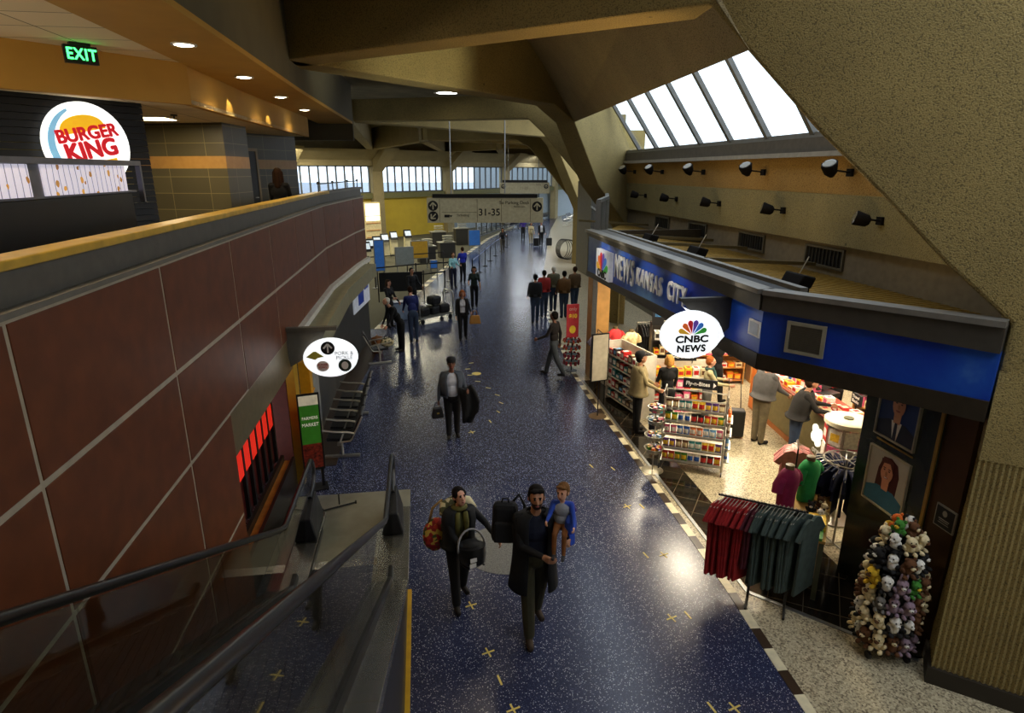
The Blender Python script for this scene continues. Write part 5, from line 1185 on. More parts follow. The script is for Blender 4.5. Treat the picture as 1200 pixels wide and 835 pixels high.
person('blond woman in a black top seen from behind above the snack rack', (5.05, 11.75, 0), R(170), 1.62, 'fair', black_cl, black_cl, None, bl_hair, 'bob', female=True, voxel=.015)
person('short-haired woman in a beige vest browsing behind the snack rack', (5.85, 11.55, 0), R(75), 1.62, 'fair', C_('beige_vest', 'a0946f'), C_('grey_trouser', '55524c'), None, auburn, 'short', female=True, larm=(35, 6, 50), rarm=(35, 6, 50), scarf=C_('teal_dark', '24403c'), voxel=.015)
person('person in black carrying a white box at the end of the counter', (6.75, 13.0, 0), R(110), 1.76, 'tan', black_cl, black_cl, None, dk_hair, 'short', larm=(45, 6, 45), rarm=(45, 6, 45), stride=.5, voxel=.016)
person('man in a grey shirt and khaki trousers leaning on the counter', (6.6, 10.7, 0), R(105), 1.8, 'tan', C_('grey_shirt', '4a4846'), C_('khaki', '6a5f48'), None, dk_hair, 'short', larm=(30, 5, 45), rarm=(30, 5, 30), lean=6, bulk=1.16, coat=C_('grey_shirt', '4a4846'), coat_len=-.02, headtilt=10, voxel=.013)
person('man in a black padded jacket and jeans at the counter', (6.75, 9.75, 0), R(62), 1.76, 'tan', C_('black_puffer', '15120f'), jean, None, br_hair, 'short', larm=(40, 4, 45), rarm=(38, 4, 50), lean=12, bulk=1.18, coat=C_('black_puffer', '15120f'), coat_len=.0, headtilt=22, collar=1, voxel=.013)
person('person in a teal quilted top standing at the near end of the counter', (7.0, 7.95, 0), R(140), 1.66, 'fair', C_('teal_top', '1f8a9c'), black_cl, None, auburn, 'bob', female=True, voxel=.015, lean=10)
person('shop assistant in a red shirt behind the counter', (8.55, 11.2, 0), R(-70), 1.74, 'tan', C_('assistant_red', 'b81c18'), black_cl, None, dk_hair, 'short', larm=(35, 5, 45), rarm=(35, 5, 45), lean=14, voxel=.016)
# ---- upstairs
person('woman with long brown hair seen from behind at the mezzanine rail', (-2.72, 13.1, 3.7), R(178), 1.66, 'fair', black_cl, black_cl, None, br_hair, 'long', female=True, larm=(25, 5, 40), rarm=(25, 5, 40), voxel=.014)
# ================================================================== CHECK-IN HALL AND FAR CONCOURSE
ywall = M('yellow_wall', 'b39a2c', .7, 0, .06, 1.5)
LWp = [(-16., 46.), (-9.6, 48.5), (-3.4, 52.5), (2.5, 57.5), (8.7, 65.), (15.6, 73.), (22, 84)]
WZ0, WZ1 = 3.62, 5.72
for i, ((x0, y0), (x1, y1)) in enumerate(zip(LWp, LWp[1:])):
    d = Vector((x1-x0, y1-y0, 0)); ln = d.length; d.normalize(); ang = math.atan2(d.y, d.x)
    def lw(name, m, a, b, y, yy, z0, z1, par=None, xs=None):
        mb = MB(); mb.box(a, b, y, yy, z0, z1); return mb.build(name, m, par, loc=None if par else (x0, y0, 0), rz=0 if par else ang)
    if x1 < 3: struct(lw('wall_hall', ywall, 0, ln, 0, .3, 0, 3.2), 'yellow wall behind the check-in desks')
    else: struct(lw('wall_hall', M('glazed_grey', '8f9aa0', .5), 0, ln, .5, .8, 0, 3.2))
    struct(lw('trim_30', M('sill_olive', '6c6a44', .7), 0, ln, -.25, .3, 3.2, WZ0))
    struct(lw('wall_hall_upper', conc_s, 0, ln, -.6, .3, WZ1, ZR), 'concrete over the clerestory windows')
    mb = MB(); mb.hexa([(0, -.0, WZ1), (ln, -.0, WZ1), (ln, .3, WZ1), (0, .3, WZ1)], [(0, -1.7, 6.9), (ln, -1.7, 6.9), (ln, .3, 6.9), (0, .3, 6.9)]); struct(mb.build('wall_hall_slope', conc_s, loc=(x0, y0, 0), rz=ang))
    wd = struct(empty('window_%d' % (10+i), (x0, y0, 0), ang), 'row of clerestory panes over the hall')
    mb = MB(); mb.box(.5, ln-.5, .05, .07, WZ0, WZ1); mb.build('pane', glass, wd)
    mb = MB(); n_ = 9
    for k in range(n_+1): xx = .5+(ln-1)*k/n_; mb.box(xx-.05, xx+.05, 0, .12, WZ0, WZ1)
    mb.box(.4, ln-.4, 0, .12, WZ1-.08, WZ1); mb.box(.4, ln-.4, -.02, .12, WZ0, WZ0+.1); mb.build('frame', M('frame_grey', '4c4f50', .5), wd)
    mb = MB(); mb.hexa([(-.5, -.35, 0), (.5, -.35, 0), (.5, .3, 0), (-.5, .3, 0)], [(-.5, -.35, 5.3), (.5, -.35, 5.3), (.5, .3, 5.3), (-.5, .3, 5.3)]); mb.hexa([(-.5, -.35, 5.3), (.5, -.35, 5.3), (.5, .3, 5.3), (-.5, .3, 5.3)], [(-.7, -2.4, 7.0), (.7, -2.4, 7.0), (.7, .3, 7.0), (-.7, .3, 7.0)]); struct(mb.build('concrete_pier', conc_s, loc=(x0, y0, 0), rz=ang), 'pale pier between the clerestory windows')
# distant apron seen through the windows
mb = MB(); mb.box(-150, 120, 140, 142, 0, 3.0); struct(mb.build('wall_outside', M('haze_blue', 'c4cedb', .9)), 'pale distant buildings outside')
mb = MB(); mb.box(-200, 160, 95, 300, -.4, -.2); struct(mb.build('ground_outside', M('apron_grey', '9a9c9c', .9)))
mb = MB(); mb.box(-200, -16, 20, 300, -.4, -.2); struct(mb.build('ground_outside', M('apron_grey', '9a9c9c', .9)))
mb = MB(); mb.box(-16.2, -16, 20, 48, 0, ZR); struct(mb.build('wall_hall_left', ywall))
mb = MB(); mb.box(-16, -2.3, 20.2, 20.4, 0, 3.45); struct(mb.build('wall_hall_front', gw))
# glazed screen along the left of the far concourse
sp = [(4.6, 52.), (9.3, 63.5), (16., 76.), (24, 90)]
for i, ((x0, y0), (x1, y1)) in enumerate(zip(sp, sp[1:])):
    d = Vector((x1-x0, y1-y0, 0)); ln = d.length; ang = math.atan2(d.y, d.x)
    wd = struct(empty('window_%d' % (20+i), (x0, y0, 0), ang), 'glazed screen along the far concourse')
    mb = MB(); mb.box(0, ln, -.01, .01, 0, 3.0); mb.build('pane', glass, wd)
    mb = MB()
    for k in range(9): xx = ln*k/8; mb.box(xx-.05, xx+.05, -.06, .06, 0, 3.0)
    for z in (.05, 1.5, 3.0): mb.box(0, ln, -.05, .05, z-.05, z+.05)
    mb.build('frame', M('frame_grey', '4c4f50', .5), wd)
# right-hand far walls
rp = [(9.6, 36.5), (10.4, 42.), (13.5, 54), (19, 70), (27, 90)]
for i, ((x0, y0), (x1, y1)) in enumerate(zip(rp, rp[1:])):
    d = Vector((x1-x0, y1-y0, 0)); ln = d.length; ang = math.atan2(d.y, d.x)
    mb = MB(); mb.box(0, ln, 0, -.3, 2.9 if i else 0, 8.3); struct(mb.build('wall_right_far', M('tan_wall', '8c7a4c', .7), loc=(x0, y0, 0), rz=ang))
    if i:
        wd = struct(empty('window_%d' % (30+i), (x0, y0, 0), ang), 'glazing on the right of the far concourse')
        mb = MB(); mb.box(0, ln, -.02, 0, 0, 2.9); mb.build('pane', glass, wd)
        mb = MB()
        for k in range(9): xx = ln*k/8; mb.box(xx-.05, xx+.05, -.06, .06, 0, 2.9)
        mb.box(0, ln, -.05, .05, 1.4, 1.5); mb.build('frame', M('frame_grey', '4c4f50', .5), wd)
mb = MB(); mb.box(8, 34, 92, 92.4, 0, ZR); struct(mb.build('wall_far', M('glazed_grey', '8f9aa0', .5)))
# ---------------- hanging signs
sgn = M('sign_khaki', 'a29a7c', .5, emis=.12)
def hang_sign(loc, w_, h_, label, rods):
    t = empty('hanging_sign', loc, R(-8), label, 'sign')
    mb = MB(); mb.box(-w_/2, w_/2, -.1, .1, 0, h_); mb.build('panel', sgn, t, bev=.01)
    mb = MB(); mb.box(-w_/2*.9, w_/2*.9, -.13, .13, h_, h_+.14); mb.build('top_housing', M('sign_top_black', '14120e', .5), t)
    for x in rods: mb = MB(); mb.tube([(x, 0, h_+.14), (x, 0, ZR-loc[2])], .02, 6); mb.build('suspension_rod', alum, t)
    return t
t = hang_sign((2.47, 24.0, 3.42), 4.4, .92, 'large khaki hanging sign reading 31-35 with arrows over the concourse', (-1.28, .75))
for x in (-1.72, -.3, .62, 1.72): mb = MB(); mb.box(x-.008, x+.008, -.104, -.1, .04, .88); mb.build('divider', M('divider_brown', '4c442c', .5), t)
arrow(t, -1.97, .63, .19, 0, -.102, bl_, sgn); arrow(t, -1.97, .24, .19, R(-135), -.102, bl_, sgn); arrow(t, 1.97, .6, .19, 0, -.102, bl_, sgn)
text('31-35', .36, bl_, 'lettering', t, (.16, -.106, .38), bold=.004); text('To Parking Deck', .17, bl_, 'lettering', t, (1.1, -.106, .74)); text('Rental Cars', .09, bl_, 'lettering', t, (1.3, -.106, .6))
mb = MB(); mb.box(-1.55, -1.35, -.104, -.1, .2, .3); mb.hexa([(-1.3, -.104, .2), (-1.24, -.104, .28), (-1.36, -.104, .28)], [(-1.3, -.1, .2), (-1.24, -.1, .28), (-1.36, -.1, .28)]); mb.build('pictogram', bl_, t)
text('Ticketing', .13, bl_, 'lettering', t, (-.85, -.106, .28)); mb = MB(); mb.box(-1.65, -.32, -.103, -.1, .38, .395); mb.build('divider', M('divider_brown', '4c442c', .5), t)
t = hang_sign((6.15, 37., 4.05), 2.9, .62, 'second smaller hanging sign farther down the concourse', (-.95, .8))
arrow(t, -1.25, .4, .13, 0, -.102, bl_, sgn); arrow(t, 1.25, .4, .13, 0, -.102, bl_, sgn); text('11-20', .2, M('sign_pale_ink', '6c664c', .5), 'lettering', t, (-.05, -.106, .3)); text('Parking', .1, M('sign_pale_ink', '6c664c', .5), 'lettering', t, (.8, -.106, .5))
# concourse ceiling lamp
downlight(1.0, 21.0, 7.66, 'round white ceiling lamp between the concrete beams over the concourse', 120, (.95, 1, .9), .32, 2.4, emit_cool)
# ---------------- queue posts with belts
def post_proto():
    t = empty('queue_post', (0, 0, 0), 0, 'black queue post with retractable belt', 'queue post')
    mb = MB(); mb.lathe([(.17, 0), (.17, .02), (.04, .04)], n=16); mb.build('base', black, t)
    mb = MB(); mb.tube([(0, 0, .03), (0, 0, .95)], .03, 8); mb.build('pole', black, t)
    mb = MB(); mb.lathe([(.04, .9), (.04, 1.0), (.03, 1.02)], n=10); mb.build('belt_head', black, t)
    return t
pp = post_proto(); first = True
def posts(pts, label, group, belt=black):
    global first
    prev = None
    for x, y in pts:
        o = pp if first else copy_tree(pp); first = False
        o.location = (x, y, 0); o['label'] = label; o['group'] = group
        if prev:
            ang = math.atan2(y-prev[1], x-prev[0]); ln = math.hypot(x-prev[0], y-prev[1])
            mb = MB(); mb.box(.045, ln-.045, -.004, .004, .92, .98); tag(mb.build('queue_belt', belt, loc=(*prev, 0), rz=ang), 'belt stretched between ' + group, 'belt', 'belts between ' + group)
        prev = (x, y)
posts([(2.55, 31.5), (3.1, 33.6), (3.65, 35.8), (4.2, 38), (4.8, 40.3), (5.5, 42.6), (6.2, 45)], 'queue post in the long line beside the concourse', 'queue posts beside the concourse', M('belt_blue_white', '8f9cc0', .6))
posts([(-.3, 27.2), (1.0, 28.0), (1.35, 31), (-.3, 30.5), (-2.2, 29.5)], 'queue post near the baggage cart and the turquoise top', 'queue posts near the baggage cart')
posts([(-2.8, 33.5), (-.8, 34.2), (1.2, 35.)], 'queue post in front of the check-in machines', 'queue posts before the check-in machines')
# ---------------- self-service machines
def kiosk(loc, rz, label, group):
    t = empty('check_in_machine', loc, rz, label, 'check-in machine', group)
    mb = MB(); mb.hexa([(-.25, -.2, 0), (.25, -.2, 0), (.25, .2, 0), (-.25, .2, 0)], [(-.22, -.12, 1.0), (.22, -.12, 1.0), (.22, .16, 1.0), (-.22, .16, 1.0)]); mb.build('pedestal', M('kiosk_cream', 'cfc49c', .5, emis=.05), t, bev=.02)
    mb = MB(); mb.hexa([(-.26, -.25, .95), (.26, -.25, .95), (.26, .18, 1.05), (-.26, .18, 1.05)], [(-.26, -.2, 1.02), (.26, -.2, 1.02), (.26, .1, 1.5), (-.26, .1, 1.5)]); mb.build('head', black, t, bev=.02)
    mb = MB(); mb.hexa([(-.2, -.19, 1.1), (.2, -.19, 1.1), (.2, -.03, 1.4), (-.2, -.03, 1.4)], [(-.2, -.205, 1.105), (.2, -.205, 1.105), (.2, -.045, 1.405), (-.2, -.045, 1.405)]); mb.build('screen', M('screen_pale', 'c4d0dc', .3, emis=.6), t)
    return t
kp = None
for k, (x, y) in enumerate(((-3.1, 36.), (-3.0, 37.6), (-2.7, 39.2), (-2.3, 40.8), (-1.8, 42.3), (-.9, 43.4), (-4.5, 42.5), (-5.5, 40))):
    o = kiosk((x, y, 0), R(20), 'cream self-service check-in machine in the row under the yellow wall', 'check-in machines') if kp is None else copy_tree(kp)
    kp = kp or o; o.location = (x, y, 0)
# desks with screens
for k, (x, y, lb) in enumerate(((.3, 38.0, 'grey desk with stacked trays behind the queue posts'), (1.6, 40.0, 'second grey desk with stacked trays farther back'), (1.2, 44.5, 'tall dark counter with a screen at the back of the hall'), (3.0, 47.0, 'dark counter at the right end of the hall'))):
    t = empty('service_desk', (x, y, 0), R(15), lb, 'desk')
    mb = MB(); mb.box(-.5, .5, -.3, .3, 0, .95 if k < 2 else 1.2); mb.build('body', M('desk_dark', '2e2c26', .5), t)
    mb = MB(); mb.box(-.55, .55, -.35, .35, .95 if k < 2 else 1.2, 1.0 if k < 2 else 1.25); mb.build('worktop', M('desk_top', '8a8674', .4), t)
    for i in range(3): mb = MB(); mb.box(-.3, .3, -.36, -.1, 1.02+.16*i if k < 2 else 1.3+.15*i, 1.1+.16*i if k < 2 else 1.36+.15*i); mb.build('tray', M('tray_pale', 'a8a48c', .5), t)
# panels and boards
def board(loc, rz, w_, h_, z0, m, label, cat='board', legs=True):
    t = empty('display_board', loc, rz, label, cat)
    mb = MB(); mb.box(-w_/2, w_/2, -.04, .04, z0, z0+h_); mb.build('frame', alum, t)
    mb = MB(); mb.box(-w_/2+.04, w_/2-.04, -.05, -.04, z0+.04, z0+h_-.04); mb.build('panel', m, t)
    for s in (-1, 1): mb = MB(); mb.box(s*w_*.4-.02, s*w_*.4+.02, -.03, .03, 0, z0); mb.box(s*w_*.4-.02, s*w_*.4+.02, -.2, .2, 0, .03); mb.build('leg', alum, t)
    return t
pb = M('panel_blue', '2c5ca0', .4, emis=.25); py_ = M('panel_amber', 'b08a28', .4, emis=.08); pg = M('panel_silver', '7c8484', .4)
board((-2.0, 30.2, 0), R(10), .5, 1.5, .7, pb, 'tall narrow blue sign board near the end of the left wall')
board((-.9, 33.2, 0), R(15), 1.0, .95, .55, pg, 'silver and amber board behind the queue posts'); board((-.1, 35.2, 0), R(15), 1.0, 1.0, .6, py_, 'amber board behind the silver one')
board((3.7, 43.6, 0), R(10), .85, 1.1, .3, pb, 'blue lit board at the right end of the check-in hall')
board((.6, 32., 0), R(10), .4, .45, .5, pb, 'small blue sign on the queue line')
mb = MB(); mb.box(-.9, .9, -.03, .03, .45, 1.25); t = empty('crowd_panel', (-.9, 26.2, 0), R(4), 'black fabric barrier panel behind the woman in black', 'barrier'); mb.build('panel', matte_black, t)
for s in (-1, 1): mb = MB(); mb.tube([(s*.95, 0, 0), (s*.95, 0, 1.3)], .025, 8); mb.build('post', dark_metal, t)
mb = MB(); mb.box(-.28, .28, -.2, .2, 0, .62); t = empty('plastic_bin', (-.85, 22.9, 0), R(10), 'pale blue plastic bin behind the white-haired man', 'bin'); mb.build('body', M('bin_blue', '8fa4c0', .4), t, bev=.02); mb = MB(); mb.box(-.3, .3, -.22, .22, .62, .68); mb.build('lid', M('bin_blue_dark', '4a5c80', .4), t)
# lit shop niche in the yellow wall
t = empty('display_cabinet', (-3.8, 50.5, 0), R(33), 'brightly lit cream display cabinet against the yellow wall', 'cabinet')
mb = MB(); mb.box(-.7, .7, -.3, .3, 0, 3.0); mb.build('carcass', M('cab_cream', 'e0cfa0', .5), t)
mb = MB(); mb.box(-.6, .6, -.32, -.3, 1.6, 2.9); mb.build('lit_front', M('cab_glow', 'ffeec0', .5, emis=2.2), t)
for i in range(4): mb = MB(); mb.box(-.62, .62, -.36, -.3, .3+.55*i, .34+.55*i); mb.build('shelf', wood, t)
# baggage carts
def cart(loc, rz, label):
    t = empty('baggage_cart', loc, rz, label, 'cart')
    mb = MB(); mb.box(-.8, .8, -.32, .32, .2, .25); mb.build('deck', M('cart_deck', '8c8a84', .4, .6), t, bev=.01)
    for s in (-1, 1): mb = MB(); mb.tube([(s*.78, -.28, .22), (s*.8, -.28, .95), (s*.8, -.2, 1.05), (s*.8, .2, 1.05), (s*.8, .28, .95), (s*.78, .28, .22)], .025, 8); mb.build('hoop', chrome, t, smooth=True)
    for sx in (-1, 1):
        for sy in (-1, 1): mb = MB(); mb.tube([(sx*.65, sy*.25-.02, .09), (sx*.65, sy*.25+.02, .09)], .09, 12); mb.tube([(sx*.65, sy*.25, .09), (sx*.65, sy*.25, .2)], .02, 6); mb.build('wheel', rubber, t)
    return t
CT, CR = (.3, 22.5, 0), R(38)
cart(CT, CR, 'chrome baggage cart with hooped ends loaded with dark bags')
for k, (x, y, z, a, lb) in enumerate(((-.45, 0, .252, 0, 'dark holdall at the left end of the baggage cart'), (.05, .02, .252, .2, 'dark holdall in the middle of the baggage cart'), (.5, -.02, .252, -.15, 'dark holdall at the right end of the baggage cart'), (.1, 0, .60, .1, 'dark holdall lying on top of the others on the baggage cart'))):
    t = empty('holdall', place(CT, CR, x, y, z), CR+a, lb, 'bag')
    mb = MB(); mb.box(-.22, .22, -.2, .2, 0, .32); mb.build('body', M('holdall_black', '101012', .6, 0, .3, 10), t, bev=.08)
    mb = MB(); mb.tube([(-.1, -.05, .31), (-.08, -.05, .4), (.08, -.05, .4), (.1, -.05, .31)], .014, 6); mb.build('handle', M('strap_pale', '8c8a84', .5), t, smooth=True)
# single seat near the left wall with a patterned bag on it
seat_row(1, (-1.35, 17.6, 0), R(-75)+PI if False else R(-80), 'single black sling seat with a patterned bag on it by the left wall')
t = empty('tote_bag', (-1.07, 17.28, .52), R(20), 'black and white patterned bag lying on the single seat', 'bag')
mb = MB(); mb.ball((0, 0, .12), (.2, .14, .13), 12); mb.build('body', pat2, t, smooth=True)
mb = MB(); mb.tube([(-.1, 0, .22), (-.05, 0, .32), (.05, 0, .32), (.1, 0, .22)], .012, 6); mb.build('handle', black, t)
t = empty('backpack', (-1.45, 18.5, 0), R(60), 'brown bag standing against the left wall behind the single seat', 'bag')
mb = MB(); mb.box(-.16, .16, -.12, .12, 0, .5); mb.build('body', M('bag_brown', '7a4a1c', .6), t, bev=.05); mb = MB(); mb.tube([(-.06, 0, .49), (0, 0, .56), (.06, 0, .49)], .012, 6); mb.build('handle', M('bag_brown', '7a4a1c', .6), t)
# far beam seats along the left screen and bike-rack-like sculpture on the right
for k, (x, y) in enumerate(((8.0, 58.), (10.5, 63), (13., 68), (15.4, 64.), (16.8, 68.))):
    o = seat_row(4, (x, y, 0), R(62 if k < 3 else 245), ('row of dark seats far along the left glazing, nearest of three', 'row of dark seats far along the left glazing, middle of three', 'row of dark seats far along the left glazing, farthest of three', 'row of dark seats at the far right of the concourse, nearer', 'row of dark seats at the far right of the concourse, farther')[k])
t = empty('luggage_rack', (8.95, 38.2, 0), R(30), 'curved metal bar rack on the pale floor by the tan column', 'rack')
for k in range(5): mb = MB(); mb.tube([(-.9+.2*math.sin(a), -.4+.2*k, .65+.6*math.cos(a)) if False else (.75*math.cos(a)*(1-.08*k), -.3+.15*k, .62+.6*math.sin(a)) for a in [2*PI*i/18 for i in range(19)]], .025, 6); mb.build('hoop', dark_metal, t, smooth=True)
# inlays
for x, y in ((2.88, 6.04), (3.19, 8.68), (3.28, 7.31), (3.0, 4.67), (.74, 4.98), (.44, 6.63), (.57, 5.8), (.9, 12.08)): plus(x, y)
for x, y in ((3.43, 8.65), (3.02, 7.34), (3.1, 6.06), (2.77, 4.71), (.65, 5.38), (3.36, 10.02), (2.99, 10.18)): dash(x, y)
for k in range(9): dash(1.35+.35*math.sin(k*.7)+.02*k, 12.6+k*.55, .2+k*.2)
mb = MB(); mb.disc((1.05, 7.8, 0), .62, .62, .004, 40, axis='z'); struct(mb.build('floor_inlay', M('grey_terrazzo', '6a6a66', .3, 0, .5, 60), floor), 'round grey patch in the terrazzo')
mb = MB(); mb.disc((1.35, 16.0, 0), .13, .13, .005, 20, axis='z'); struct(mb.build('floor_inlay', inl, floor), 'small round brass-coloured floor plate')
# ================================================================== SHOP FIXTURES AND GOODS
rnd = random.Random(11)
def gm(n, c, r=.45, em=0): return M('goods_'+n, c, r, 0, .25, 25)
GC = {'red': 'b3201c', 'orange': 'd2641e', 'yellow': 'd8b02c', 'green': '3c7a2c', 'blue': '2454a8', 'sky': '6ba0cc', 'white': 'ddd8cc', 'pink': 'd0587c', 'brown': '5c3a20', 'black': '191818', 'cream': 'd8c79c', 'purple': '55307c', 'teal': '2c7c7c', 'magenta': '8c1c44', 'grey': '77736c', 'lilac': '8a7480'}
wire = M('wire_chrome', 'a8a498', .3, .8, .05)
# --- shape makers (each returns meshes by colour, cached) ---
_mc = {}
def pack_mesh(c, c2):
    k = ('pack', c, c2)
    if k not in _mc:   # pillow bag of crisps
        mb = MB(); n = 8
        prof = [(-.5, .12), (-.42, .35), (-.25, .8), (0, 1.), (.25, .8), (.42, .35), (.5, .12)]
        vs = []
        for z, t in prof:
            for j in range(n):
                a = 2*PI*j/n; vs.append((.055*(1 if abs(z) > .4 else .94)*math.cos(a), .03*t*math.sin(a), .09+z*.17))
        fs = []; ms = []
        for i in range(len(prof)-1):
            for j in range(n): fs.append([i*n+j, i*n+(j+1) % n, (i+1)*n+(j+1) % n, (i+1)*n+j]); ms.append(1 if i in (2, 3) and j in (4, 5, 6) else 0)
        mb.add(vs, fs); mb.m = ms; mb.add([vs[j] for j in range(n)], [list(range(n))[::-1]]); mb.add(vs[-n:], [list(range(n))])
        _mc[k] = mb.mesh('snack_bag', [gm(c, GC[c]), gm(c2, GC[c2])])
    return _mc[k]
def box_mesh(c, c2, w, d, h):
    k = ('box', c, c2, w, d, h)
    if k not in _mc:
        mb = MB(); mb.box(-w/2, w/2, -d/2, d/2, 0, h); mb.box(-w*.36, w*.36, -d/2-.002, -d/2, h*.25, h*.75, 1); mb.box(-w*.3, w*.3, -d*.3, d*.3, h, h+.002, 1)
        _mc[k] = mb.mesh('carton', [gm(c, GC[c]), gm(c2, GC[c2])])
    return _mc[k]
def bottle_mesh(c, c2):
    k = ('bot', c, c2)
    if k not in _mc:
        mb = MB(); mb.lathe([(.026, 0), (.03, .01), (.03, .12), (.012, .16), (.012, .185)], n=10); mb.lathe([(.0305, .04), (.0305, .1)], n=10, mat=1, caps=False); mb.lathe([(.014, .185), (.014, .2)], n=8, mat=1)
        _mc[k] = mb.mesh('bottle', [gm(c, GC[c], .25), gm(c2, GC[c2])])
    return _mc[k]
def put(name, me, loc, rz, label, cat, group): return tag(link(name, me, loc=loc, rz=rz), label, cat, group)
pal = [('red', 'yellow'), ('blue', 'white'), ('yellow', 'red'), ('green', 'yellow'), ('orange', 'white'), ('purple', 'yellow'), ('white', 'blue'), ('sky', 'white'), ('brown', 'cream'), ('black', 'red'), ('pink', 'white'), ('teal', 'white')]
# ---------------- snack rack on castors
RL, RZ = (4.82, 9.9, 0), R(-28)
t = empty('snack_rack', RL, RZ, 'wheeled chrome snack rack with a black arrow sign on top, at the shop front', 'rack')
for x in (-.55, .55):
    for y in (-.26, .26):
        mb = MB(); mb.tube([(x, y, .1), (x*.97, y*.6, 1.42)], .016, 6); mb.build('post', wire, t)
        mb = MB(); mb.tube([(x-.012, y, .045), (x+.012, y, .045)], .045, 10); mb.tube([(x, y, .05), (x, y, .12)], .012, 6); mb.build('castor', rubber, t)
for i, z in enumerate((.18, .42, .68, .92, 1.16)):
    mb = MB(); dpt = .26-.1*i/4
    mb.hexa([(-.53, -dpt-.03, z), (.53, -dpt-.03, z), (.53, dpt, z+.03), (-.53, dpt, z+.03)], [(-.53, -dpt-.03, z+.012), (.53, -dpt-.03, z+.012), (.53, dpt, z+.045), (-.53, dpt, z+.045)])
    mb.tube([(-.54, -dpt-.035, z+.05), (.54, -dpt-.035, z+.05)], .008, 5); mb.build('wire_shelf', wire, t)
mb = MB()
for x in (-.55, .55): mb.tube([(x, -.16, 1.4), (x, -.2, 1.5), (x, .2, 1.5), (x, .16, 1.4)], .014, 6)
mb.tube([(-.55, .16, 1.44), (.55, .16, 1.44)], .012, 6); mb.tube([(-.55, -.16, 1.38), (.55, -.16, 1.38)], .012, 6); mb.build('top_rail', wire, t)
mb = MB(); mb.box(-.26, .34, .14, .17, 1.5, 1.68); sg = mb.build('sign_board', matte_black, t)
text('Fly-n-Bites', .1, white, 'lettering', sg, (.0, .135, 1.59), bold=.002)
mb = MB(); mb.hexa([(.27, .136, 1.54), (.32, .136, 1.59), (.27, .136, 1.64)], [(.27, .132, 1.54), (.32, .132, 1.59), (.27, .132, 1.64)]); mb.build('arrow', white, sg)
for i, z in enumerate((.18, .42, .68, .92, 1.16)):
    dpt = .26-.1*i/4
    for j in range(9):
        c = pal[(i*5+(j//2)*3) % len(pal)]
        put('snack_bag', pack_mesh(*c), place(RL, RZ, -.46+j*.115, -dpt+.03+.01*rnd.random(), z+.012), RZ+rnd.uniform(-.15, .15), 'snack bag on the front shelves of the wheeled snack rack', 'snack bag', 'snack bags on the wheeled rack')
for i, z in enumerate((.3, .55, .8, 1.05)):
    for j in range(4):
        c = [('white', 'blue'), ('sky', 'white'), ('white', 'brown'), ('orange', 'cream')][i]
        put('bottle', bottle_mesh(*c), place(RL, RZ, .6, -.15+j*.1, z-.01), RZ, 'small bottle hung on the right end of the wheeled snack rack', 'bottle', 'bottles on the end of the wheeled rack')
    mb = MB(); mb.box(.56, .66, -.22, .22, z-.03, z-.012); mb.build('end_shelf', wire, t)
# ---------------- tiered bowl stand
BL = (4.06, 9.85, 0)
t = empty('tiered_bowl_stand', BL, 0, 'tall round stand with wire bowls of sweets beside the snack rack', 'stand')
mb = MB(); mb.lathe([(.2, 0), (.2, .012), (.03, .025)], n=24); mb.build('base', M('stand_base', '8c8672', .35, .6), t)
mb = MB(); mb.tube([(0, 0, .02), (0, 0, 1.34)], .013, 8); mb.build('pole', wire, t)
for i, z in enumerate((.36, .62, .92, 1.16)):
    mb = MB(); r_ = (.17, .18, .16, .15)[i]
    mb.lathe([(.04, z), (r_*.7, z+.02), (r_, z+.11), (r_+.01, z+.11), (r_*.72, z+.012), (.04, z-.008)], n=20, caps=False); mb.build('wire_bowl', M('bowl_clear', 'a9a796', .2, .3), t)
    for j in range(6):
        a = j*PI/3+i; c = pal[(j+i*3) % len(pal)]
        put('sweet_bag', box_mesh(c[0], c[1], .09, .06, .1), place(BL, 0, .085*math.cos(a), .085*math.sin(a), z+.025), a, 'small bag of sweets in the bowls of the round stand', 'sweets', 'sweets on the tiered bowl stand')
# ---------------- blank board on a pole
t = empty('board_stand', (3.78, 12.55, 0), R(12), 'tall blank cream board on a thin pole with a round base at the shop edge', 'sign')
mb = MB(); mb.lathe([(.2, 0), (.2, .012), (.03, .02)], n=24); mb.build('base', M('stand_base_brown', '5c4a34', .4), t)
mb = MB(); mb.tube([(0, 0, .01), (0, 0, .9)], .012, 8); mb.build('pole', black, t)
mb = MB(); mb.box(-.21, .21, -.015, .02, .84, 1.93); mb.build('frame', black, t)
mb = MB(); mb.box(-.185, .185, -.02, -.015, .865, 1.905); mb.build('board', M('board_blank', 'b9b09a', .5), t)
# ---------------- red price sign with novelty spinner
SL_ = (3.98, 15.9, 0)
t = empty('novelty_spinner', SL_, R(5), 'red novelty spinner on a thin pole with a tall red 10-dollar sign above', 'stand')
mb = MB(); mb.tube([(0, 0, 0), (0, 0, 1.2)], .015, 8); mb.lathe([(.16, 0), (.16, .012), (.02, .02)], n=20); mb.build('pole', black, t)
mb = MB()
for z in (.25, .45, .65, .85): mb.lathe([(.04, z), (.22, z), (.22, z+.015), (.04, z+.015)], n=18)
mb.build('tray', dark_metal, t)
mb = MB(); mb.box(-.17, .17, -.02, .01, .96, 1.88); sg = mb.build('sign_panel', M('sign_red_pink', 'c03a40', .45, emis=.12), t)
text('$10', .15, sy_ if False else M('sale_yellow', 'e8c83a', .5, emis=.15), 'lettering', sg, (0, -.026, 1.55), bold=.006)
text('only', .13, M('sale_white', 'e8d0c8', .5), 'lettering', sg, (0, -.026, 1.75)); 
mb = MB(); mb.disc((0, -.02, 1.18), .09, .11, .006, 20); mb.build('fruit_print', M('sale_yellow', 'e8c83a', .5, emis=.15), sg)
k = 0
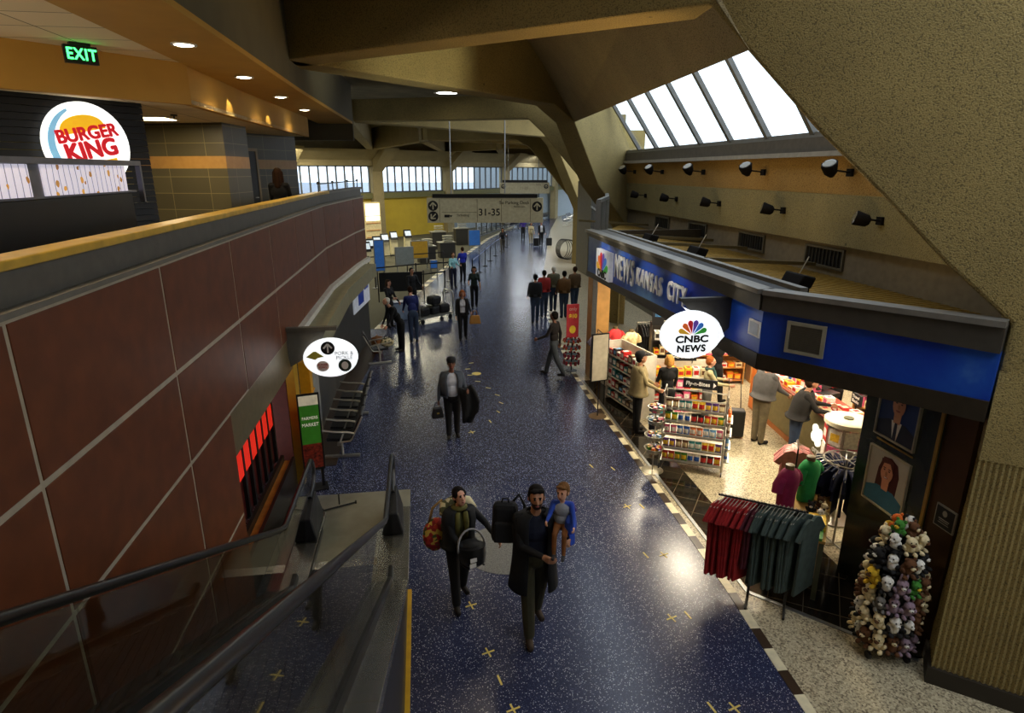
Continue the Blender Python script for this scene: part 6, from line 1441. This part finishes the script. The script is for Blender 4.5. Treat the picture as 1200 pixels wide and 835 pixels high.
_bd = MB(); _bd.lathe([(.02, -.02), (.035, 0), (.02, .02), (.012, .02), (.012, -.02)], n=10); _bd.ball((0, -.02, -.04), .03, 8, 1); bead = _bd.mesh('novelty', [gm('red', GC['red'], .3), gm('orange', GC['orange'], .3)])
_bd2 = MB(); _bd2.box(-.03, .03, -.02, .02, -.1, 0); _bd2.box(-.02, .02, -.022, -.02, -.08, -.02, 1); card = _bd2.mesh('novelty_card', [gm('red', GC['red'], .3), gm('pink', GC['pink'], .3)])
for zi, z in enumerate((.3, .5, .7, .9)):
    for j in range(10):
        a = 2*PI*j/10+zi*.3; put('novelty', bead if zi > 1 else card, place(SL_, 0, .21*math.cos(a), .21*math.sin(a), z), a+PI/2, 'red trinket hanging on the novelty spinner', 'trinket', 'trinkets on the red novelty spinner')
# ---------------- T-shirts: hanger + shirt, copied per colour
hang = wire
def shirt_proto(name, m, label, L_=.66, w_=.46):
    t = empty('t_shirt', (0, 0, 0), 0, label, 'shirt')
    mb = MB(); mb.tube([(.0, 0, .06), (.02, 0, .085), (.0, 0, .1), (-.02, 0, .085)], .004, 5); mb.tube([(-.2, 0, -.04), (0, 0, .06), (.2, 0, -.04)], .005, 5); mb.build('hanger', hang, t)
    mb = MB(); th = .018
    out = [(-.07, .02), (-.17, -.015), (-w_/2-.09, -.2), (-w_/2, -.25), (-w_/2+.03, -.2), (-w_/2+.02, -L_), (w_/2-.02, -L_), (w_/2-.03, -.2), (w_/2, -.25), (w_/2+.09, -.2), (.17, -.015), (.07, .02), (0, -.02)]
    f = [(x, -th*(1+.4*math.sin(9*x)), z) for x, z in out]; b_ = [(x, th*(1-.3*math.sin(7*x)), z) for x, z in out]
    mb.hexa(f, b_); mb.build('shirt', m, t, bev=.008)
    return t
def shirt_row(n, p0, p1, rz, m, nm, label, group, L_=.66, skip_parts=False):
    pr = shirt_proto(nm, m, label, L_)
    for i in range(n):
        o = pr if i == 0 else copy_tree(pr)
        k = (i+.5)/n; o.location = tuple(a+(b-a)*k for a, b in zip(p0, p1)); o.rotation_euler = (R(rnd.uniform(-3, 3)), 0, rz+rnd.uniform(-.12, .12)); o['group'] = group
# front rail: red shirts (left), grey-green shirts (right); facing the camera
ra, rb = Vector((3.6, 6.5, 1.33)), Vector((4.42, 5.95, 1.33)); rd = (rb-ra).normalized()
t = empty('clothes_rail', (4.0, 6.23, 0), math.atan2(rd.y, rd.x), 'black clothes rail with red and grey-green shirts at the shop corner', 'rail')
mb = MB(); mb.tube([(-.5, 0, 1.4), (.5, 0, 1.4)], .014, 8); mb.build('rail', black, t)
for x in (-.02, .42):
    mb = MB(); mb.tube([(x, .0, 0.03), (x, .0, 1.4)], .016, 8); mb.tube([(x, -.25, .03), (x, .25, .03)], .016, 6); mb.build('upright', dark_metal, t)
mb = MB(); mb.tube([(-.02, .02, .35), (.42, .02, .35)], .012, 6); mb.build('cross_bar', dark_metal, t)
sa = math.atan2(rd.y, rd.x)+PI/2
red_s = C_('shirt_red', '8f1416', .2); gg_s = C_('shirt_greygreen', '3a4640', .2); navy_s = C_('shirt_navy', '171c3c', .2); maroon_s = C_('shirt_maroon', '4c1420', .2); pink_s = C_('shirt_pink', 'cf8a86', .2); lilac_s = C_('shirt_lilac', '6c6478', .2)
shirt_row(10, ra+rd*.0, ra+rd*.42, sa-.5, red_s, 'red', 'red T-shirt hanging at the left of the corner rail', 'red shirts on the corner rail', 1.0)
shirt_row(2, ra+rd*.43, ra+rd*.5, sa-.5, maroon_s, 'maroon', 'dark maroon T-shirt between the red and the grey-green shirts', 'maroon shirts on the corner rail', .8)
shirt_row(11, ra+rd*.5, rb, sa-.5, gg_s, 'gg', 'grey-green T-shirt hanging at the right of the corner rail', 'grey-green shirts on the corner rail', 1.0)
o = text('LIFE IS ART', .09, M('print_pale', 'a8b0a4', .6), 'shirt_print', None, loc=(0, 0, 0)) if False else None
fr_ = empty('t_shirt', rb+rd*.08, sa-.5, 'frontmost grey-green T-shirt with pale printed lettering, at the end of the corner rail', 'shirt')
mb = MB(); th = .02; out = [(-.07, .02), (-.17, -.015), (-.32, -.2), (-.23, -.25), (-.2, -.2), (-.21, -1.0), (.21, -1.0), (.2, -.2), (.23, -.25), (.32, -.2), (.17, -.015), (.07, .02), (0, -.02)]
mb.hexa([(x, -th, z) for x, z in out], [(x, th, z) for x, z in out]); mb.build('shirt', gg_s, fr_, bev=.008)
for k, w_ in enumerate(('LIFE', 'IS', 'ART')): text(w_, .1, M('print_pale', 'a8b0a4', .6), 'lettering', fr_, (0, th+.004, -.24-.13*k), (PI/2, 0, PI))
# ---------------- display table with mannequin torsos, plush and folded shirts
TL, TZ = (4.95, 6.75, 0), R(52)
t = empty('display_table', TL, TZ, 'wooden display table with torsos and folded shirts behind the corner rail', 'table')
wd_ = M('table_wood', 'a07c3c', .4, 0, .2, 5)
mb = MB(); mb.box(-.62, .7, -.33, .33, .84, .88); mb.build('tabletop', wd_, t, bev=.005)
for x in (-.58, .66):
    for y in (-.29, .29):
        mb = MB(); mb.box(x-.03, x+.03, y-.03, y+.03, 0, .84); mb.build('leg', M('table_leg', '4a4a34', .5), t)
mb = MB(); mb.box(-.58, .66, -.29, .29, .3, .33); mb.build('lower_shelf', wd_, t)
for k in range(5):
    put('folded_shirt', box_mesh('red', 'pink', .3, .22, .06), place(TL, TZ, -.1+.0*k, -.12, .33+k*.065), TZ+rnd.uniform(-.05, .05), 'red shirt folded on the lower shelf of the display table', 'shirt', 'folded red shirts on the lower shelf')
def torso(loc, rz, m, label):
    t = empty('torso_form', loc, rz, label, 'mannequin')
    mb = MB(); mb.lathe([(.13, 0), (.15, .02), (.15, .12), (.155, .25), (.185, .4), (.18, .5), (.13, .57), (.07, .61)], n=20, sy=.68)
    for s in (-1, 1): mb.tube([(s*.15, 0, .5), (s*.22, 0, .42), (s*.245, -.01, .32)], [.07, .075, .07], 10)
    mb.build('shirt', m, t, smooth=50)
    mb = MB(); mb.lathe([(.06, .58), (.058, .66), (.05, .665)], n=14); mb.build('neck_cap', M('torso_neck', '6a5a3c', .4), t, smooth=50)
    return t
torso(place(TL, TZ, -.02, .22, .885), R(25), C_('shirt_magenta', '7c1440'), 'mannequin torso in a magenta T-shirt on the display table')
torso(place(TL, TZ, .4, .0, .885), R(25), C_('shirt_green', '1f8a44'), 'mannequin torso in a bright green T-shirt on the display table')
for k in range(3): put('folded_shirt', box_mesh('yellow', 'white', .26, .2, .035), place(TL, TZ, -.28, -.2, .885+.037*k), TZ+.1, 'yellow shirt folded on the corner of the display table', 'shirt', 'folded yellow shirts on the table')
put('folded_shirt', box_mesh('green', 'white', .24, .18, .035), place(TL, TZ, -.52, -.2, .885), TZ, 'dark green shirt folded beside the yellow ones', 'shirt', None)
shirt_row(6, place(TL, TZ, 1.0, .2, 1.3), place(TL, TZ, 1.4, .25, 1.25), TZ+PI/2+.3, pink_s, 'pink', 'pink striped T-shirt hanging beyond the green torso', 'pink shirts beyond the green torso', .5)
mb = MB(); q0, q1 = place(TL, TZ, .95, .2, 1.38), place(TL, TZ, 1.45, .25, 1.33); mb.tube([q0, q1], .01, 6); mb.tube([(q0[0], q0[1], 0), q0], .012, 6); mb.tube([(q1[0], q1[1], 0), q1], .012, 6); tag(mb.build('clothes_rail', dark_metal), 'small rail holding the pink striped shirts', 'rail')
# plush toys
def plush_mesh(c, c2, c3, kind):
    k = ('plush', c, c2, c3, kind)
    if k not in _mc:
        f = lambda n, col: M('plush_'+n, col, .95, 0, .25, 40, bump=.3, bscale=120)
        mb = MB(); mb.ball((0, 0, .05), (.05, .045, .055), 10, 0); mb.ball((0, -.015, .125), (.047, .045, .043), 10, 0 if kind != 'panda' else 1)
        mb.ball((0, -.055, .112), (.022, .02, .017), 8, 1 if kind != 'bear' else 2)
        for s in (-1, 1):
            if kind == 'rabbit': mb.ball((s*.022, 0, .19), (.012, .01, .04), 8, 0)
            else: mb.ball((s*.035, 0, .162), (.017, .012, .017), 8, 2 if kind == 'panda' else 0)
            mb.ball((s*.05, -.02, .06), (.018, .022, .035), 8, 2 if kind == 'panda' else 0, (0.3, s*.4, 0)); mb.ball((s*.035, -.05, .015), (.02, .032, .018), 8, 2 if kind == 'panda' else 0)
            mb.ball((s*.018, -.055, .138), (.007, .006, .008), 6, 3)
        mb.ball((0, -.074, .117), (.006, .005, .005), 6, 3)
        _mc[k] = mb.mesh('plush_toy', [f(c, GC[c] if c in GC else c), f(c2, GC[c2]), f(c3, GC[c3]), M('bead_black', '0a0a0a', .2)])
        _mc[k].polygons.foreach_set('use_smooth', [True]*len(_mc[k].polygons))
    return _mc[k]
kinds = [('white', 'white', 'black', 'panda'), ('brown', 'cream', 'cream', 'bear'), ('cream', 'white', 'brown', 'bear'), ('black', 'white', 'white', 'dog'), ('orange', 'cream', 'cream', 'bear'), ('green', 'yellow', 'yellow', 'frog'), ('grey', 'white', 'white', 'rabbit'), ('pink', 'white', 'white', 'rabbit'), ('yellow', 'cream', 'brown', 'bear'), ('lilac', 'white', 'white', 'rabbit')]
for k, (x, y) in enumerate(((-.1, -.22), (.05, -.1), (.08, -.24), (-.4, .1), (-.32, -.02), (.26, -.2))):
    kd = kinds[(0, 3, 2, 0, 3, 1)[k]]; put('plush_toy', plush_mesh(*kd), place(TL, TZ, x, y, .885), R(rnd.uniform(-40, 40)), 'soft toy sitting on the display table below the torsos', 'soft toy', 'soft toys on the display table')
# toy tower on castors
TW = (5.08, 5.22, 0)
t = empty('toy_tower', TW, 0, 'round wheeled tower piled with soft toys in front of the stone wall', 'stand')
mb = MB(); mb.tube([(0, 0, .08), (0, 0, 1.5)], .025, 8); mb.build('pole', dark_metal, t)
for i, z in enumerate((.16, .42, .66, .9, 1.14, 1.36)):
    mb = MB(); r_ = (.3, .31, .3, .28, .25, .2)[i]; mb.lathe([(.03, z), (r_, z), (r_, z+.04), (r_-.01, z+.04), (r_-.01, z+.012), (.03, z+.012)], n=22); mb.build('tier', dark_metal, t)
for a in (.5, 2.0, 3.6, 5.2):
    mb = MB(); x, y = .28*math.cos(a), .28*math.sin(a); mb.tube([(x-.015, y, .045), (x+.015, y, .045)], .045, 10); mb.tube([(x, y, .05), (x*.9, y*.9, .16)], .014, 6); mb.build('castor', rubber, t)
for i, z in enumerate((.172, .432, .672, .912, 1.152, 1.372)):
    r_ = (.3, .31, .3, .28, .25, .18)[i]; n = (13, 13, 13, 12, 11, 7)[i]
    for j in range(n):
        a = 2*PI*j/n+i*.37; kd = kinds[(0, 1, 2, 3, 8, 2, 1, 6, 0, 9, 2, 5, 1)[(j*2+i*3+rnd.randint(0, 2)) % 13]]
        if i == 4: kd = kinds[(0, 3, 0, 3, 0, 1)[j % 6]]
        o = put('plush_toy', plush_mesh(*kd), place(TW, 0, (r_-.04)*math.cos(a), (r_-.04)*math.sin(a), z), a+PI/2+rnd.uniform(-.4, .4), 'soft toy packed on the round toy tower', 'soft toy', 'soft toys on the toy tower'); s_ = rnd.uniform(1.05, 1.35); o.scale = (s_, s_, s_); o.rotation_euler.x = rnd.uniform(-.1, .25)
for j in range(4):
    a = 2*PI*j/4+.3; o = put('plush_toy', plush_mesh(*kinds[(0, 4, 5, 1)[j]]), place(TW, 0, .075*math.cos(a), .075*math.sin(a), 1.5), a+PI/2, 'soft toy packed on the round toy tower', 'soft toy', 'soft toys on the toy tower'); o.scale = (1.2, 1.2, 1.2)
# ---------------- round navy-shirt rack and the magazine spinner behind it
NV = (5.86, 7.2, 0)
t = empty('round_clothes_rack', NV, 0, 'round chrome rack crowded with navy shirts beside the stone wall', 'rack')
mb = MB(); mb.tube([(.3*math.cos(2*PI*i/20), .3*math.sin(2*PI*i/20), 1.38) for i in range(21)], .012, 6); mb.build('ring_rail', wire, t)
mb = MB(); mb.tube([(0, 0, .02), (0, 0, 1.38)], .018, 8)
for a in (0, PI/2, PI, 1.5*PI): mb.tube([(0, 0, 1.38), (.3*math.cos(a), .3*math.sin(a), 1.38)], .008, 5); mb.tube([(0, 0, .03), (.28*math.cos(a), .28*math.sin(a), .03)], .014, 6)
mb.build('stem', wire, t)
pr = shirt_proto('navy', navy_s, 'navy T-shirt hanging on the round rack', .62, .3); pr['group'] = 'navy shirts on the round rack'
for i in range(20):
    a = 2*PI*i/20; o = pr if i == 0 else copy_tree(pr); o.location = place(NV, 0, .3*math.cos(a), .3*math.sin(a), 1.29); o.rotation_euler = (0, 0, a+rnd.uniform(-.1, .1))
MG = (6.3, 7.85, 0)
t = empty('magazine_spinner', MG, 0, 'round white-topped spinner of magazines beside the navy shirts', 'stand')
mb = MB(); mb.lathe([(.3, 1.62), (.33, 1.64), (.33, 1.7), (.3, 1.72), (.2, 1.715), (.05, 1.715)], n=28); mb.build('top_disc', M('disc_cream', 'd9cfb2', .5), t, smooth=40)
mb = MB(); mb.lathe([(.07, 1.715), (.07, 1.735), (.03, 1.735)], n=12); mb.build('hub', M('hub_olive', '4a4a2c', .5), t)
mb = MB()
for k in range(8): a = 2*PI*k/8; mb.tube([(.31*math.cos(a), .31*math.sin(a), .1), (.31*math.cos(a), .31*math.sin(a), 1.64)], .01, 5)
mb.tube([(0, 0, 0), (0, 0, 1.65)], .03, 8); mb.lathe([(.28, 0), (.28, .03), (.05, .06)], n=20); mb.build('wire_frame', wire, t)
for i, z in enumerate((.5, .78, 1.06, 1.34)):
    for j in range(8):
        a = 2*PI*(j+.5)/8; c = pal[(j*3+i*5) % len(pal)]
        put('magazine', box_mesh('white' if (i+j) % 2 else c[0], c[1] if (i+j) % 2 else 'white', .19, .015, .25), place(MG, 0, .29*math.cos(a), .29*math.sin(a), z), a+PI/2, 'magazine in the round white-topped spinner', 'magazine', 'magazines in the round spinner')
# ---------------- counter
cA, cB = Vector((7.0, 8.35, 0)), Vector((7.45, 12.6, 0)); cd = (cB-cA).normalized(); ca = math.atan2(cd.y, cd.x); CLn = (cB-cA).length
t = empty('shop_counter', cA, ca, 'long khaki shop counter with a lit white emblem and orange wooden end', 'counter')
mb = MB(); mb.box(0, CLn, -.7, 0, .0, 1.0); mb.build('body', M('counter_khaki', '6e6340', .5), t)
mb = MB(); mb.box(-.02, CLn+.02, -.74, .03, 1.0, 1.04); mb.build('worktop', M('worktop_red_brown', '8a3a24', .35), t, bev=.006)
mb = MB(); mb.box(CLn-.9, CLn+.005, .0, .012, .05, .98); mb.box(-.005, 0.0, -.7, 0, 0, 1); mb.box(CLn, CLn+.01, -.7, 0, 0, 1.0); mb.build('end_panel', M('counter_orange', 'd0702a', .4, 0, .12, 4), t)
mb = MB(); mb.box(0, CLn, .0, .01, .0, .12); mb.build('kick_board', M('kick_orange', '9a5a2a', .4), t)
ow = M('emblem_glow', 'f6f2e0', .4, emis=1.2)
mb = MB()
for x, z, r_ in ((1.35, .72, .085), (1.2, .66, .1), (1.35, .56, .1), (1.22, .5, .09)): mb.disc((x, .03, z), r_, r_, .03, 20)
mb.build('lit_emblem', ow, t)
text('ores', .17, white, 'lettering', t, (1.22, .016, .32), (PI/2, 0, PI), bold=.004)
for i in range(46):
    x = .15+CLn*.94*(i % 23)/23; y = -.12-.26*(i//23)
    c = [('red', 'white'), ('white', 'red'), ('pink', 'white'), ('red', 'cream'), ('white', 'pink'), ('cream', 'red'), ('yellow', 'red'), ('white', 'blue')][rnd.randint(0, 7)]
    w_ = .16; h_ = rnd.choice((.08, .12, .16, .22)) if i >= 23 else rnd.choice((.06, .08, .12))
    put('sweet_box', box_mesh(c[0], c[1], w_, .16, h_), (*(cA+cd*x+Vector((-cd.y, cd.x, 0))*y)[:2], 1.04), ca+PI+rnd.uniform(-.1, .1), 'box of sweets set out on the long shop counter', 'box', 'boxes of sweets on the counter')
t = empty('till', (*(cA+cd*2.2+Vector((-cd.y, cd.x, 0))*-.55)[:2], 1.04), ca-PI/2+.4, 'black till with screen on the shop counter', 'till')
mb = MB(); mb.box(-.2, .2, -.2, .2, 0, .1); mb.build('cash_drawer', black, t, bev=.008); mb = MB(); mb.hexa([(-.2, .0, .14), (.2, .0, .14), (.2, .05, .14), (-.2, .05, .14)], [(-.2, .12, .44), (.2, .12, .44), (.2, .17, .44), (-.2, .17, .44)]); mb.tube([(0, .06, .08), (0, .06, .2)], .03, 8); mb.build('screen', black, t)
t = empty('counter_sign', (*(cA+cd*1.1+Vector((-cd.y, cd.x, 0))*-.52)[:2], 1.04), ca+PI, 'small black sign with white lettering standing on the counter', 'sign')
mb = MB(); mb.box(-.14, .14, -.02, .02, .24, .44); mb.tube([(0, 0, 0), (0, 0, .25)], .012, 6); mb.build('board', matte_black, t); text('Travel', .08, white, 'lettering', t, (0, -.026, .38)); text('Books', .08, white, 'lettering', t, (0, -.026, .3))
# white box on the counter end
put('carton', box_mesh('white', 'red', .42, .34, .3), (*(cA+cd*(CLn-.3)+Vector((-cd.y, cd.x, 0))*-.3)[:2], 1.04), ca, 'large white box with red lettering on the far end of the counter', 'box', None)
suitcase((6.25, 11.05, 0), R(-20), .62, .4, 'black wheeled suitcase with raised handle beside the man in grey', black, 1)
# ---------------- shelving
def shelf_unit(loc, rz, w_, h_, lv, label, cm, n, group, glabel, cols, sign=None, cat='shelves', big=1., dep=.4):
    t = empty('shelf_unit', loc, rz, label, cat)
    mb = MB(); mb.box(-w_/2, w_/2, dep/2-.03, dep/2, 0, h_); mb.build('back_panel', cm, t)
    for x in (-w_/2, w_/2-.03): mb = MB(); mb.box(x, x+.03, -dep/2, dep/2, 0, h_); mb.build('side_panel', cm, t)
    for i in range(lv):
        z = .12+(h_-.15)*i/lv; mb = MB(); mb.box(-w_/2+.03, w_/2-.03, -dep/2, dep/2-.03, z-.025, z); mb.build('shelf', cm, t)
        for j in range(n):
            c = cols[rnd.randrange(len(cols))]; hh = min((h_-.15)/lv-.07, rnd.choice((.12, .16, .2))*big)
            put('carton', box_mesh(c[0], c[1], round((w_-.12)/n*.86, 3), .2, round(hh, 3)), place(loc, rz, -w_/2+.06+(w_-.12)*(j+.5)/n, -dep/2+.12, z), rz+rnd.uniform(-.05, .05), glabel, 'box', group)
    return t
wshelf = M('shelf_wood', 'b0783c', .45, 0, .18, 4); wh_sh = M('shelf_white', 'cdc6b4', .5); dk_sh = M('shelf_dark', '2a241e', .5)
warm = [('red', 'white'), ('orange', 'yellow'), ('pink', 'white'), ('white', 'red'), ('cream', 'brown'), ('brown', 'cream'), ('yellow', 'red')]
shelf_unit((4.65, 13.0, 0), R(60) if False else R(-78), 1.5, 1.45, 5, 'low shelf unit of packaged snacks just inside the shop front, beside the blank board', wh_sh, 8, 'packets on the front shelf unit', 'packet on the shelf unit beside the blank board', [('grey', 'white'), ('teal', 'white'), ('red', 'white'), ('brown', 'cream'), ('black', 'sky'), ('white', 'red')])
shelf_unit((5.75, 13.4, 0), R(-12), .95, 1.9, 5, 'dark shelf unit with a bright picture header, behind the blond woman', dk_sh, 6, 'packets on the dark shelf unit', 'packet on the dark shelf unit with the picture header', warm+[('white', 'black')])
t = empty('header_board', (5.65, 13.16, 1.9), R(-12), 'black header board with a glowing blue picture on top of the dark shelf unit', 'sign')
mb = MB(); mb.box(-.46, .46, -.02, .02, 0, .62); mb.build('board', matte_black, t)
mb = MB(); mb.box(-.4, .42, -.026, -.02, .2, .58); mb.build('picture', M('blue_picture', '3d6c94', .3, .0, .9, 6, emis=.5), t)
text('magazines', .1, white, 'lettering', t, (0, -.03, .1))
shelf_unit((7.3, 14.4, 0), R(-5), 1.7, 2.2, 6, 'tall wooden shelf unit at the back of the shop, behind the customers', wshelf, 8, 'packets on the back wooden shelves', 'packet on the tall wooden shelf unit at the back', warm)
shelf_unit((9.3, 14.2, 0), R(-10), 1.9, 2.0, 5, 'second wooden shelf unit at the back of the shop, behind the counter end', wshelf, 9, 'packets on the second back shelves', 'packet on the wooden shelf unit behind the counter end', warm+[('white', 'green')])
shelf_unit((9.55, 10.2, 0), R(-85), 2.6, 1.75, 5, 'long wooden shelf unit behind the counter with gifts', wshelf, 11, 'gifts on the shelves behind the counter', 'gift box on the long shelf unit behind the counter', warm+[('white', 'black'), ('green', 'white')], big=1.3)
for k in range(9):
    o = put('plush_toy', plush_mesh(*kinds[(0, 2, 0, 3, 2, 0, 6, 0, 2)[k]]), place((9.5, 10.2, 1.75), R(-85), -1.1+k*.27, -.05, 0), R(-85), 'soft toy sitting on top of the long shelf unit behind the counter', 'soft toy', 'soft toys on the long shelf unit'); o.scale = (1.5, 1.5, 1.5)
shelf_unit((7.2, 12.0, 0) if False else (5.6, 12.45, 0), R(-12), 1.3, 1.25, 4, 'low gondola of magazines and sweets in front of the dark shelf unit', wh_sh, 7, 'packets on the low gondola', 'packet on the low gondola behind the two women', warm)
# far T-shirt tables by the shop's far corner
t = empty('display_table', (4.95, 14.3, 0), R(-80), 'white display table with T-shirt torsos at the far end of the shop', 'table')
mb = MB(); mb.box(-.6, .6, -.4, .4, .86, .9); mb.build('tabletop', wh_sh, t); mb = MB(); mb.box(-.55, .55, -.36, .36, 0, .86); mb.build('plinth', wh_sh, t)
torso((4.75, 14.55, .9), R(15), C_('shirt_coral', 'd0383a'), 'mannequin torso in a coral red T-shirt at the far end of the shop')
torso((5.05, 14.2, .9), R(15), C_('shirt_peach', 'e8c490', .5), 'mannequin torso in a white and orange T-shirt at the far end of the shop')
t = empty('clothes_rail', (5.75, 14.75, 0), R(0), 'rail of black clothes at the far end of the shop', 'rail')
mb = MB(); mb.tube([(-.35, 0, 1.6), (.35, 0, 1.6)], .012, 6); mb.build('rail', wire, t)
for x in (-.35, .35): mb = MB(); mb.tube([(x, 0, 0), (x, 0, 1.6)], .014, 6); mb.build('upright', wire, t)
shirt_row(8, (5.43, 14.75, 1.5), (6.07, 14.75, 1.5), PI/2, black_cl, 'black', 'black garment hanging on the far rail', 'black garments on the far rail', .7)
shirt_row(5, (4.25, 13.7, 1.45), (4.25, 14.35, 1.45), R(10), lilac_s, 'lilac', 'greyish lilac shirt hanging beside the blank board', 'lilac shirts beside the blank board', .62)
mb = MB(); mb.tube([(4.25, 13.65, 1.55), (4.25, 14.4, 1.55)], .01, 6); mb.tube([(4.25, 13.65, 0), (4.25, 13.65, 1.55)], .012, 6); mb.tube([(4.25, 14.4, 0), (4.25, 14.4, 1.55)], .012, 6); tag(mb.build('clothes_rail', dark_metal), 'short rail of lilac shirts beside the blank board', 'rail')

t = empty('counter_sign', (5.55, 12.3, 1.25), R(-8), 'black arrow sign with white lettering on the low gondola behind the two women', 'sign')
mb = MB(); mb.box(-.34, .34, -.015, .015, .06, .26); mb.tube([(-.25, 0, 0), (-.25, 0, .08)], .01, 5); mb.tube([(.25, 0, 0), (.25, 0, .08)], .01, 5); mb.build('board', matte_black, t)
text('Fly-n-Bites', .11, white, 'lettering', t, (-.03, -.02, .16), heavy=.003)
mb = MB(); mb.hexa([(.25, -.016, .11), (.3, -.016, .16), (.25, -.016, .21)], [(.25, -.02, .11), (.3, -.02, .16), (.25, -.02, .21)]); mb.build('arrow', white, t)
WORLD = 3.2; EXPO = 0.08
def LIGHTS():
    # recessed ceiling lamps along the concourse
    for x, y, p in ((1.1, 5.5, 60), (1.2, 11.8, 100), (1.25, 17.5, 150), (1.5, 24., 160), (3.5, 31, 170), (7, 40, 170), (11, 50, 170)):
        spot('concourse_lamp', (x, y, 7.55 if 13 < y < 23 else 8.2), (x, y, 0), p, (1, .84, .6), 2.3, .9, .45)
    # shop ceiling
    for x, y in ((5.4, 8.6), (5.4, 11), (5.4, 13.4), (8, 8), (8, 11), (8, 14), (10.5, 9), (10.5, 12)):
        area('shop_lamp', (x, y, 3.05), .6, 1.2, 100, (1, .87, .66))
    # uplights on the shop roof wash the concrete above
    for y in (7.35, 10.3, 12.6):
        spot('uplight_and_fill', (5.0, y, 4.15), (3.2, y-.6, 8), 110, (1, .7, .32), 2.4, .9, .1)
        spot('uplight_and_fill', (5.1, y, 4.15), (7.2, y+.6, 5.6), 26, (1, .72, .36), 2.0, .9, .1)
    # extra spots added at the uplights to brighten the second and first beams
    spot('uplight_and_fill', (4.9, 10.3, 4.2), (.2, 13.3, 7.5), 1100, (.95, .95, .75), .62, .9, .1)
    spot('uplight_and_fill', (4.9, 7.4, 4.2), (.6, 8.8, 7.6), 420, (1, .66, .3), .9, .9, .1)
    # lamps tucked under the eave light the blue fascia
    for y in (13.6, 12.2, 10.8, 9.4):
        spot('fascia_lamp', (3.55, y, 4.05), (4.1, y-.1, 3.3), 14, (1, .93, .8), 1.7, .8, .05)
    spot('fascia_lamp', (3.7, 7.5, 4.1), (4.15, 7.0, 3.4), 7, (1, .93, .8), 1.3, .8, .05)
    # check-in hall
    for x, y in ((-6, 28), (-6, 36), (-1, 40), (-6, 44), (1, 48), (-8, 46)):
        area('hall_lamp', (x, y, 6.8), 1.5, 1.5, 330, (1, .92, .66))
    for x, y in ((9, 56), (13, 66), (9, 44)):
        area('hall_lamp', (x, y, 6.8), 1.5, 1.5, 250, (.92, .96, 1))
    point('cafe_lamp', (-4, 8.5, 2.5), 25, (1, .6, .3))
    # unseen fill points added by the food counter to brighten the tile ceiling
    point('ceiling_fill', (-3.6, 4.2, 5.2), 150, (1, .82, .58), .3)
    point('ceiling_fill', (-6.5, 4.0, 5.4), 220, (1, .84, .6), .3)
# ================================================================== LIGHT, SKY, CAMERA
w = bpy.data.worlds.new('overcast_sky'); SC.world = w; w.use_nodes = True
N = w.node_tree.nodes; L = w.node_tree.links; bg = N['Background']
tc = N.new('ShaderNodeTexCoord'); nz = noise_n(N, L, tc.outputs['Generated'], 2.2, 4)
L.new(mix_n(N, L, nz, lin('c6d6ea'), lin('eef2f8')), bg.inputs['Color']); bg.inputs['Strength'].default_value = WORLD
def area(name, loc, sx, sy, power, col=(1, 1, 1), rot=(0, 0, 0), spread=PI):
    l = bpy.data.lights.new(name, 'AREA'); l.shape = 'RECTANGLE'; l.size = sx; l.size_y = sy; l.energy = power; l.color = col; l.spread = spread
    o = bpy.data.objects.new(name, l); COL.objects.link(o); o.location = loc; o.rotation_euler = rot; return o
def point(name, loc, power, col=(1, 1, 1), r=.1):
    l = bpy.data.lights.new(name, 'POINT'); l.energy = power; l.color = col; l.shadow_soft_size = r
    o = bpy.data.objects.new(name, l); COL.objects.link(o); o.location = loc; return o
def spot(name, loc, target, power, col, size=1.2, blend=.6, r=.08):
    l = bpy.data.lights.new(name, 'SPOT'); l.energy = power; l.color = col; l.spot_size = size; l.spot_blend = blend; l.shadow_soft_size = r
    o = bpy.data.objects.new(name, l); COL.objects.link(o); o.location = loc
    o.rotation_euler = (Vector(target)-Vector(loc)).to_track_quat('-Z', 'Y').to_euler(); return o
LIGHTS()
cam = bpy.data.cameras.new('camera'); co = bpy.data.objects.new('camera', cam); COL.objects.link(co)
cam.sensor_width = 36; cam.lens = 723/1200*36; cam.clip_start = .05; cam.clip_end = 400
co.location = (0, 0, 5.3); co.rotation_euler = (R(90-16.7), 0, R(-8.3)); SC.camera = co
SC.view_settings.view_transform = 'Standard'; SC.view_settings.look = 'None'; SC.view_settings.gamma = 1; SC.view_settings.use_curve_mapping = False
SC.view_settings.exposure = EXPO
SC.cycles.max_bounces = 6; SC.cycles.transparent_max_bounces = 12; SC.cycles.caustics_reflective = False; SC.cycles.caustics_refractive = False
SC.cycles.sample_clamp_indirect = 6
